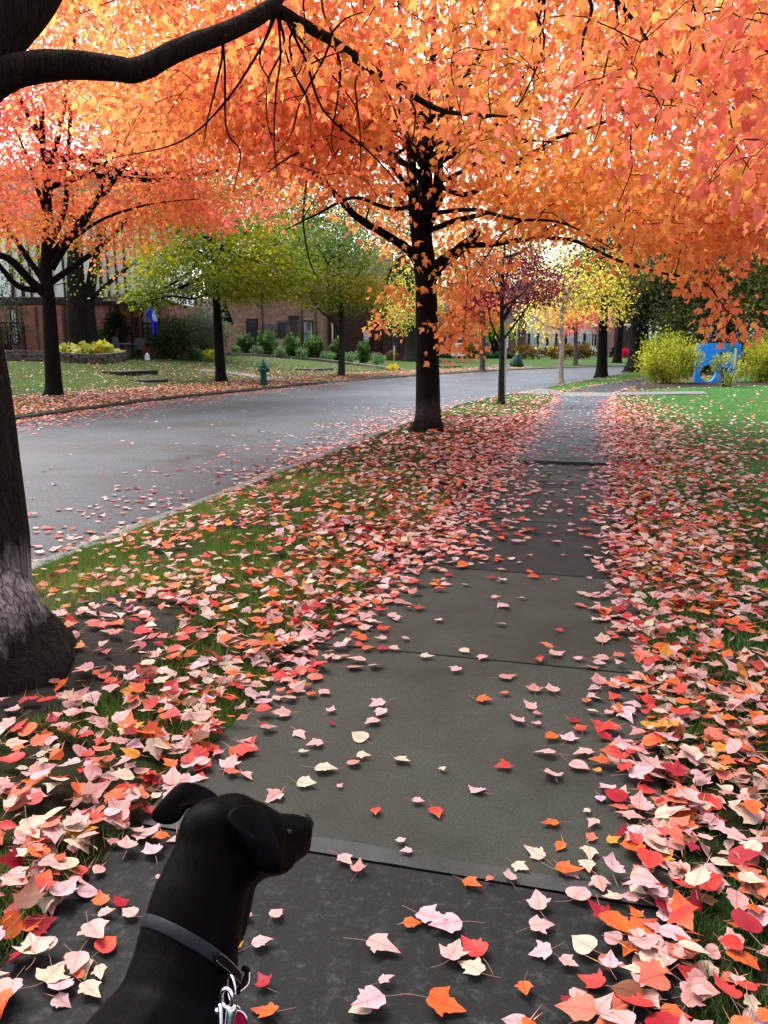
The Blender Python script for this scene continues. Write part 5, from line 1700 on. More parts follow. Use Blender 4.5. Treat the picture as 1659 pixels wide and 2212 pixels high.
for i, (u, v, w, h_, lab) in enumerate(((1140, 766, 80, 26, 'ochre hedge beneath the yellow leaves before the white house'), (1205, 770, 70, 30, 'ochre hedge behind the pale peeling trunk'), (1258, 772, 60, 30, 'rounded ochre hedge end sloping to the far lawn'))):
    shrub(lab, u, v, w, h_, OCHRE, 800, 0.26, name='hedge', cat='hedge', group=None, seed=270 + i, stems=6, depth=84.0)
shrub('small bright crimson bush on the lawn of the timbered house', 1350, 764, 20, 18, [(0.45, 0.02, 0.06), (0.6, 0.04, 0.10)], 260, 0.22, name='bush', cat='bush', seed=280, stems=4, depth=88)
shrub('dull green bush beside the white porch columns', 1326, 764, 22, 20, DEEPG, 260, 0.25, name='bush', cat='bush', seed=281, stems=4, depth=90)
shrub('white spider decoration before the black front door of the white house', 1272, 763, 42, 22, [(0.4, 0.45, 0.42), (0.3, 0.36, 0.3)], 240, 0.35, T_NARROW, name='shrub', cat='shrub', seed=282, stems=8, depth=92, up=0.7)  # stands for a spider decoration, shaped from shrub stems and narrow leaves

for i, (u, w, h_, dep, lab) in enumerate(((1455, 90, 70, 46, 'dark shrub mass between the oak and the blue play panel'), (1525, 95, 80, 44, 'dark shrub mass right behind the blue play panel'), (1600, 95, 75, 45, 'dark shrub mass behind the gap right of the play panel'), (1680, 110, 90, 43, 'dark shrub mass at the right edge behind the last bush'), (1400, 70, 40, 58, 'low dark shrub behind the great oak'))):
    shrub(lab, u, 770, w, h_, [tuple(np.array(c) * 1.0) for c in DARKGREEN], 1900, 0.16, seed=290 + i, stems=7, depth=dep, up=0.1)

# big yellow hosta leaves over the dry stone wall
pw = hit(200, 779)
pd = float(proj(pw)[2])
hb = D(195, 762, pd + 0.5)
r_ = np.random.default_rng(55)
root = thing('hosta', 'yellowing broad leaved hosta hanging over the dry stone wall', 'plant', tuple(hb))
n = 210
P = np.stack([r_.uniform(-62, 52, n) * pd / FPX, r_.normal(0, 0.35, n), r_.uniform(0, 0.42, n)], 1)
P = P[:, :1] * RIGHT + P[:, 1:2] * FWDH + P[:, 2:3] * np.array([0, 0, 1.0])
ax = unit(r_.normal(0, 0.6, (n, 3)) + [0, 0, -0.35] - FWDH * 0.5)
nn = unit(r_.normal(0, 0.35, (n, 3)) + [0, 0, 0.8] - FWDH * 0.6)
V, Lp, Sz, Cc = scatter(F_ROUND, P, ax, nn, r_.uniform(0.2, 0.42, n), pal_pick([(0.14, 0.22, 0.04), (0.4, 0.42, 0.06), (0.58, 0.52, 0.08), (0.62, 0.56, 0.12)], P + hb, 1.0, 3, 0.2, r_), np.tile([-0.3, -0.25, 0.0], (n, 1)))
link('foliage', big_mesh('foliage', V, Lp, Sz, Cc, [M_GREEN]), root)

# ground cover at the garden edge (nobody could count it)
r_ = np.random.default_rng(57)
pp = []
for _ in range(2600):
    u = r_.uniform(255, 480)
    v = np.interp(u, [255, 330, 400, 480], [764, 763, 760, 759]) + r_.normal(0, 3.0)
    pp.append(hit(u, v) + np.array([0, 0, abs(r_.normal(0, 0.10))]))
for _ in range(1500):
    u = r_.uniform(930, 1130)
    v = 765 + r_.uniform(-5, 5)
    q = D(u, v, 86)
    q[2] = ground_z(q[None])[0] + abs(r_.normal(0, 0.22))
    pp.append(q)
P = np.array(pp)
n = len(P)
V, Lp, Sz, Cc = scatter(T_OVAL, P, unit(r_.normal(0, 1, (n, 3)) + [0, 0, 0.2]), unit(r_.normal(0, 0.5, (n, 3)) + [0, 0, 1]), np.where(np.arange(n) < 2600, 0.13, 0.34) * r_.uniform(0.6, 1.2, n), pal_pick([(0.02, 0.07, 0.03), (0.03, 0.12, 0.05), (0.07, 0.19, 0.07)], P, 0.5, 9, 0.2, r_))
tag(link('ground_cover', big_mesh('ground_cover', V, Lp, Sz, Cc, [M_GREEN])), kind='stuff')

# ------------------------------------------------------------------ garden stones, steps, fence, furniture


def stone_row(root, pts, n, h_, w_, seed, name='stone', courses=1, mat_=None):
    r = np.random.default_rng(seed)
    P = catmull(pts, 200)
    b_ = MB()
    for c in range(courses):
        s = 0.0
        while s < 0.985:
            ln = r.uniform(0.6, 1.4) / n
            i, j = int(s * 199), int(min(0.999, s + ln * 0.95) * 199)
            a, e = P[i], P[max(j, i + 1)]
            t = unit((e - a)[None])[0]
            q = np.array([t[1], -t[0], 0])
            hh = h_ / courses
            z0 = c * hh
            jit = r.normal(0, 0.03)
            V = []
            bm = bmesh.new()
            bmesh.ops.create_cube(bm, size=1.0)
            bmesh.ops.bevel(bm, geom=list(bm.edges), offset=0.12, segments=2, profile=0.6, affect='EDGES')
            L = np.linalg.norm(e - a)
            bm.verts.index_update()
            for w in bm.verts:
                x, y, z = w.co
                y += 0.12 * noise.noise(Vector((x * 3 + s * 50, y * 3, z * 3 + c)))
                z += 0.08 * noise.noise(Vector((x * 3 + s * 31, y * 3 + 4, z * 3 + c)))
                V.append(tuple((a + e) / 2 + t * x * L + q * (y * w_ + jit) + np.array([0, 0, z0 + hh * (z + 0.5) * r.uniform(0.98, 1.02)])))
            F = [tuple(w.index for w in f.verts) for f in bm.faces]
            bm.free()
            b_.add(V, F, 0, False)
            s += ln
    return b_.build(name, mat_ or M_DRYSTONE, root)


def on_ground(p):
    p = np.array(p, float)
    p[2] = ground_z(p[None])[0]
    return p


wl_pts = [hit(u, v) for u, v in ((10, 778), (60, 779), (120, 780), (170, 784), (215, 785), (255, 780), (275, 772))]
o = stone_row(None, wl_pts, 17, 0.42, 0.35, 61, 'stone_wall', 4)
tag(o, 'low dry stone garden wall with hostas before the half timbered house', 'wall')
o = stone_row(None, [hit(u, v) for u, v in ((400, 762), (480, 766), (560, 770), (640, 776), (720, 784), (790, 792), (866, 801))], 46, 0.16, 0.22, 62, 'garden_edging', 1)
tag(o, 'line of flat edging stones curving in front of the garden shrubs', 'edging')

# two stone steps in the left lawn and one further right
for nm, lab, pts in (('stone_step', 'upper dark stone step set into the left lawn', [(250, 811), (327, 808), (325, 822), (290, 820)]),
                     ('stone_step', 'lower dark stone step below the longer one in the left lawn', [(306, 826), (352, 825), (350, 832), (316, 831)]),
                     ('stone_step', 'single dark stone step in the leaf covered bank right of the hydrant', [(665, 801), (708, 799), (704, 806), (676, 806)]),
                     ('stone_step', 'weathered flat stone by the garden path beside the maple trunk', [(957, 794), (988, 793), (986, 799), (965, 800)])):
    a = hit(*pts[0])
    c_ = hit(*pts[1])
    L = np.linalg.norm((c_ - a)[:2])
    t = unit((c_ - a)[None] * [1, 1, 0])[0]
    top = max(a[2], c_[2]) + (0.15 if pts[0][0] < 300 else 0.09)
    o_ = (a + c_) / 2
    ob = MB().box((-L / 2, -0.35, -0.30), (L / 2, 0.75, 0.0), 0, 0.025).build(nm, M_STEPSTONE, None, (o_[0], o_[1], top))
    ob.rotation_euler = (0, 0, math.atan2(t[1], t[0]))
    tag(ob, lab, 'step')

# lattice fence at the far left
p = hit(40, 772)
p = D(40, 770, 43.0)
p[2] = ground_z(p[None])[0]
root = thing('lattice_fence', 'dark diamond lattice fence panel beside the brick pier at the left edge', 'fence', tuple(p), YAW)
k = 43.0 / FPX
x0, x1, zt = -75 * k, 18 * k, 1.55
fr = MB().box((x0, -0.04, 0.05), (x1, 0.04, 0.15)).box((x0, -0.04, zt), (x1, 0.04, zt + 0.1)).box((x1 - 0.1, -0.06, 0.151), (x1, 0.06, zt - 0.001)).box((x0, -0.06, 0.151), (x0 + 0.1, 0.06, zt - 0.001))
fr.build('fence_frame', M_LATTICE, root)
la = MB()
for sgn in (-1, 1):
    c0 = x0 - 2
    while c0 < x1 + 2:
        pts = []
        for z in np.linspace(0.15, zt, 12):
            x = c0 + sgn * (z - 0.8)
            if x0 < x < x1 - 0.05:
                pts.append((x, 0.012 * sgn, z))
        if len(pts) > 2:
            la.tube(pts, 0.018, 4)
        c0 += 0.19
la.build('lattice', M_LATTICE, root)

# iron chairs and table on the terrace
def iron_chair(loc, rz, lab):
    t = thing('garden_chair', lab, 'chair', loc, rz, 'iron garden chairs')
    s = MB().box((-0.25, -0.24, 0.42), (0.25, 0.24, 0.45), 0, 0.012)
    s.build('seat', M_IRON, t)
    bm = MB()
    V, F = [], []
    for i in range(7):
        x = -0.26 + 0.52 * i / 6
        arch = 0.10 * math.cos((i - 3) / 3 * math.pi / 2)
        V += [(x, 0.24, 0.47), (x, 0.33, 0.93 + arch), (x, 0.265, 0.47), (x, 0.355, 0.93 + arch)]
    for i in range(6):
        a = i * 4
        F += [(a, a + 4, a + 5, a + 1), (a + 2, a + 3, a + 7, a + 6), (a + 1, a + 5, a + 7, a + 3), (a, a + 2, a + 6, a + 4)]
    F += [(0, 1, 3, 2), (24, 26, 27, 25)]
    bm.add(V, F)
    bm.build('backrest', M_IRON, t)
    for sx in (-1, 1):
        MB().tube(catmull([(sx * 0.27, 0.29, 0.66), (sx * 0.29, 0.05, 0.70), (sx * 0.28, -0.2, 0.66), (sx * 0.26, -0.25, 0.45)], 12), 0.016, 6).build('armrest', M_IRON, t)
        for sy in (-1, 1):
            MB().tube([(sx * 0.23, sy * 0.22, 0.42), (sx * 0.25, sy * 0.25, 0.2), (sx * 0.26, sy * 0.27, 0.0)], 0.014, 6).build('leg', M_IRON, t)
    return t


cp = on_ground(D(263, 770, 42.0))
iron_chair(tuple(cp), YAW + 2.5, 'blue grey iron chair left of the small table, nearer the hostas')
cp2 = on_ground(D(299, 770, 42.3))
iron_chair(tuple(cp2), YAW - 2.6 + math.pi * 0.0, 'blue grey iron chair right of the small table, before the porch')
tp = on_ground(D(281, 771, 41.6))
t = thing('garden_table', 'small round dark iron table between the two garden chairs', 'table', tuple(tp))
MB().lathe([(0.0, 0.70), (0.42, 0.70), (0.44, 0.715), (0.42, 0.73), (0.0, 0.732)], 24).build('tabletop', M_IRON, t)
for a in (0.5, 2.1, 3.6, 5.2):
    MB().tube([(0.10 * math.cos(a), 0.10 * math.sin(a), 0.70), (0.22 * math.cos(a), 0.22 * math.sin(a), 0.4), (0.34 * math.cos(a), 0.34 * math.sin(a), 0.0)], 0.014, 6).build('leg', M_IRON, t)
lp_ = on_ground(D(318, 771, 41.5))
t = thing('garden_lantern', 'tiny white lantern standing by the porch panel', 'lantern', tuple(lp_))
MB().box((-0.09, -0.09, 0.0), (0.09, 0.09, 0.24), 0, 0.01).build('lamp_body', M_WHITE, t)
MB().lathe([(0.13, 0.24), (0.05, 0.34), (0.01, 0.36)], 4).build('cap', M_WHITE, t)

# flag
fb = VP(303, 697, 43.2)
ft = VP(326, 659, 42.2)
root = thing('flag', 'royal blue flag with a pale round seal hanging from a slanted pole at the porch', 'flag', tuple(fb))
MB().tube([(0, 0, 0), tuple((ft - fb) * 0.5), tuple(ft - fb)], 0.018, 8).lathe([(0.0, -0.03), (0.04, -0.02), (0.04, 0.03), (0.0, 0.04)], 8, tuple(ft - fb)).build('flagpole', M_GALV, root)
# cloth: hoist edge runs along the pole, the fly hangs in folds
kf = 42.4 / FPX
nu, nv = 22, 26
hoA, hoB = ft - fb, VP(315.5, 676, 42.6) - fb
rowsV = []
bot_l, bot_r = VP(329, 716, 42.4) - fb, VP(342, 722, 42.3) - fb
topR, midR = VP(331, 659, 42.2) - fb, VP(339.5, 692, 42.2) - fb
for j in range(nv):
    t = j / (nv - 1)
    left = catmull([hoB, VP(323, 690, 42.5) - fb, VP(326, 700, 42.4) - fb, bot_l], 50)[int(t * 49)]
    right = catmull([hoA, VP(333.5, 672, 42.2) - fb, midR, bot_r], 50)[int(t * 49)]
    for i in range(nu):
        s = i / (nu - 1)
        p = left * (1 - s) + right * s
        p = p + FWDH * (0.07 * math.sin(s * 9 + t * 1.3) * (0.25 + t)) + np.array([0, 0, -0.10 * math.sin(s * math.pi) * t])
        rowsV.append(p)
F = [(j * nu + i, j * nu + i + 1, (j + 1) * nu + i + 1, (j + 1) * nu + i) for j in range(nv - 1) for i in range(nu - 1)]
cl_ = MB().add(rowsV, F, 0, True).build('cloth', M_FLAG, root)
sm = cl_.modifiers.new('thickness', 'SOLIDIFY')
sm.thickness = 0.006
# seal: the folded-over part of a round emblem near the fly edge, lying on the cloth
grid = np.array(rowsV).reshape(nv, nu, 3)
V, F = [], []
ring = []
cs, ct = 0.98, 0.47
for a in np.linspace(0, 2 * math.pi, 28, endpoint=False):
    for q in (0.0, 0.5, 1.0):
        s = min(1.0, cs + 0.50 * q * math.cos(a))
        t = ct + 0.20 * q * math.sin(a)
        i, j = s * (nu - 1), t * (nv - 1)
        i0, j0 = min(int(i), nu - 2), min(int(j), nv - 2)
        fi, fj = i - i0, j - j0
        p = grid[j0, i0] * (1 - fi) * (1 - fj) + grid[j0, i0 + 1] * fi * (1 - fj) + grid[j0 + 1, i0] * (1 - fi) * fj + grid[j0 + 1, i0 + 1] * fi * fj
        V.append(p - FWDH * 0.016)
for a in range(28):
    b2 = (a + 1) % 28
    F += [(a * 3, a * 3 + 1, b2 * 3 + 1), (a * 3 + 1, a * 3 + 2, b2 * 3 + 2, b2 * 3 + 1)]
MB().add(V, F, 0, True).build('seal', M_FLAGSEAL, cl_)

# green hydrant
hp = hit(570, 836)
H0 = 0.93 / 0.85


def hydrant(lab, loc):
    t = thing('fire_hydrant', lab, 'hydrant', tuple(loc), YAW)
    S = H0
    MB().lathe([(0.115 * S, -0.05), (0.115 * S, 0.10 * S), (0.112 * S, 0.12 * S)], 24).build('foot', M_HYDRANT, t)
    fl = MB().lathe([(0.10 * S, 0.121 * S), (0.165 * S, 0.123 * S), (0.168 * S, 0.135 * S), (0.165 * S, 0.160 * S), (0.10 * S, 0.163 * S)], 24)
    f = fl.build('flange', M_HYDRANT, t)
    bo = MB()
    for a in range(8):
        x, y = 0.142 * S * math.cos(a * math.pi / 4 + 0.3), 0.142 * S * math.sin(a * math.pi / 4 + 0.3)
        bo.lathe([(0.018 * S, 0.0), (0.018 * S, 0.035 * S), (0.0, 0.036 * S)], 6, (x, y, 0.161 * S))
    bo.build('bolts', M_HYDRANT, f)['kind'] = 'stuff'
    MB().lathe([(0.108 * S, 0.164 * S), (0.104 * S, 0.22 * S), (0.102 * S, 0.46 * S), (0.112 * S, 0.49 * S), (0.135 * S, 0.51 * S), (0.137 * S, 0.57 * S), (0.118 * S, 0.60 * S), (0.110 * S, 0.635 * S)], 28).build('barrel', M_HYDRANT, t)
    MB().lathe([(0.110 * S, 0.636 * S), (0.152 * S, 0.640 * S), (0.155 * S, 0.655 * S), (0.150 * S, 0.672 * S), (0.122 * S, 0.680 * S), (0.112 * S, 0.73 * S), (0.085 * S, 0.775 * S), (0.055 * S, 0.795 * S), (0.052 * S, 0.80 * S), (0.050 * S, 0.835 * S), (0.030 * S, 0.845 * S), (0.022 * S, 0.85 * S), (0.020 * S, 0.885 * S), (0.004, 0.888 * S)], 28).build('bonnet', M_HYDRANT, t)
    for nm, ang, r0, ln, z in (('hose_nozzle', -0.35, 0.066, 0.20, 0.545), ('hose_nozzle', math.pi - 0.1, 0.042, 0.165, 0.54), ('pumper_nozzle', -math.pi / 2 + 0.35, 0.060, 0.185, 0.54)):
        b_ = MB().lathe([(r0 * 0.8 * S, 0.08 * S), (r0 * 0.8 * S, (ln - 0.06) * S), (r0 * 1.15 * S, (ln - 0.055) * S), (r0 * 1.2 * S, (ln - 0.01) * S), (r0 * 0.7 * S, ln * S), (r0 * 0.35 * S, (ln + 0.005) * S), (r0 * 0.33 * S, (ln + 0.03) * S), (0.002, (ln + 0.031) * S)], 18, (0, 0, 0), 0, 'x')
        o2 = b_.build(nm, M_HYDRANT, t, (0, 0, z * S))
        o2.rotation_euler = (0, 0, ang)
    return t


hydrant('dark green fire hydrant on the far grass verge, between two trees', hp)

# grey sign post just behind the burgundy tree
sp = G(1091, 872)
sp = hit(1089, 866)
root = thing('sign_post', 'thin galvanised post standing just behind the burgundy tree', 'post', tuple(sp))
MB().box((-0.028, -0.012, -0.1), (0.028, 0.0, 2.25)).box((-0.028, 0.001, -0.1), (-0.020, 0.03, 2.25)).box((0.020, 0.001, -0.1), (0.028, 0.03, 2.25)).build('upright', M_GALV, root)
MB().box((-0.15, -0.02, 1.93), (0.15, -0.0125, 2.38), 0, 0.003).build('sign_plate', M_GALV, root)

# white yard sign on the far lawn
yp = D(989, 776, 76.0)
yp[2] = ground_z(yp[None])[0]
root = thing('yard_sign', 'small white yard sign with dark marks on the far lawn', 'sign', tuple(yp), YAW)
k = 76.0 / FPX
MB().tube([(-0.45, 0, -0.1), (-0.45, 0, 0.5), (-0.45, 0, 1.2)], 0.02, 6).tube([(0.45, 0, -0.1), (0.45, 0, 0.5), (0.45, 0, 1.2)], 0.02, 6).build('sign_legs', M_GALV, root)
MB().box((-0.62, -0.05, 0.35), (0.62, -0.025, 1.55)).build('sign_board', M_WHITE, root)
MB().box((0.33, -0.056, 0.95), (0.55, -0.0505, 1.40)).box((0.33, -0.056, 0.55), (0.55, -0.0505, 0.80)).box((0.0, -0.056, 0.9), (0.22, -0.0505, 1.3)).build('sign_marks', M_BLACK, root)

# dark green watering bag and its stake by a sapling across the road
bp = hit(1117, 793)
root = thing('watering_bag', 'dark green watering bag slumped on the verge across the road', 'bag', tuple(bp))
k = float(proj(bp)[2]) / FPX
MB().tube([(0, 0, -0.02), (0.02, 0, 0.15), (0.0, 0, 0.45), (0.03, 0, 0.75), (0.06, 0, 0.92)], [0.42, 0.44, 0.36, 0.22, 0.12], 20, 0, True, lambda i, a, p, rr: rr * (1 + 0.16 * np.sin(3 * a + i) + 0.08 * np.sin(7 * a + 2 * i))).build('bag_body', M_BAG, root)
MB().tube([(0.05, 0, 0.88), (0.06, 0, 0.98), (0.07, 0, 1.02)], [0.10, 0.07, 0.03], 10).build('bag_collar', M_BAG, root)
sk = hit(1110, 793)
o = MB().tube([(0.12, 0, -0.1), (0.0, 0, 0.8), (-0.12, 0, 1.75)], 0.03, 8).lathe([(0.033, 1.70), (0.036, 1.74), (0.02, 1.77), (0.002, 1.775)], 8, (-0.12, 0, 0)).build('stake', M_BLACK, None, tuple(sk))
tag(o, 'thin black stake leaning beside the green watering bag', 'stake')
# slim marker stake at the end of the stone edging
mk = hit(851, 797)
o = MB().tube([(0, 0, -0.05), (0, 0, 0.6), (0.02, 0, 1.35)], 0.022, 6).lathe([(0.026, 1.32), (0.03, 1.35), (0.015, 1.38), (0.001, 1.385)], 8, (0.02, 0, 0)).build('marker_stake', plain('yellow_marker_paint', (0.55, 0.5, 0.08), None, 0.6, bstr=0), None, tuple(mk))
tag(o, 'thin yellow marker stake at the end of the stone edging', 'stake')
# pumpkin
pk = D(1315, 765, 100)
pk[2] = ground_z(pk[None])[0]
root = thing('pumpkin', 'tiny orange pumpkin at the foot of the white porch column', 'pumpkin', tuple(pk))
MB().tube([(0, 0, 0.0), (0, 0, 0.06), (0, 0, 0.22), (0, 0, 0.38), (0, 0, 0.44)], [0.12, 0.25, 0.32, 0.24, 0.06], 24, 0, True, lambda i, a, p, rr: rr * (1 + 0.10 * np.abs(np.cos(5 * a)))).build('rind', M_PUMPKIN, root)
MB().tube([(0, 0, 0.42), (0.02, 0, 0.5), (0.05, 0, 0.55)], [0.04, 0.03, 0.025], 7).build('stalk', M_BARK_DARK, root)

# blue play panel
pl = G(1548, 829)
pd_ = float(proj(pl)[2])
root = thing('play_panel', 'bright blue moulded play panel with cut out shapes among yellow green bushes', 'play panel', tuple(pl), YAW + 0.08)
k = pd_ / FPX
PW, PH = 98 * k, 86 * k
x0, x1 = -PW / 2 - 0.02, PW / 2
bm = bmesh.new()


def loop(pts):
    vs = [bm.verts.new((x, 0, z)) for x, z in pts]
    return [bm.edges.new((vs[i], vs[(i + 1) % len(vs)])) for i in range(len(vs))]


def circ(cx, cz, rx, rz, n=28, a0=0):
    return [(cx + rx * math.cos(a0 + 2 * math.pi * i / n), cz + rz * math.sin(a0 + 2 * math.pi * i / n)) for i in range(n)]


def rrect(a, c, b_, d, r=0.06):
    P = []
    for cx, cz, s in ((b_ - r, d - r, 0), (a + r, d - r, 1), (a + r, c + r, 2), (b_ - r, c + r, 3)):
        for q in range(5):
            t = (s + q / 4) * math.pi / 2
            P.append((cx + r * math.cos(t), cz + r * math.sin(t)))
    return P


E_ = loop(rrect(x0, 0.0, x1, PH, 0.07))
holes = [circ(x0 + PW * 0.30, PH * 0.26, PW * 0.18, PH * 0.21), rrect(x0 + PW * 0.86, PH * 0.06, x0 + PW * 0.93, PH * 0.90, 0.03), circ(x0 + PW * 0.60, PH * 0.72, PW * 0.075, PH * 0.09),
         rrect(x0 + PW * 0.50, PH * 0.50, x0 + PW * 0.66, PH * 0.58, 0.04), circ(x0 + PW * 0.66, PH * 0.34, PW * 0.09, PH * 0.07), rrect(x0 + PW * 0.05, PH * 0.55, x0 + PW * 0.10, PH * 0.78, 0.03), circ(x0 + PW * 0.60, PH * 0.05, PW * 0.10, PH * 0.05, 20)]
for hp_ in holes[:-1]:
    E_ += loop(hp_)
bmesh.ops.triangle_fill(bm, use_beauty=True, use_dissolve=False, edges=E_)
ex = bmesh.ops.extrude_face_region(bm, geom=list(bm.faces))
for w in [g for g in ex['geom'] if isinstance(g, bmesh.types.BMVert)]:
    w.co.y += 0.14
bmesh.ops.recalc_face_normals(bm, faces=list(bm.faces))
me = bpy.data.meshes.new('panel')
bm.to_mesh(me)
bm.free()
me.materials.append(M_PANELBLUE)
link('panel', me, root)
MB().box((x0 + PW * 0.70, -0.02, PH * 0.80), (x0 + PW * 0.84, -0.003, PH * 0.985), 0, 0.006).build('green_inset', M_PANELGREEN, root)
MB().box((x0 + PW * 0.52, 0.16, PH * 0.05), (x0 + PW * 0.82, 0.20, PH * 0.86), 0, 0.01).build('green_backboard', M_PANELGREEN, root)
for i in range(3):
    MB().box((x0 + PW * 0.865, 0.02, PH * (0.08 + 0.275 * i)), (x0 + PW * 0.925, 0.10, PH * (0.33 + 0.275 * i)), 0, 0.01).build('cream_slider', M_PANELCREAM, root)
MB().box((x0 + PW * 0.052, 0.02, PH * 0.56), (x0 + PW * 0.098, 0.10, PH * 0.77), 0, 0.01).build('red_slider', M_PANELRED, root)

# ------------------------------------------------------------------ grass blades
def in_view(P, mu=220, top=-200, bot=2500):
    u, v, z = proj(P)
    return (z > 0.3) & (u > -mu) & (u < 1659 + mu) & (v > top) & (v < bot)


def vnoise(P, f, s):
    return np.array([noise.noise(Vector((p[0] * f + s, p[1] * f, s))) for p in P])


def grass_patch(n, x0, x1, y0, y1, keep, pal, lo, hi, wid, seed):
    r = np.random.default_rng(seed)
    P = np.stack([r.uniform(x0, x1, n), r.uniform(y0, y1, n), np.zeros(n)], 1)
    P = P[in_view(P)]
    P = P[keep(P, r)]
    P[:, 2] = ground_z(P) - 0.004
    n = len(P)
    ax = unit(r.normal(0, 0.42, (n, 3)) * [1, 1, 0] + [0, 0, 1])
    nn = unit(r.normal(0, 1, (n, 3)) * [1, 1, 0.1])
    L = r.uniform(lo, hi, n)
    return scatter(T_BLADE, P, ax, nn, L, pal_pick(pal, P, 0.8, seed, 0.2, r), None, r.uniform(0.7, 1.3, n) * wid)


def is_verge(P):
    return (P[:, 0] > xN(P[:, 1]) + 0.14) & (P[:, 0] < xS(P[:, 1]) - SW_HALF)


def is_lawn(P):
    return P[:, 0] > xS(P[:, 1]) + SW_HALF


def not_soil(P):
    return ((P[:, 0] + 2.75) / 0.85) ** 2 + ((P[:, 1] - 3.0) / 0.95) ** 2 > 1.0


DRIVE = lambda P: (P[:, 1] > 24.3) & (P[:, 1] < 28.0 - 0.3 * (P[:, 0] + 2.5))
PG1 = [(0.0493, 0.0884, 0.0196), (0.0802, 0.1381, 0.0294), (0.1232, 0.21, 0.044), (0.2311, 0.2625, 0.0734)]
PG2 = [(0.0403, 0.1069, 0.0236), (0.0605, 0.1626, 0.0353), (0.0907, 0.2247, 0.0549), (0.1386, 0.2675, 0.0667)]
PG3 = [(0.0346, 0.0594, 0.0178), (0.054, 0.0871, 0.0257), (0.0821, 0.1228, 0.0356), (0.1296, 0.1386, 0.0515)]
gp = [grass_patch(170000, -3.7, -1.3, 0.9, 9, lambda P, r: is_verge(P) & (vnoise(P, 1.6, 3.0) + r.normal(0, 0.12, len(P)) > np.where(not_soil(P), -0.12, 0.28)), PG1, 0.035, 0.09, 0.004, 1),
      grass_patch(40000, -3.7, 3.0, 9, 50, lambda P, r: is_verge(P) & ~DRIVE(P), [tuple(np.array(c) * (1.0, 1.15, 1.0)) for c in PG1], 0.035, 0.075, 0.008, 2),
      grass_patch(190000, 0.2, 4.5, 0.9, 9, lambda P, r: is_lawn(P) & (vnoise(P, 1.3, 8.0) + r.normal(0, 0.12, len(P)) > -0.25), PG2, 0.04, 0.095, 0.004, 3),
      grass_patch(90000, 0.2, 13, 9, 34, lambda P, r: is_lawn(P) & (P[:, 1] < 25 + P[:, 0] * 0.55), PG2, 0.03, 0.065, 0.008, 4),
      grass_patch(90000, -34, -4, 9, 46, lambda P, r: (P[:, 0] < xF(P[:, 1]) - 0.15), PG3, 0.04, 0.075, 0.016, 5)]
V, Lp, Sz, Cc = merge(gp)
tag(link('grass', big_mesh('grass', V, Lp, Sz, Cc, [M_GRASS])), kind='stuff')

# ------------------------------------------------------------------ fallen leaves
LEAFCOL = {'pale pink': (0.80, 0.46, 0.43), 'lilac pink': (0.76, 0.50, 0.54), 'cream': (0.78, 0.63, 0.48), 'dusky pink': (0.60, 0.30, 0.27), 'crimson': (0.42, 0.012, 0.030), 'coral red': (0.74, 0.060, 0.050),
           'orange': (0.82, 0.155, 0.030), 'amber': (0.80, 0.34, 0.04), 'brown': (0.22, 0.075, 0.03), 'salmon': (0.78, 0.22, 0.14)}
CN = list(LEAFCOL)
LEAFCOL = {k: tuple(np.array(c) * 0.60) for k, c in LEAFCOL.items()}
CV = np.array([LEAFCOL[c] for c in CN])
W_PATH = np.array([0.34, 0.13, 0.11, 0.05, 0.07, 0.12, 0.08, 0.012, 0.008, 0.08])
W_GRASS = np.array([0.25, 0.08, 0.14, 0.06, 0.06, 0.12, 0.13, 0.03, 0.03, 0.10])
W_FAR = np.array([0.08, 0.02, 0.20, 0.10, 0.03, 0.07, 0.25, 0.07, 0.08, 0.10])
W_TAN = np.array([0.02, 0.0, 0.24, 0.14, 0.0, 0.02, 0.12, 0.10, 0.30, 0.06])
W_ROAD = np.array([0.34, 0.06, 0.24, 0.06, 0.05, 0.10, 0.06, 0.02, 0.02, 0.05])


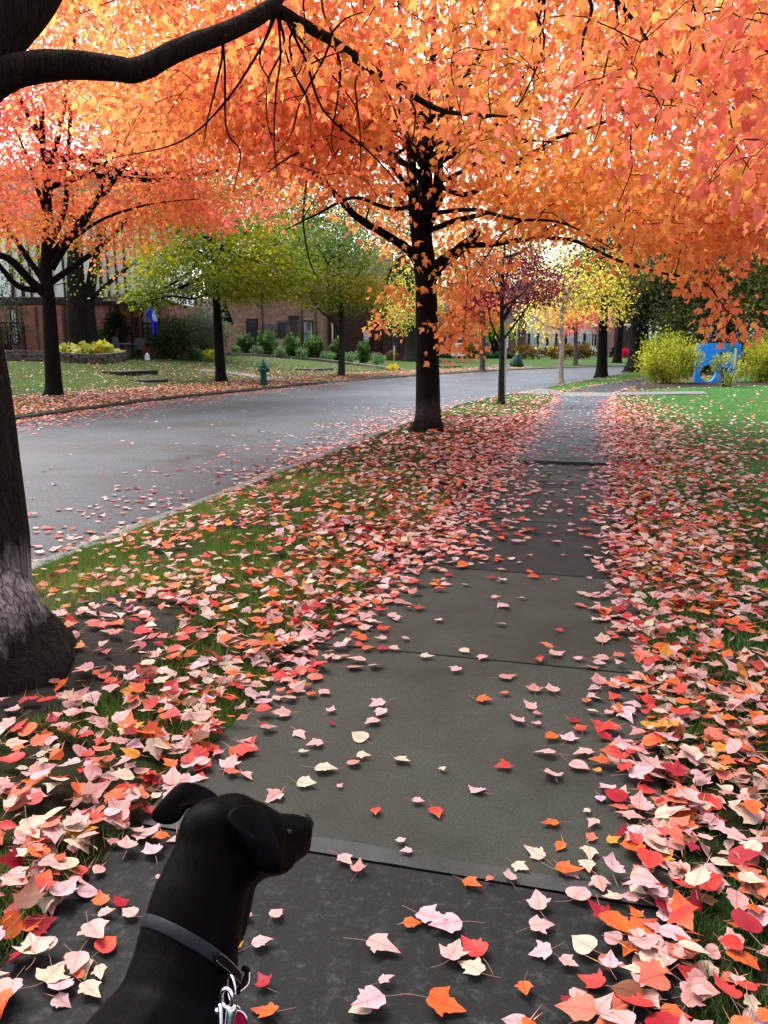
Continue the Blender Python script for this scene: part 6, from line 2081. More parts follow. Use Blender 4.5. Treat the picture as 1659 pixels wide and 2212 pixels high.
def density(P):
    x, y = P[:, 0], P[:, 1]
    sl, sr = xS(y) - SW_HALF, xS(y) + SW_HALF
    n_, f_ = xN(y), xF(y)
    nz = vnoise(P, 1.1, 2.0)
    nz2 = vnoise(P, 3.2, 6.0)
    d = np.zeros(len(P))
    zone = np.zeros(len(P), int)
    # sidewalk
    s = (x >= sl) & (x <= sr)
    wl_ = np.interp(y, [1, 2.2, 3.2, 4.4, 5.2, 6.5, 9, 12, 20, 25], [0.20, 0.13, 0.14, 0.20, 0.34, 0.44, 0.36, 0.30, 0.20, 0.04])
    wr_ = np.interp(y, [1, 1.7, 2.2, 3.2, 4.4, 6, 9, 12, 20, 25], [0.40, 0.34, 0.18, 0.17, 0.15, 0.17, 0.20, 0.24, 0.22, 0.05])
    e = 470 * np.exp(-(np.clip(x - sl, 0, None) / wl_) ** 1.6) * (1 + 0.7 * nz2) + 520 * np.exp(-(np.clip(sr - x, 0, None) / wr_) ** 1.6) * (1 + 0.7 * nz2)
    ctr = np.interp(y, [1, 4, 5, 6, 9, 11, 18, 24, 26, 40], [0.0, 0.5, 9, 20, 18, 22, 28, 22, 8, 6])
    d = np.where(s, e + ctr * (1 + 0.6 * nz2), d)
    # strip
    v = (x > n_ + 0.02) & (x < sl)
    q = sl - x
    dr = 360 * np.exp(-(np.clip(q, 0, None) / 0.60) ** 1.5) + 125 * (1 + 1.0 * nz)
    dr *= np.interp(y, [1, 13, 16, 18, 22, 24, 27, 50], [1, 1, 0.7, 0.42, 0.26, 0.16, 0.05, 0.04])
    soil = ~not_soil(P)
    dr = dr * np.interp(x - n_, [0.0, 0.14, 0.26, 0.6], [0.10, 0.22, 0.9, 1.0])
    d = np.where(v, np.where(soil, dr * 0.5, dr), d)
    # right lawn
    r_l = x > sr
    q = x - sr
    dl = 430 * np.exp(-(np.clip(q, 0, None) / 0.78) ** 1.5) * np.interp(y, [1, 12, 20, 25], [1, 0.9, 0.5, 0.15]) + 95 * (1 + 1.2 * nz) * np.interp(y, [1, 8, 12, 15, 19, 23, 26, 40], [1, 0.95, 0.75, 0.42, 0.16, 0.08, 0.05, 0.03])
    d = np.where(r_l, dl, d)
    # road
    ro = (x > f_) & (x <= n_ + 0.02)
    q1, q2 = n_ - x, x - f_
    dr = 1.3 + 190 * np.exp(-(np.clip(q1, 0, None) / np.interp(y, [3, 6, 9, 14, 20, 24, 30], [0.62, 0.7, 0.75, 1.0, 1.2, 0.8, 0.3])) ** 1.5) * np.interp(y, [0, 18, 24, 30], [1, 1, 0.5, 0.1]) * np.clip(0.8 + 1.6 * nz, 0, 2) + np.interp(y, [8, 22, 26, 34, 50], [210, 190, 110, 70, 45]) * np.exp(-(q2 / 0.9) ** 2)
    d = np.where(ro, dr, d)
    # far side
    fa = x <= f_
    t = f_ - x
    dfa = np.interp(t, [0, 3.2, 4.5, 6, 30], [190, 120, 20, 9, 7]) * np.interp(y, [8, 24, 27, 60], [1, 1, 0.45, 0.3])
    bank = np.exp(-((t - 7) / 4.5) ** 2) * np.exp(-((y - 36) / 6.5) ** 2)
    dfa = dfa + 48 * bank
    d = np.where(fa, dfa, d)
    zone = np.where(s, 0, np.where(v, 1, np.where(r_l, 2, np.where(ro, 3, np.where(bank > 0.35, 5, 4)))))
    zone = np.where(fa, zone, np.minimum(zone, 3))
    return np.clip(d, 0, None), zone


r_ = np.random.default_rng(91)
AX0, AX1, AY0, AY1 = -34.0, 12.0, 0.9, 54.0
PP, ZZ = [], []
for (y0, y1, x0, x1, CAP) in ((0.9, 4, -4.2, 2.6, 720), (4, 9, -9, 4.5, 640), (9, 16, -16, 6, 480), (16, 28, -26, 9, 330), (28, 54, -34, 12, 200)):
    A = (x1 - x0) * (y1 - y0)
    n = int(A * CAP)
    P = np.stack([r_.uniform(x0, x1, n), r_.uniform(y0, y1, n), np.zeros(n)], 1)
    P = P[in_view(P)]
    keep = r_.uniform(0, CAP, len(P))
    d, z = density(P)
    Q = P
    ok = keep < d
    PP.append(Q[ok])
    ZZ.append(z[ok])
P = np.vstack(PP)
zone = np.concatenate(ZZ)
# nothing grows through: keep leaves off the two trunks
for cx, cy, rr in ((b0[0], b0[1], 0.26), (bx[0], bx[1], 0.46)):
    ok = (P[:, 0] - cx) ** 2 + (P[:, 1] - cy) ** 2 > rr ** 2
    P, zone = P[ok], zone[ok]
n = len(P)
dens, _ = density(P)
drift = np.clip(dens / 380, 0, 1.2)
ci = np.zeros(n, int)
for zi, w in ((0, W_PATH), (1, W_GRASS), (2, W_GRASS), (3, W_ROAD), (4, W_FAR), (5, W_TAN)):
    k = zone == zi
    ci[k] = r_.choice(len(CN), k.sum(), p=w / w.sum())
far_or = (zone == 3) & (P[:, 0] < xF(P[:, 1]) + 1.8) & (P[:, 1] < 40)
ci[far_or] = r_.choice(len(CN), far_or.sum(), p=W_FAR / W_FAR.sum())
size = r_.uniform(0.036, 0.082, n) * np.interp(P[:, 1], [0.9, 2.0, 3.4], [1.08, 1.05, 1.0])
P[:, 2] = np.where(zone == 0, 0.024, ground_z(P) + np.where(zone == 3, road_z(P[:, 0], P[:, 1]) + 0.115 + 0.008, np.where((zone == 1) | (zone == 2), 0.030, 0.045)))
P[:, 2] += r_.uniform(0, 1, n) ** 1.5 * np.clip(drift, 0, 1) * np.where(zone == 0, 0.026, 0.040)
th_ = r_.uniform(0, 2 * math.pi, n)
flat = np.where((zone == 0) | (zone == 3), 0.09, 0.18) + 0.09 * np.clip(drift, 0, 1)
Ax = unit(np.stack([np.cos(th_), np.sin(th_), r_.normal(0, 1, n) * flat], 1))
Nn = unit(r_.normal(0, 1, (n, 3)) * flat[:, None] + [0, 0, 1])
shape = r_.choice(4, n, p=[0.20, 0.34, 0.12, 0.34])
cu = np.stack([r_.normal(0.03, 0.24, n), r_.normal(0.0, 0.22, n), r_.normal(0.08, 0.15, n)], 1)
P[:, 2] += size * (0.45 * np.clip(-cu[:, 0], 0, 1) + 0.28 * np.clip(-cu[:, 1], 0, 1) + 0.40 * np.clip(-cu[:, 2], 0, 1)) * 0.8
col = CV[ci] * r_.uniform(0.80, 1.12, (n, 1)) * (1 + r_.normal(0, 0.04, (n, 3)))
# a red blush or orange stain through part of the paler ones
F_SHOULDER = strip_leaf([(0.02, 0.0), (0.16, 0.02), (0.29, 0.10), (0.36, 0.22), (0.37, 0.32), (0.50, 0.52), (0.33, 0.50), (0.29, 0.60), (0.20, 0.72), (0.15, 0.86), (0.08, 1.0), (0.004, 1.2)],
                        [0, 0.06, 0.14, 0.24, 0.34, 0.44, 0.52, 0.62, 0.74, 0.88, 1.02, 1.18])


def ragged(T, seed):
    # unequal sides and a toothed rim
    V, F = T
    r = np.random.default_rng(seed)
    V = V.copy()
    k = len(V) // 3
    V[k:, 0] *= 1 + r.normal(0, 0.07, 2 * k)
    V[k + 1:-1, 1] += r.normal(0, 0.018, len(V) - k - 2)
    return V, F


SHAPES = (ragged(F_LOBED, 1), ragged(F_SHOULDER, 2), F_ROUND, ragged(F_OVATE, 4))

# leaves placed one by one where the photograph shows them: picture point, colour, length in pixels
HAND = [(929, 1979, 'lilac pink', 78), (835, 2115, 'pale pink', 42), (778, 2182, 'cream', 66), (1018, 1907, 'orange', 54), (1172, 2055, 'lilac pink', 60), (1226, 2078, 'pale pink', 50), (1133, 2135, 'orange', 54), (1247, 2148, 'pale pink', 50),
        (1222, 2165, 'crimson', 40), (1166, 2000, 'pale pink', 66), (1164, 1953, 'pale pink', 72), (1250, 1932, 'pale pink', 78), (1322, 1938, 'cream', 52), (865, 1815, 'lilac pink', 30), (880, 1838, 'lilac pink', 32), (1158, 1842, 'cream', 58), (1124, 1871, 'cream', 46),
        (1100, 1893, 'pale pink', 46), (1057, 1898, 'salmon', 26), (744, 1855, 'pale pink', 52), (774, 1874, 'dusky pink', 50), (1272, 1840, 'cream', 56), (1268, 1868, 'cream', 54), (1324, 1815, 'amber', 40), (1282, 1777, 'pale pink', 42), (1191, 1776, 'orange', 48),
        (1268, 1750, 'cream', 22), (941, 1753, 'coral red', 48), (812, 1752, 'coral red', 36), (902, 1730, 'pale pink', 34), (956, 1660, 'cream', 22), (868, 1641, 'cream', 44), (776, 1590, 'cream', 52), (783, 1632, 'cream', 36), (765, 1647, 'dusky pink', 40),
        (803, 1559, 'pale pink', 46), (822, 1540, 'lilac pink', 44), (815, 1520, 'lilac pink', 46), (1118, 1556, 'pale pink', 46), (1160, 1562, 'pale pink', 26), (1146, 1526, 'pale pink', 42), (1160, 1540, 'dusky pink', 30), (1043, 1510, 'orange', 40), (1090, 1497, 'salmon', 26),
        (1153, 1487, 'dusky pink', 46), (1192, 1490, 'pale pink', 48), (1094, 1461, 'dusky pink', 48), (1042, 1420, 'lilac pink', 34), (1005, 1405, 'cream', 34), (984, 1447, 'lilac pink', 36), (920, 1417, 'cream', 36), (1200, 1412, 'pale pink', 48), (1166, 1423, 'coral red', 30),
        (828, 1401, 'crimson', 34), (794, 1400, 'orange', 36), (852, 1401, 'pale pink', 34), (774, 1426, 'pale pink', 50), (766, 1440, 'dusky pink', 48), (812, 1438, 'cream', 44), (828, 1358, 'coral red', 36), (788, 1357, 'pale pink', 44), (824, 1379, 'pale pink', 32), (770, 1371, 'orange', 36),
        (783, 1378, 'orange', 34), (850, 1330, 'pale pink', 38), (948, 1338, 'cream', 28), (1083, 1348, 'pale pink', 28), (1191, 1674, 'pale pink', 62), (1253, 1655, 'pale pink', 58), (1292, 1664, 'amber', 24), (1181, 1627, 'pale pink', 54), (1263, 1626, 'pale pink', 54), (1191, 1592, 'orange', 46),
        (1253, 1573, 'coral red', 44), (1229, 1592, 'lilac pink', 50), (1306, 1592, 'crimson', 46), (570, 2122, 'crimson', 56), (575, 2183, 'orange', 72), (597, 1974, 'pale pink', 46), (562, 2036, 'pale pink', 56), (533, 1978, 'dusky pink', 34), (512, 2040, 'amber', 34),
        (282, 1973, 'pale pink', 52), (258, 1950, 'crimson', 52), (218, 1946, 'orange', 56), (226, 1971, 'pale pink', 46), (230, 2040, 'coral red', 66), (170, 2105, 'orange', 34), (216, 2098, 'cream', 46), (194, 2137, 'cream', 74), (328, 1838, 'lilac pink', 66), (345, 1893, 'pale pink', 26),
        (700, 1660, 'cream', 62), (660, 1692, 'cream', 54), (733, 1697, 'pale pink', 20), (654, 1623, 'cream', 28), (683, 1606, 'pale pink', 44), (1040, 1462 - 44, 'lilac pink', 30), (715, 1534, 'lilac pink', 34), (716, 1561, 'crimson', 20), (1152, 1245, 'coral red', 36), (1105, 1206, 'cream', 22), (1070, 1290, 'pale pink', 24), (1005, 1262, 'cream', 22)]
hp = np.array([G(u, v, 0.026) for u, v, c_, s in HAND])
ok = np.array([np.min(np.linalg.norm(hp[:, :2] - p[:2], axis=1)) > 0.055 for p in P]) | (P[:, 1] > 6)
P, zone, ci, size, Ax, Nn, shape, cu, col, drift = [a[ok] for a in (P, zone, ci, size, Ax, Nn, shape, cu, col, drift)]
n = len(P)

# which of the scattered leaves show largest: those become objects of their own
u, v, z = proj(P)
seen = (u > 10) & (u < 1650) & (v > 0) & (v < 2205)
dogish = (u < np.interp(v, [1690, 1720, 1780, 1880, 1950, 2060, 2212], [300, 600, 690, 620, 560, 520, 500])) & (u > np.interp(v, [1690, 1740, 1820, 1960, 2060, 2212], [400, 325, 370, 330, 270, 165])) & (v > 1690)
area = size ** 2 / z ** 2 * (1 + P[:, 2] * 6)
area[~seen | dogish] = 0
N_IND = 300 - len(HAND)
pick = np.argsort(-area)[:N_IND]
single = np.zeros(n, bool)
single[pick] = True

far = P[:, 1] > 11
parts = []
LCs = []
for k in range(4):
    s = (~single) & (shape == k) & (~far)
    if s.any():
        T_ = SHAPES[k]
        V, Lp, Sz, Cc = scatter(T_, P[s], Ax[s], Nn[s], size[s], col[s], cu[s])
        kv = len(T_[0])
        mul = np.ones(kv)
        mul[:kv // 3] = 0.80
        parts.append((V, Lp, Sz, Cc * np.tile(mul, int(s.sum()))[:, None]))
        LCs.append(lc_of(T_, int(s.sum())))
        # stalks of the nearer ones as thin blades in the same mesh
        s2 = s & (P[:, 1] < 7)
        m_ = int(s2.sum())
        dirs = unit(-Ax[s2] + r_.normal(0, 0.35, (m_, 3)) * [1, 1, 0.3] + [0, 0, 0.12])
        parts.append(scatter(T_BLADE, P[s2], dirs, Nn[s2], size[s2] * r_.uniform(0.5, 0.95, m_), np.tile([[0.45, 0.20, 0.13]], (m_, 1)), None, np.full(m_, 0.0028)))
        LCs.append(np.zeros((3 * m_, 3)))
s = (~single) & far
parts.append(scatter(T_MAPLE_S, P[s], Ax[s], Nn[s], size[s] * 1.1, col[s] * 1.15, cu[s] * 0.6))
LCs.append(np.zeros((len(T_MAPLE_S[0]) * int(s.sum()), 3)))
V, Lp, Sz, Cc = merge(parts)
tag(link('fallen_leaves', add_lc(big_mesh('fallen_leaves', V, Lp, Sz, Cc, [M_FALLEN]), np.vstack(LCs))), kind='stuff')

# prototypes: shape x colour x curl; the copies share mesh data
ORD = ['nearest', 'second nearest', 'third nearest', 'fourth nearest', 'fifth nearest', 'sixth nearest', 'seventh nearest', 'eighth nearest', 'ninth nearest', 'tenth nearest', 'eleventh nearest', 'twelfth nearest', 'thirteenth nearest', 'fourteenth nearest']
CURLS = ((0.10, -0.15, 0.05), (0.32, 0.18, 0.06), (-0.22, -0.20, 0.16), (0.20, 0.32, 0.20), (0.0, 0.08, 0.02))
CURLW = ('flat', 'cupped', 'arched', 'curled', 'flat')
proto_me = {}
stem_me = []
for k in range(4):
    c = (-0.20, 0.30, 0.10, -0.36)[k]
    P_ = catmull([(0, 0.02, 0.01), (c * 0.35, -0.3, 0.04), (c, -0.75, 0.02 + 0.04 * k)], 8)
    mbs = MB().tube(P_, np.linspace(0.011, 0.009, 8), 5)
    me = bpy.data.meshes.new('leaf_stalk')
    me.from_pydata(mbs.v, [], mbs.f)
    me.materials.append(M_STEM)
    me.polygons.foreach_set('use_smooth', [True] * len(mbs.f))
    stem_me.append(me)


def leaf_mesh(shape_, cname, cv):
    key = (shape_, cname, cv)
    if key not in proto_me:
        T_ = SHAPES[shape_]
        rr = np.random.default_rng(abs(hash((shape_, CN.index(cname), cv))) % 9999)
        V, Lp, Sz, Cc = scatter(T_, np.zeros((1, 3)), np.array([[0, 1.0, 0]]), np.array([[0, 0, 1.0]]), np.ones(1), np.array([LEAFCOL[cname]]), np.array([CURLS[cv]]))
        kv = len(T_[0])
        mul = 1 + rr.normal(0, 0.05, kv)
        mul[:kv // 3] *= 0.82
        Cc = Cc * mul[:, None]
        if cname in ('pale pink', 'salmon', 'orange', 'coral red') and cv % 2 == 0:
            tipc = np.array({'pale pink': (0.74, 0.40, 0.42), 'salmon': (0.70, 0.14, 0.08), 'orange': (0.62, 0.07, 0.05), 'coral red': (0.70, 0.20, 0.05)}[cname]) * 0.64
            w = np.clip(T_[0][:, 1] * 1.3 - 0.5, 0, 0.8)[:, None]
            Cc = Cc * (1 - w) + tipc * w
        V[:, 2] += 0.03 - V[:, 2].min()
        proto_me[key] = add_lc(big_mesh('fallen_leaf', V, Lp, Sz, Cc, [M_FALLEN], None, True), lc_of(T_, 1))
    return proto_me[key]


recs = []
for (uu, vv, cn, px_), p in zip(HAND, hp):
    dep = float(proj(p)[2])
    L = 0.76 * px_ * dep / FPX
    a = r_.uniform(0, 2 * math.pi)
    yv = np.array([math.cos(a), math.sin(a), 0.0]) + r_.normal(0, 0.08, 3)
    nv_ = unit((np.array([0, 0, 1.0]) + r_.normal(0, 0.12, 3))[None])[0]
    recs.append((p - yv * L * 0.45 + [0, 0, 0.0], yv, nv_, L, cn, int(r_.choice(4, p=[0.22, 0.38, 0.08, 0.32])), True, 0))
for i in pick:
    recs.append((P[i], Ax[i], Nn[i], size[i], CN[ci[i]], int(shape[i]), False, int(zone[i])))
recs.sort(key=lambda q: q[0][1])
tally = {}
made = []
for p, yv, nv_, L, cn, sh, hand, zi in recs:
    cv = int(r_.integers(5))
    o = bpy.data.objects.new('fallen_leaf', leaf_mesh(sh, cn, cv))
    COL.objects.link(o)
    y_ = unit(np.array(yv)[None])[0]
    x_ = unit(np.cross(y_, nv_)[None])[0]
    z_ = np.cross(x_, y_)
    Mx = Matrix(((x_[0], y_[0], z_[0], p[0]), (x_[1], y_[1], z_[1], p[1]), (x_[2], y_[2], z_[2], p[2] - 0.012 * 0 - L * 0.03), (0, 0, 0, 1)))
    o.matrix_world = Mx @ Matrix.Scale(L, 4)
    st = bpy.data.objects.new('stalk', stem_me[int(r_.integers(4))])
    COL.objects.link(st)
    st.parent = o
    x, y = p[0], p[1]
    if zi == 1:
        where = 'on grass left of the dog' if y < 2.4 else 'by the near maple foot'
    elif zi == 2:
        where = 'on the bottom right lawn edge' if y < 2.4 else 'on the lawn beside the drift'
    elif x > -0.15:
        where = 'on the right sidewalk edge' if x > 0.0 else 'beside the right sidewalk drift'
        if y < 2.0:
            where = 'on the dark slab, right side'
    elif x < -0.98:
        where = 'on the left sidewalk edge'
        if y < 2.0:
            where = 'on dark slab beside the dog'
    elif y < 2.05:
        where = 'on the open dark near slab'
    elif y < 3.66:
        where = 'on the slab beyond the lip'
    elif y < 5.24:
        where = 'on the second grey slab'
    else:
        where = 'on the dark farther slabs'
    key = (CURLW[cv], cn, where)
    tally[key] = tally.get(key, 0) + 1
    made.append((o, key, tally[key]))
for o, key, k in made:
    cw, cn, where = key
    if tally[key] == 1:
        lab = '%s %s leaf %s' % (cw, cn, where)
    elif k <= 14:
        lab = '%s %s leaf, %s of its like, %s' % (cw, cn, ORD[k - 1], where)
    else:
        lab = 'one of the farther %s %s leaves %s' % (cw, cn, where)
    tag(o, lab, 'leaf', 'fallen maple leaves')

# ------------------------------------------------------------------ the black dog
m, nt, b, o = nodes_of('black_coat')
v = coords(nt, (1, 1, 1))
f = noise_t(nt, v, 16, 5, 0.6)
nt.links.new(ramp(nt, f, [(0.3, (0.0006, 0.0006, 0.0007)), (0.7, (0.0014, 0.0015, 0.0018))]), b.inputs['Base Color'])
b.inputs['Roughness'].default_value = 0.46
b.inputs['Specular IOR Level'].default_value = 0.022
b.inputs['Sheen Weight'].default_value = 0.002
b.inputs['Sheen Roughness'].default_value = 0.4
b.inputs['Sheen Tint'].default_value = (0.7, 0.8, 1.0, 1)
bump(nt, b, noise_t(nt, v, 200, 4, 0.8), 0.2, 0.003)
M_COAT = m
m, nt, b, o = nodes_of('coat_hair_sheen')
b.inputs['Base Color'].default_value = (0.0016, 0.0019, 0.0025, 1)
b.inputs['Roughness'].default_value = 0.45
b.inputs['Specular IOR Level'].default_value = 0.06
M_HAIR = m
M_NOSE = plain('black_nose_skin', (0.004, 0.004, 0.0045), None, 0.4, 60, spec=0.15, bstr=0.3, bd=0.002)
M_EYE = plain('dark_dog_eye', (0.004, 0.003, 0.002), None, 0.25, 5, spec=0.25, bstr=0)
M_COLLAR = plain('blue_black_leather', (0.0075, 0.0110, 0.0155), (0.0050, 0.0075, 0.0105), 0.5, 40, spec=0.12, bstr=0.15, bd=0.001)
M_STRAP = plain('black_leather_strap', (0.002, 0.002, 0.0025), None, 0.55, 60, spec=0.08, bstr=0.2, bd=0.001)
M_THREAD = plain('pale_stitching_thread', (0.20, 0.18, 0.155), None, 0.8, bstr=0)
M_TAG = plain('crimson_enamel', (0.42, 0.01, 0.07), None, 0.3, bstr=0)


def DP(u, v, d):
    return D(u, v, d)


def capsule(mb, a, ra, b_, rb, n=18):
    a, b_ = np.array(a, float), np.array(b_, float)
    ax = b_ - a
    L = np.linalg.norm(ax)
    t = ax / (L + 1e-9)
    pts, rr = [], []
    for q in np.linspace(-math.pi / 2 + 0.08, 0, 7):
        pts.append(a + t * ra * math.sin(q))
        rr.append(ra * math.cos(q))
    for q in np.linspace(0, 1, 6)[1:-1]:
        pts.append(a + ax * q)
        rr.append(ra + (rb - ra) * q)
    for q in np.linspace(0, math.pi / 2 - 0.08, 7):
        pts.append(b_ + t * rb * math.sin(q))
        rr.append(rb * math.cos(q))
    # plain frame, no use of gradient on doubled points
    e1 = np.cross(t, [0, 0, 1.0])
    if np.linalg.norm(e1) < 0.1:
        e1 = np.cross(t, [1.0, 0, 0])
    e1 /= np.linalg.norm(e1)
    e2 = np.cross(t, e1)
    V, F = [], []
    for p, r in zip(pts, rr):
        for j in range(n):
            q = 2 * math.pi * j / n
            V.append(p + e1 * math.cos(q) * r + e2 * math.sin(q) * r)
    k = len(pts)
    for i in range(k - 1):
        for j in range(n):
            F.append((i * n + j, (i + 1) * n + j, (i + 1) * n + (j + 1) % n, i * n + (j + 1) % n))
    F.append(tuple(range(n)))
    F.append(tuple((k - 1) * n + j for j in range(n))[::-1])
    mb.add(V, F, 0, True)


def pc(mb, u1, v1, d1, r1, u2, v2, d2, r2):
    capsule(mb, DP(u1, v1, d1), r1 * d1 / FPX, DP(u2, v2, d2), r2 * d2 / FPX)


DOGB = MB()
# skull, brow, cheeks
pc(DOGB, 462, 1800, 1.29, 76, 505, 1806, 1.31, 84)
pc(DOGB, 500, 1795, 1.31, 80, 556, 1806, 1.36, 62)
pc(DOGB, 545, 1782, 1.34, 52, 578, 1788, 1.38, 40)
pc(DOGB, 520, 1850, 1.28, 60, 560, 1845, 1.34, 52)
pc(DOGB, 430, 1815, 1.33, 52, 470, 1790, 1.33, 60)
# muzzle and jaw
pc(DOGB, 572, 1808, 1.38, 52, 636, 1800, 1.455, 40)
pc(DOGB, 630, 1796, 1.45, 38, 652, 1786, 1.475, 25)
pc(DOGB, 572, 1840, 1.36, 46, 632, 1826, 1.45, 34)
pc(DOGB, 545, 1850, 1.33, 50, 604, 1850, 1.40, 38)
pc(DOGB, 598, 1838, 1.40, 42, 643, 1824, 1.465, 31)
pc(DOGB, 648, 1795, 1.472, 26, 648, 1826, 1.468, 23)
# neck
pc(DOGB, 470, 1832, 1.29, 88, 425, 1960, 1.25, 103)
pc(DOGB, 500, 1870, 1.31, 62, 455, 1985, 1.27, 84)
pc(DOGB, 428, 1950, 1.25, 102, 402, 2060, 1.21, 110)
pc(DOGB, 402, 2060, 1.21, 106, 350, 2225, 1.14, 118)
pc(DOGB, 430, 2080, 1.22, 85, 408, 2240, 1.17, 96)
# trunk, out of frame towards the handler's feet
SH = DP(350, 2225, 1.14)
HEAD_F = np.array([0.05, 1.0, 0.0]) / math.hypot(0.05, 1.0)
SIDE = np.array([HEAD_F[1], -HEAD_F[0], 0])
zs = SH[2]
capsule(DOGB, SH + [0, 0, -0.02], 0.096, SH - HEAD_F * 0.22 + [0, 0, -0.025], 0.110)
capsule(DOGB, SH - HEAD_F * 0.10 + [0, 0, -0.09], 0.096, SH - HEAD_F * 0.26 + [0, 0, -0.07], 0.110)
capsule(DOGB, SH - HEAD_F * 0.22 + [0, 0, -0.025], 0.110, SH - HEAD_F * 0.46 + [0, 0, -0.005], 0.094)
capsule(DOGB, SH - HEAD_F * 0.46 + [0, 0, -0.005], 0.094, SH - HEAD_F * 0.60 + [0, 0, -0.02], 0.100)
capsule(DOGB, SH + HEAD_F * 0.02 + [0, 0, -0.10], 0.090, SH + HEAD_F * 0.05 + [0, 0, -0.16], 0.075)
for s in (-1, 1):
    e = SH + SIDE * s * 0.060
    elbow = np.array([e[0] - HEAD_F[0] * 0.06, e[1] - HEAD_F[1] * 0.06, zs - 0.24])
    wrist = np.array([elbow[0] + HEAD_F[0] * 0.05, elbow[1] + HEAD_F[1] * 0.05, 0.13])
    paw = np.array([wrist[0] + HEAD_F[0] * 0.015, wrist[1] + HEAD_F[1] * 0.015, 0.045])
    capsule(DOGB, e + [0, 0, -0.08], 0.060, elbow, 0.042)
    capsule(DOGB, elbow, 0.040, wrist, 0.024)
    capsule(DOGB, wrist, 0.024, paw, 0.022)
    capsule(DOGB, paw + [0, 0, -0.012], 0.027, paw + HEAD_F * 0.055 + [0, 0, -0.020], 0.023)
    hpt = SH - HEAD_F * 0.57 + SIDE * s * 0.075 + [0, 0, -0.03]
    knee = hpt + HEAD_F * 0.10 + [0, 0, -0.20]
    hock = np.array([hpt[0] - HEAD_F[0] * 0.10, hpt[1] - HEAD_F[1] * 0.10, 0.17])
    hp_ = np.array([hock[0] + HEAD_F[0] * 0.02, hock[1] + HEAD_F[1] * 0.02, 0.045])
    capsule(DOGB, hpt, 0.088, knee, 0.055)
    capsule(DOGB, knee, 0.050, hock, 0.026)
    capsule(DOGB, hock, 0.025, hp_, 0.021)
    capsule(DOGB, hp_ + [0, 0, -0.012], 0.026, hp_ + HEAD_F * 0.055 + [0, 0, -0.020], 0.022)
T_ = SH - HEAD_F * 0.66 + [0, 0, 0.02]
capsule(DOGB, T_, 0.030, T_ - HEAD_F * 0.10 + [0, 0, -0.08], 0.022)
capsule(DOGB, T_ - HEAD_F * 0.10 + [0, 0, -0.08], 0.022, T_ - HEAD_F * 0.16 + [0, 0, -0.24], 0.012)

me = bpy.data.meshes.new('raw')
me.from_pydata([tuple(p) for p in DOGB.v], [], DOGB.f)
bm = bmesh.new()
bm.from_mesh(me)
bmesh.ops.recalc_face_normals(bm, faces=list(bm.faces))
bm.to_mesh(me)
bm.free()
tmp = bpy.data.objects.new('raw', me)
COL.objects.link(tmp)
md = tmp.modifiers.new('r', 'REMESH')
md.mode = 'VOXEL'
md.voxel_size = 0.0055
md = tmp.modifiers.new('s', 'SMOOTH')
md.factor = 0.5
md.iterations = 14
dg = bpy.context.evaluated_depsgraph_get()
dme = bpy.data.meshes.new_from_object(tmp.evaluated_get(dg))
bpy.data.objects.remove(tmp)
dme.name = 'body'
dme.materials.clear()
dme.materials.append(M_COAT)
dme.polygons.foreach_set('use_smooth', [True] * len(dme.polygons))
dog = thing('black_dog', 'sleek black dog in a leather collar looking along the sidewalk, seen from behind', 'dog', (SH[0], SH[1], 0.0))
dbase = np.array([SH[0], SH[1], 0.0])
bmv = np.empty(len(dme.vertices) * 3)
dme.vertices.foreach_get('co', bmv)
DV = bmv.reshape(-1, 3)
tris = [tuple(p.vertices) for p in dme.polygons]
DBVH = BVHTree.FromPolygons([tuple(p) for p in DV], tris)
dme.vertices.foreach_set('co', (DV - dbase).ravel())
body = link('body', dme, dog)


def flap(name, outline, depth_fn, thick, parent, mat_, grow_=1.09):
    """A soft ear: outline in picture points with distances, filled, thickened and rounded off."""
    bm = bmesh.new()
    n = len(outline)
    P = np.array([DP(u, v, d) for u, v, d in outline]) - dbase
    c = P.mean(axis=0)
    P = c + (P - c) * grow_
    rings = []
    for q in (1.0, 0.72, 0.40):
        rings.append([bm.verts.new(tuple(c + (p - c) * q + depth_fn(q))) for p in P])
    cen = bm.verts.new(tuple(c + depth_fn(0)))
    for a, b2 in zip(rings[:-1], rings[1:]):
        for i in range(n):
            bm.faces.new((a[i], a[(i + 1) % n], b2[(i + 1) % n], b2[i]))
    for i in range(n):
        bm.faces.new((rings[-1][i], rings[-1][(i + 1) % n], cen))
    me = bpy.data.meshes.new(name)
    bm.to_mesh(me)
    bm.free()
    me.materials.append(mat_)
    me.polygons.foreach_set('use_smooth', [True] * len(me.polygons))
    o = link(name, me, parent)
    s = o.modifiers.new('t', 'SOLIDIFY')
    s.thickness = thick
    s.offset = 0
    s2 = o.modifiers.new('s', 'SUBSURF')
    s2.levels = s2.render_levels = 2
    return o


toward = -ray(540, 1800) / np.linalg.norm(ray(540, 1800))
# near ear hangs over the cheek
flap('ear', [(492, 1768, 1.235), (506, 1748, 1.25), (530, 1744, 1.262), (556, 1752, 1.272), (574, 1768, 1.275), (588, 1795, 1.268), (598, 1824, 1.258), (606, 1856, 1.250), (606, 1874, 1.245), (594, 1882, 1.240), (572, 1882, 1.234), (552, 1872, 1.228), (540, 1846, 1.222), (524, 1812, 1.220), (504, 1786, 1.225)],
     lambda q: toward * 0.012 * (1 - q * q), 0.007, dog, M_COAT)
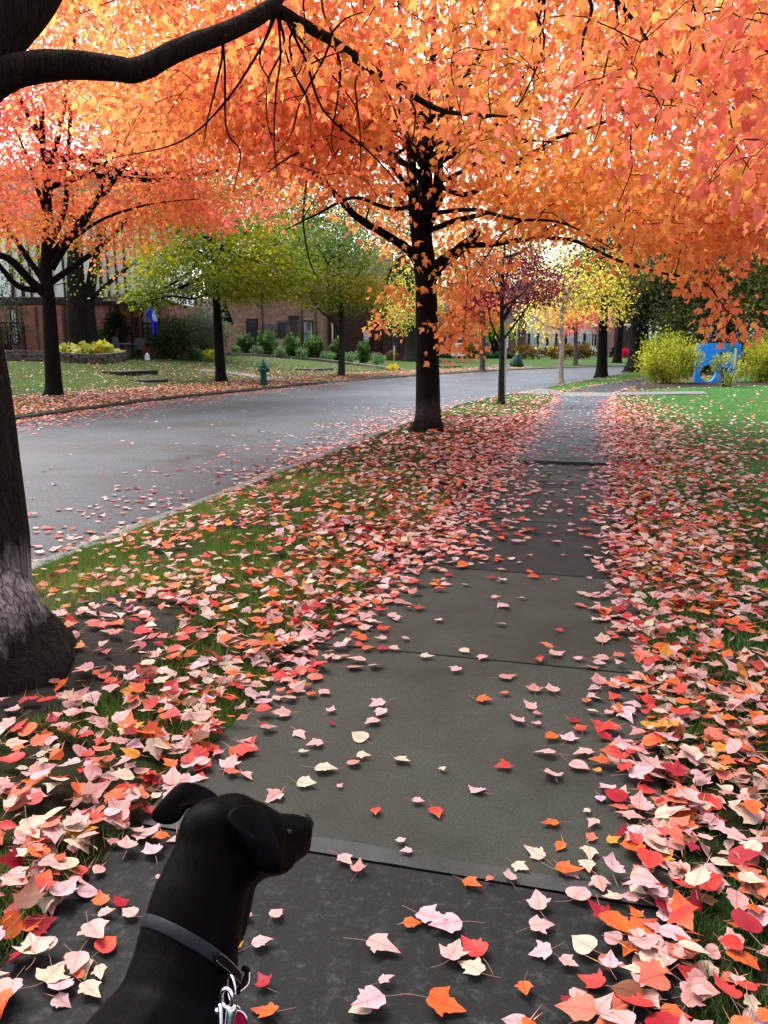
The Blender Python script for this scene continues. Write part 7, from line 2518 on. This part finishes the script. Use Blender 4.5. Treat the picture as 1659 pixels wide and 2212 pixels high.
# far ear: lifted at the root and folded so that the tip falls to the left
flap('ear', [(478, 1722, 1.352), (455, 1706, 1.355), (430, 1694, 1.352), (402, 1687, 1.345), (380, 1694, 1.335), (362, 1714, 1.325), (342, 1736, 1.316), (325, 1755, 1.308), (326, 1771, 1.303), (344, 1781, 1.301), (368, 1783, 1.302), (388, 1775, 1.305), (397, 1756, 1.310), (404, 1744, 1.316), (432, 1744, 1.325), (466, 1742, 1.335)],
     lambda q: toward * 0.010 * (1 - q * q), 0.005, dog, M_COAT, 1.0)
# nose, nostril side, eye
nm = MB()
capsule(nm, DP(658, 1773, 1.475) - dbase, 0.0125, DP(664, 1781, 1.482) - dbase, 0.0115)
nm.build('nose', M_NOSE, dog)
hitp, nrm, _, _ = DBVH.ray_cast(Vector(EYE), Vector(ray(621, 1799)))
if hitp is None:
    hitp = Vector(DP(618, 1800, 1.38))
em = MB()
capsule(em, np.array(hitp) - dbase - toward * 0.0065, 0.0062, np.array(hitp) - dbase - toward * 0.006 + [0.001, 0.001, 0], 0.0062)
em.build('eye', M_EYE, dog)

# collar: a leather band laid on the neck
cen = np.array(DP(412, 2052, 1.215))
eA = np.array(DP(515, 2118, 1.235)) - np.array(DP(310, 1990, 1.215))
eA /= np.linalg.norm(eA)
axis = np.array(DP(470, 1835, 1.29)) - np.array(DP(385, 2110, 1.19))
axis -= eA * (axis @ eA)
axis /= np.linalg.norm(axis)
eB = np.cross(axis, eA)
if eB @ toward < 0:
    eB = -eB


def on_neck(phi, off=0.0, along=0.0):
    d = eA * math.cos(phi) + eB * math.sin(phi)
    c2 = cen + axis * along
    h_, nn_, _, _ = DBVH.ray_cast(Vector(c2 + d * 0.30), Vector(-d))
    r0 = 0.075 if h_ is None else (np.array(h_) - c2) @ d
    r0 = min(max(r0, 0.04), 0.12)
    return c2 + d * (r0 + off)


def band(phis, half, off, th, name, mat_, parent, taper=None):
    V, F = [], []
    k = len(phis)
    for i, ph in enumerate(phis):
        hw = half if taper is None else half * taper(i / (k - 1))
        lo = (on_neck(ph, 0, -hw) - cen - axis * -hw) @ (eA * math.cos(ph) + eB * math.sin(ph))
        hi = (on_neck(ph, 0, hw) - cen - axis * hw) @ (eA * math.cos(ph) + eB * math.sin(ph))
        d = eA * math.cos(ph) + eB * math.sin(ph)
        for w, rr in ((-hw, lo + off), (-hw, lo + off + th), (-hw * 0.8, lo * 0.9 + hi * 0.1 + off + th * 1.3), (hw * 0.8, lo * 0.1 + hi * 0.9 + off + th * 1.3), (hw, hi + off + th), (hw, hi + off)):
            V.append(cen + axis * w + d * rr - dbase)
    for i in range(k - 1):
        for j in range(6):
            a, b2 = i * 6 + j, i * 6 + (j + 1) % 6
            F.append((a, b2, b2 + 6, a + 6))
    F.append(tuple(range(6))[::-1])
    F.append(tuple((k - 1) * 6 + j for j in range(6)))
    return MB().add(V, F, 0, True).build(name, mat_, parent)


collar = band(np.linspace(0.0, 2 * math.pi, 73), 0.0090, -0.001, 0.0032, 'collar', M_COLLAR, dog)
ph = np.linspace(1.36, 0.16, 30)
band(ph, 0.0074, 0.0036, 0.0026, 'strap_end', M_STRAP, collar, lambda t: min(1.0, math.sqrt(max(0.02, 1 - (1 - min(1, t / 0.16)) ** 2))))
sm_ = MB()
for side in (-1, 1):
    for t in np.linspace(0.05, 0.95, 22):
        p0, p1 = 1.33 - t * 1.12, 1.33 - (t + 0.022) * 1.12
        w = 0.0058 * side * min(1.0, math.sqrt(max(0.0, 1 - (1 - min(1, (t + 0.02) / 0.16)) ** 2)))
        sm_.tube([on_neck(p0, 0.0076, w) - dbase, on_neck((p0 + p1) / 2, 0.0079, w) - dbase, on_neck(p1, 0.0076, w) - dbase], 0.0007, 5)
st_ = sm_.build('stitching', M_THREAD, collar)
st_['kind'] = 'stuff'
# buckle loop, D ring
bk = on_neck(0.10, 0.006) - dbase
o_dir = eA * math.cos(0.1) + eB * math.sin(0.1)
t_dir = np.cross(axis, o_dir)
MB().tube(catmull([bk + axis * 0.015 - o_dir * 0.006, bk + axis * 0.0145 + o_dir * 0.004, bk + o_dir * 0.006, bk - axis * 0.0145 + o_dir * 0.004, bk - axis * 0.015 - o_dir * 0.006], 20), 0.0042, 8).build('keeper', M_STRAP, collar)
MB().tube(catmull([bk + axis * 0.014 + o_dir * 0.006 - t_dir * 0.004, bk + o_dir * 0.012 - t_dir * 0.004, bk - axis * 0.014 + o_dir * 0.006 - t_dir * 0.004], 14), 0.0014, 8).build('buckle', M_STEEL, collar)


def ring(mb, c, e1, e2, r1, r2, wire, n=28, a0=0.0, a1=2 * math.pi):
    closed = abs(a1 - a0 - 2 * math.pi) < 1e-6
    P_ = [c + e1 * math.cos(t) * r1 + e2 * math.sin(t) * r2 for t in np.linspace(a0, a1, n)]
    mb.tube(P_, wire, 8, 0, not closed)


pxm = 1.19 / FPX
Rr, Uu = RIGHT, UPV
rc = DP(500, 2136, 1.115) - dbase
mb = MB()
ring(mb, rc, Rr * 0.55 - FWD * 0.83, Uu, 0.0135, 0.0175, 0.0017)
mb.build('tag_ring', M_STEEL, collar)
# leash clip hanging from the ring, strap running back to the handler
lc = np.array(DP(490, 2170, 1.085))
leash = thing('leash', 'silver snap clip of a leash hooked on the dog collar ring', 'leash', tuple(lc))
mb = MB()
ring(mb, np.zeros(3) + Uu * 0.008, Rr * 0.9 - FWD * 0.3, Uu, 0.0085, 0.0125, 0.0030)
mb.build('clip_hook', M_STEEL, leash)
mb = MB()
capsule(mb, -Uu * 0.006 + Rr * 0.006, 0.0075, -Uu * 0.040 + Rr * 0.002 - FWD * 0.006, 0.0060)
mb.build('clip_body', M_STEEL, leash)
mb = MB()
capsule(mb, -Uu * 0.002 - Rr * 0.0085, 0.0034, -Uu * 0.036 - Rr * 0.006 - FWD * 0.008, 0.0030)
capsule(mb, -Uu * 0.008 - Rr * 0.0125, 0.0036, -Uu * 0.010 - Rr * 0.0135, 0.0034)
mb.build('clip_trigger', M_STEEL, leash)
mb = MB()
mb.tube(catmull([-Uu * 0.042 - FWD * 0.006, -Uu * 0.075 - FWD * 0.05, np.array([0.10, -0.45, 0.02]), np.array([0.35, -0.95, 0.35])], 24), 0.0065, 8)
mb.build('strap', M_STRAP, leash)
# enamel tag
tc = np.array(DP(516, 2203, 1.10))
tagt = thing('dog_tag', 'round crimson dog tag with silver rim hanging beside the snap clip', 'dog tag', tuple(tc))
e1, e2, e3 = unit((Rr * 0.95 - FWD * 0.25)[None])[0], Uu, None
e3 = np.cross(e1, e2)
V, F = [], []
for z in (-0.0009, 0.0009):
    for t in np.linspace(0, 2 * math.pi, 28, endpoint=False):
        V.append(e1 * math.cos(t) * 0.0115 + e2 * math.sin(t) * 0.0115 + e3 * z)
F = [tuple(range(28)), tuple(range(55, 27, -1))] + [(i, (i + 1) % 28, (i + 1) % 28 + 28, i + 28) for i in range(28)]
MB().add(V, F).build('enamel', M_TAG, tagt)
mb = MB()
ring(mb, np.zeros(3), e1, e2, 0.0118, 0.0118, 0.0013)
ring(mb, e2 * 0.0145 - e1 * 0.002, e1, e2, 0.0035, 0.0035, 0.0008, 16)
mb.build('rim', M_STEEL, tagt)

# short coat hairs lying along the body
r_ = np.random.default_rng(77)
pn = len(dme.polygons)
cen_ = np.empty(pn * 3)
dme.polygons.foreach_get('center', cen_)
nor_ = np.empty(pn * 3)
dme.polygons.foreach_get('normal', nor_)
cen_, nor_ = cen_.reshape(-1, 3), nor_.reshape(-1, 3)
k = r_.integers(0, pn, 60000)
Cc_ = cen_[k] + r_.normal(0, 0.002, (len(k), 3))
Nn_ = nor_[k]
back = np.where((Cc_[:, 2] > 0.42)[:, None], -HEAD_F[None] * 0.9 + [0, 0, -0.25], np.array([[0, 0, -1.0]]) - HEAD_F[None] * 0.2)
tan = unit(back - Nn_ * np.sum(back * Nn_, 1)[:, None])
Ax_ = unit(tan + Nn_ * 0.06 + r_.normal(0, 0.16, tan.shape))
V, Lp, Sz, Cc = scatter(T_BLADE, Cc_ - Nn_ * 0.0008, Ax_, Nn_, r_.uniform(0.007, 0.013, len(k)), np.full((len(k), 3), 0.006), None, np.full(len(k), 0.0007))
hair = link('coat_hair', big_mesh('coat_hair', V, Lp, Sz, Cc, [M_COAT]), dog)
hair['kind'] = 'stuff'
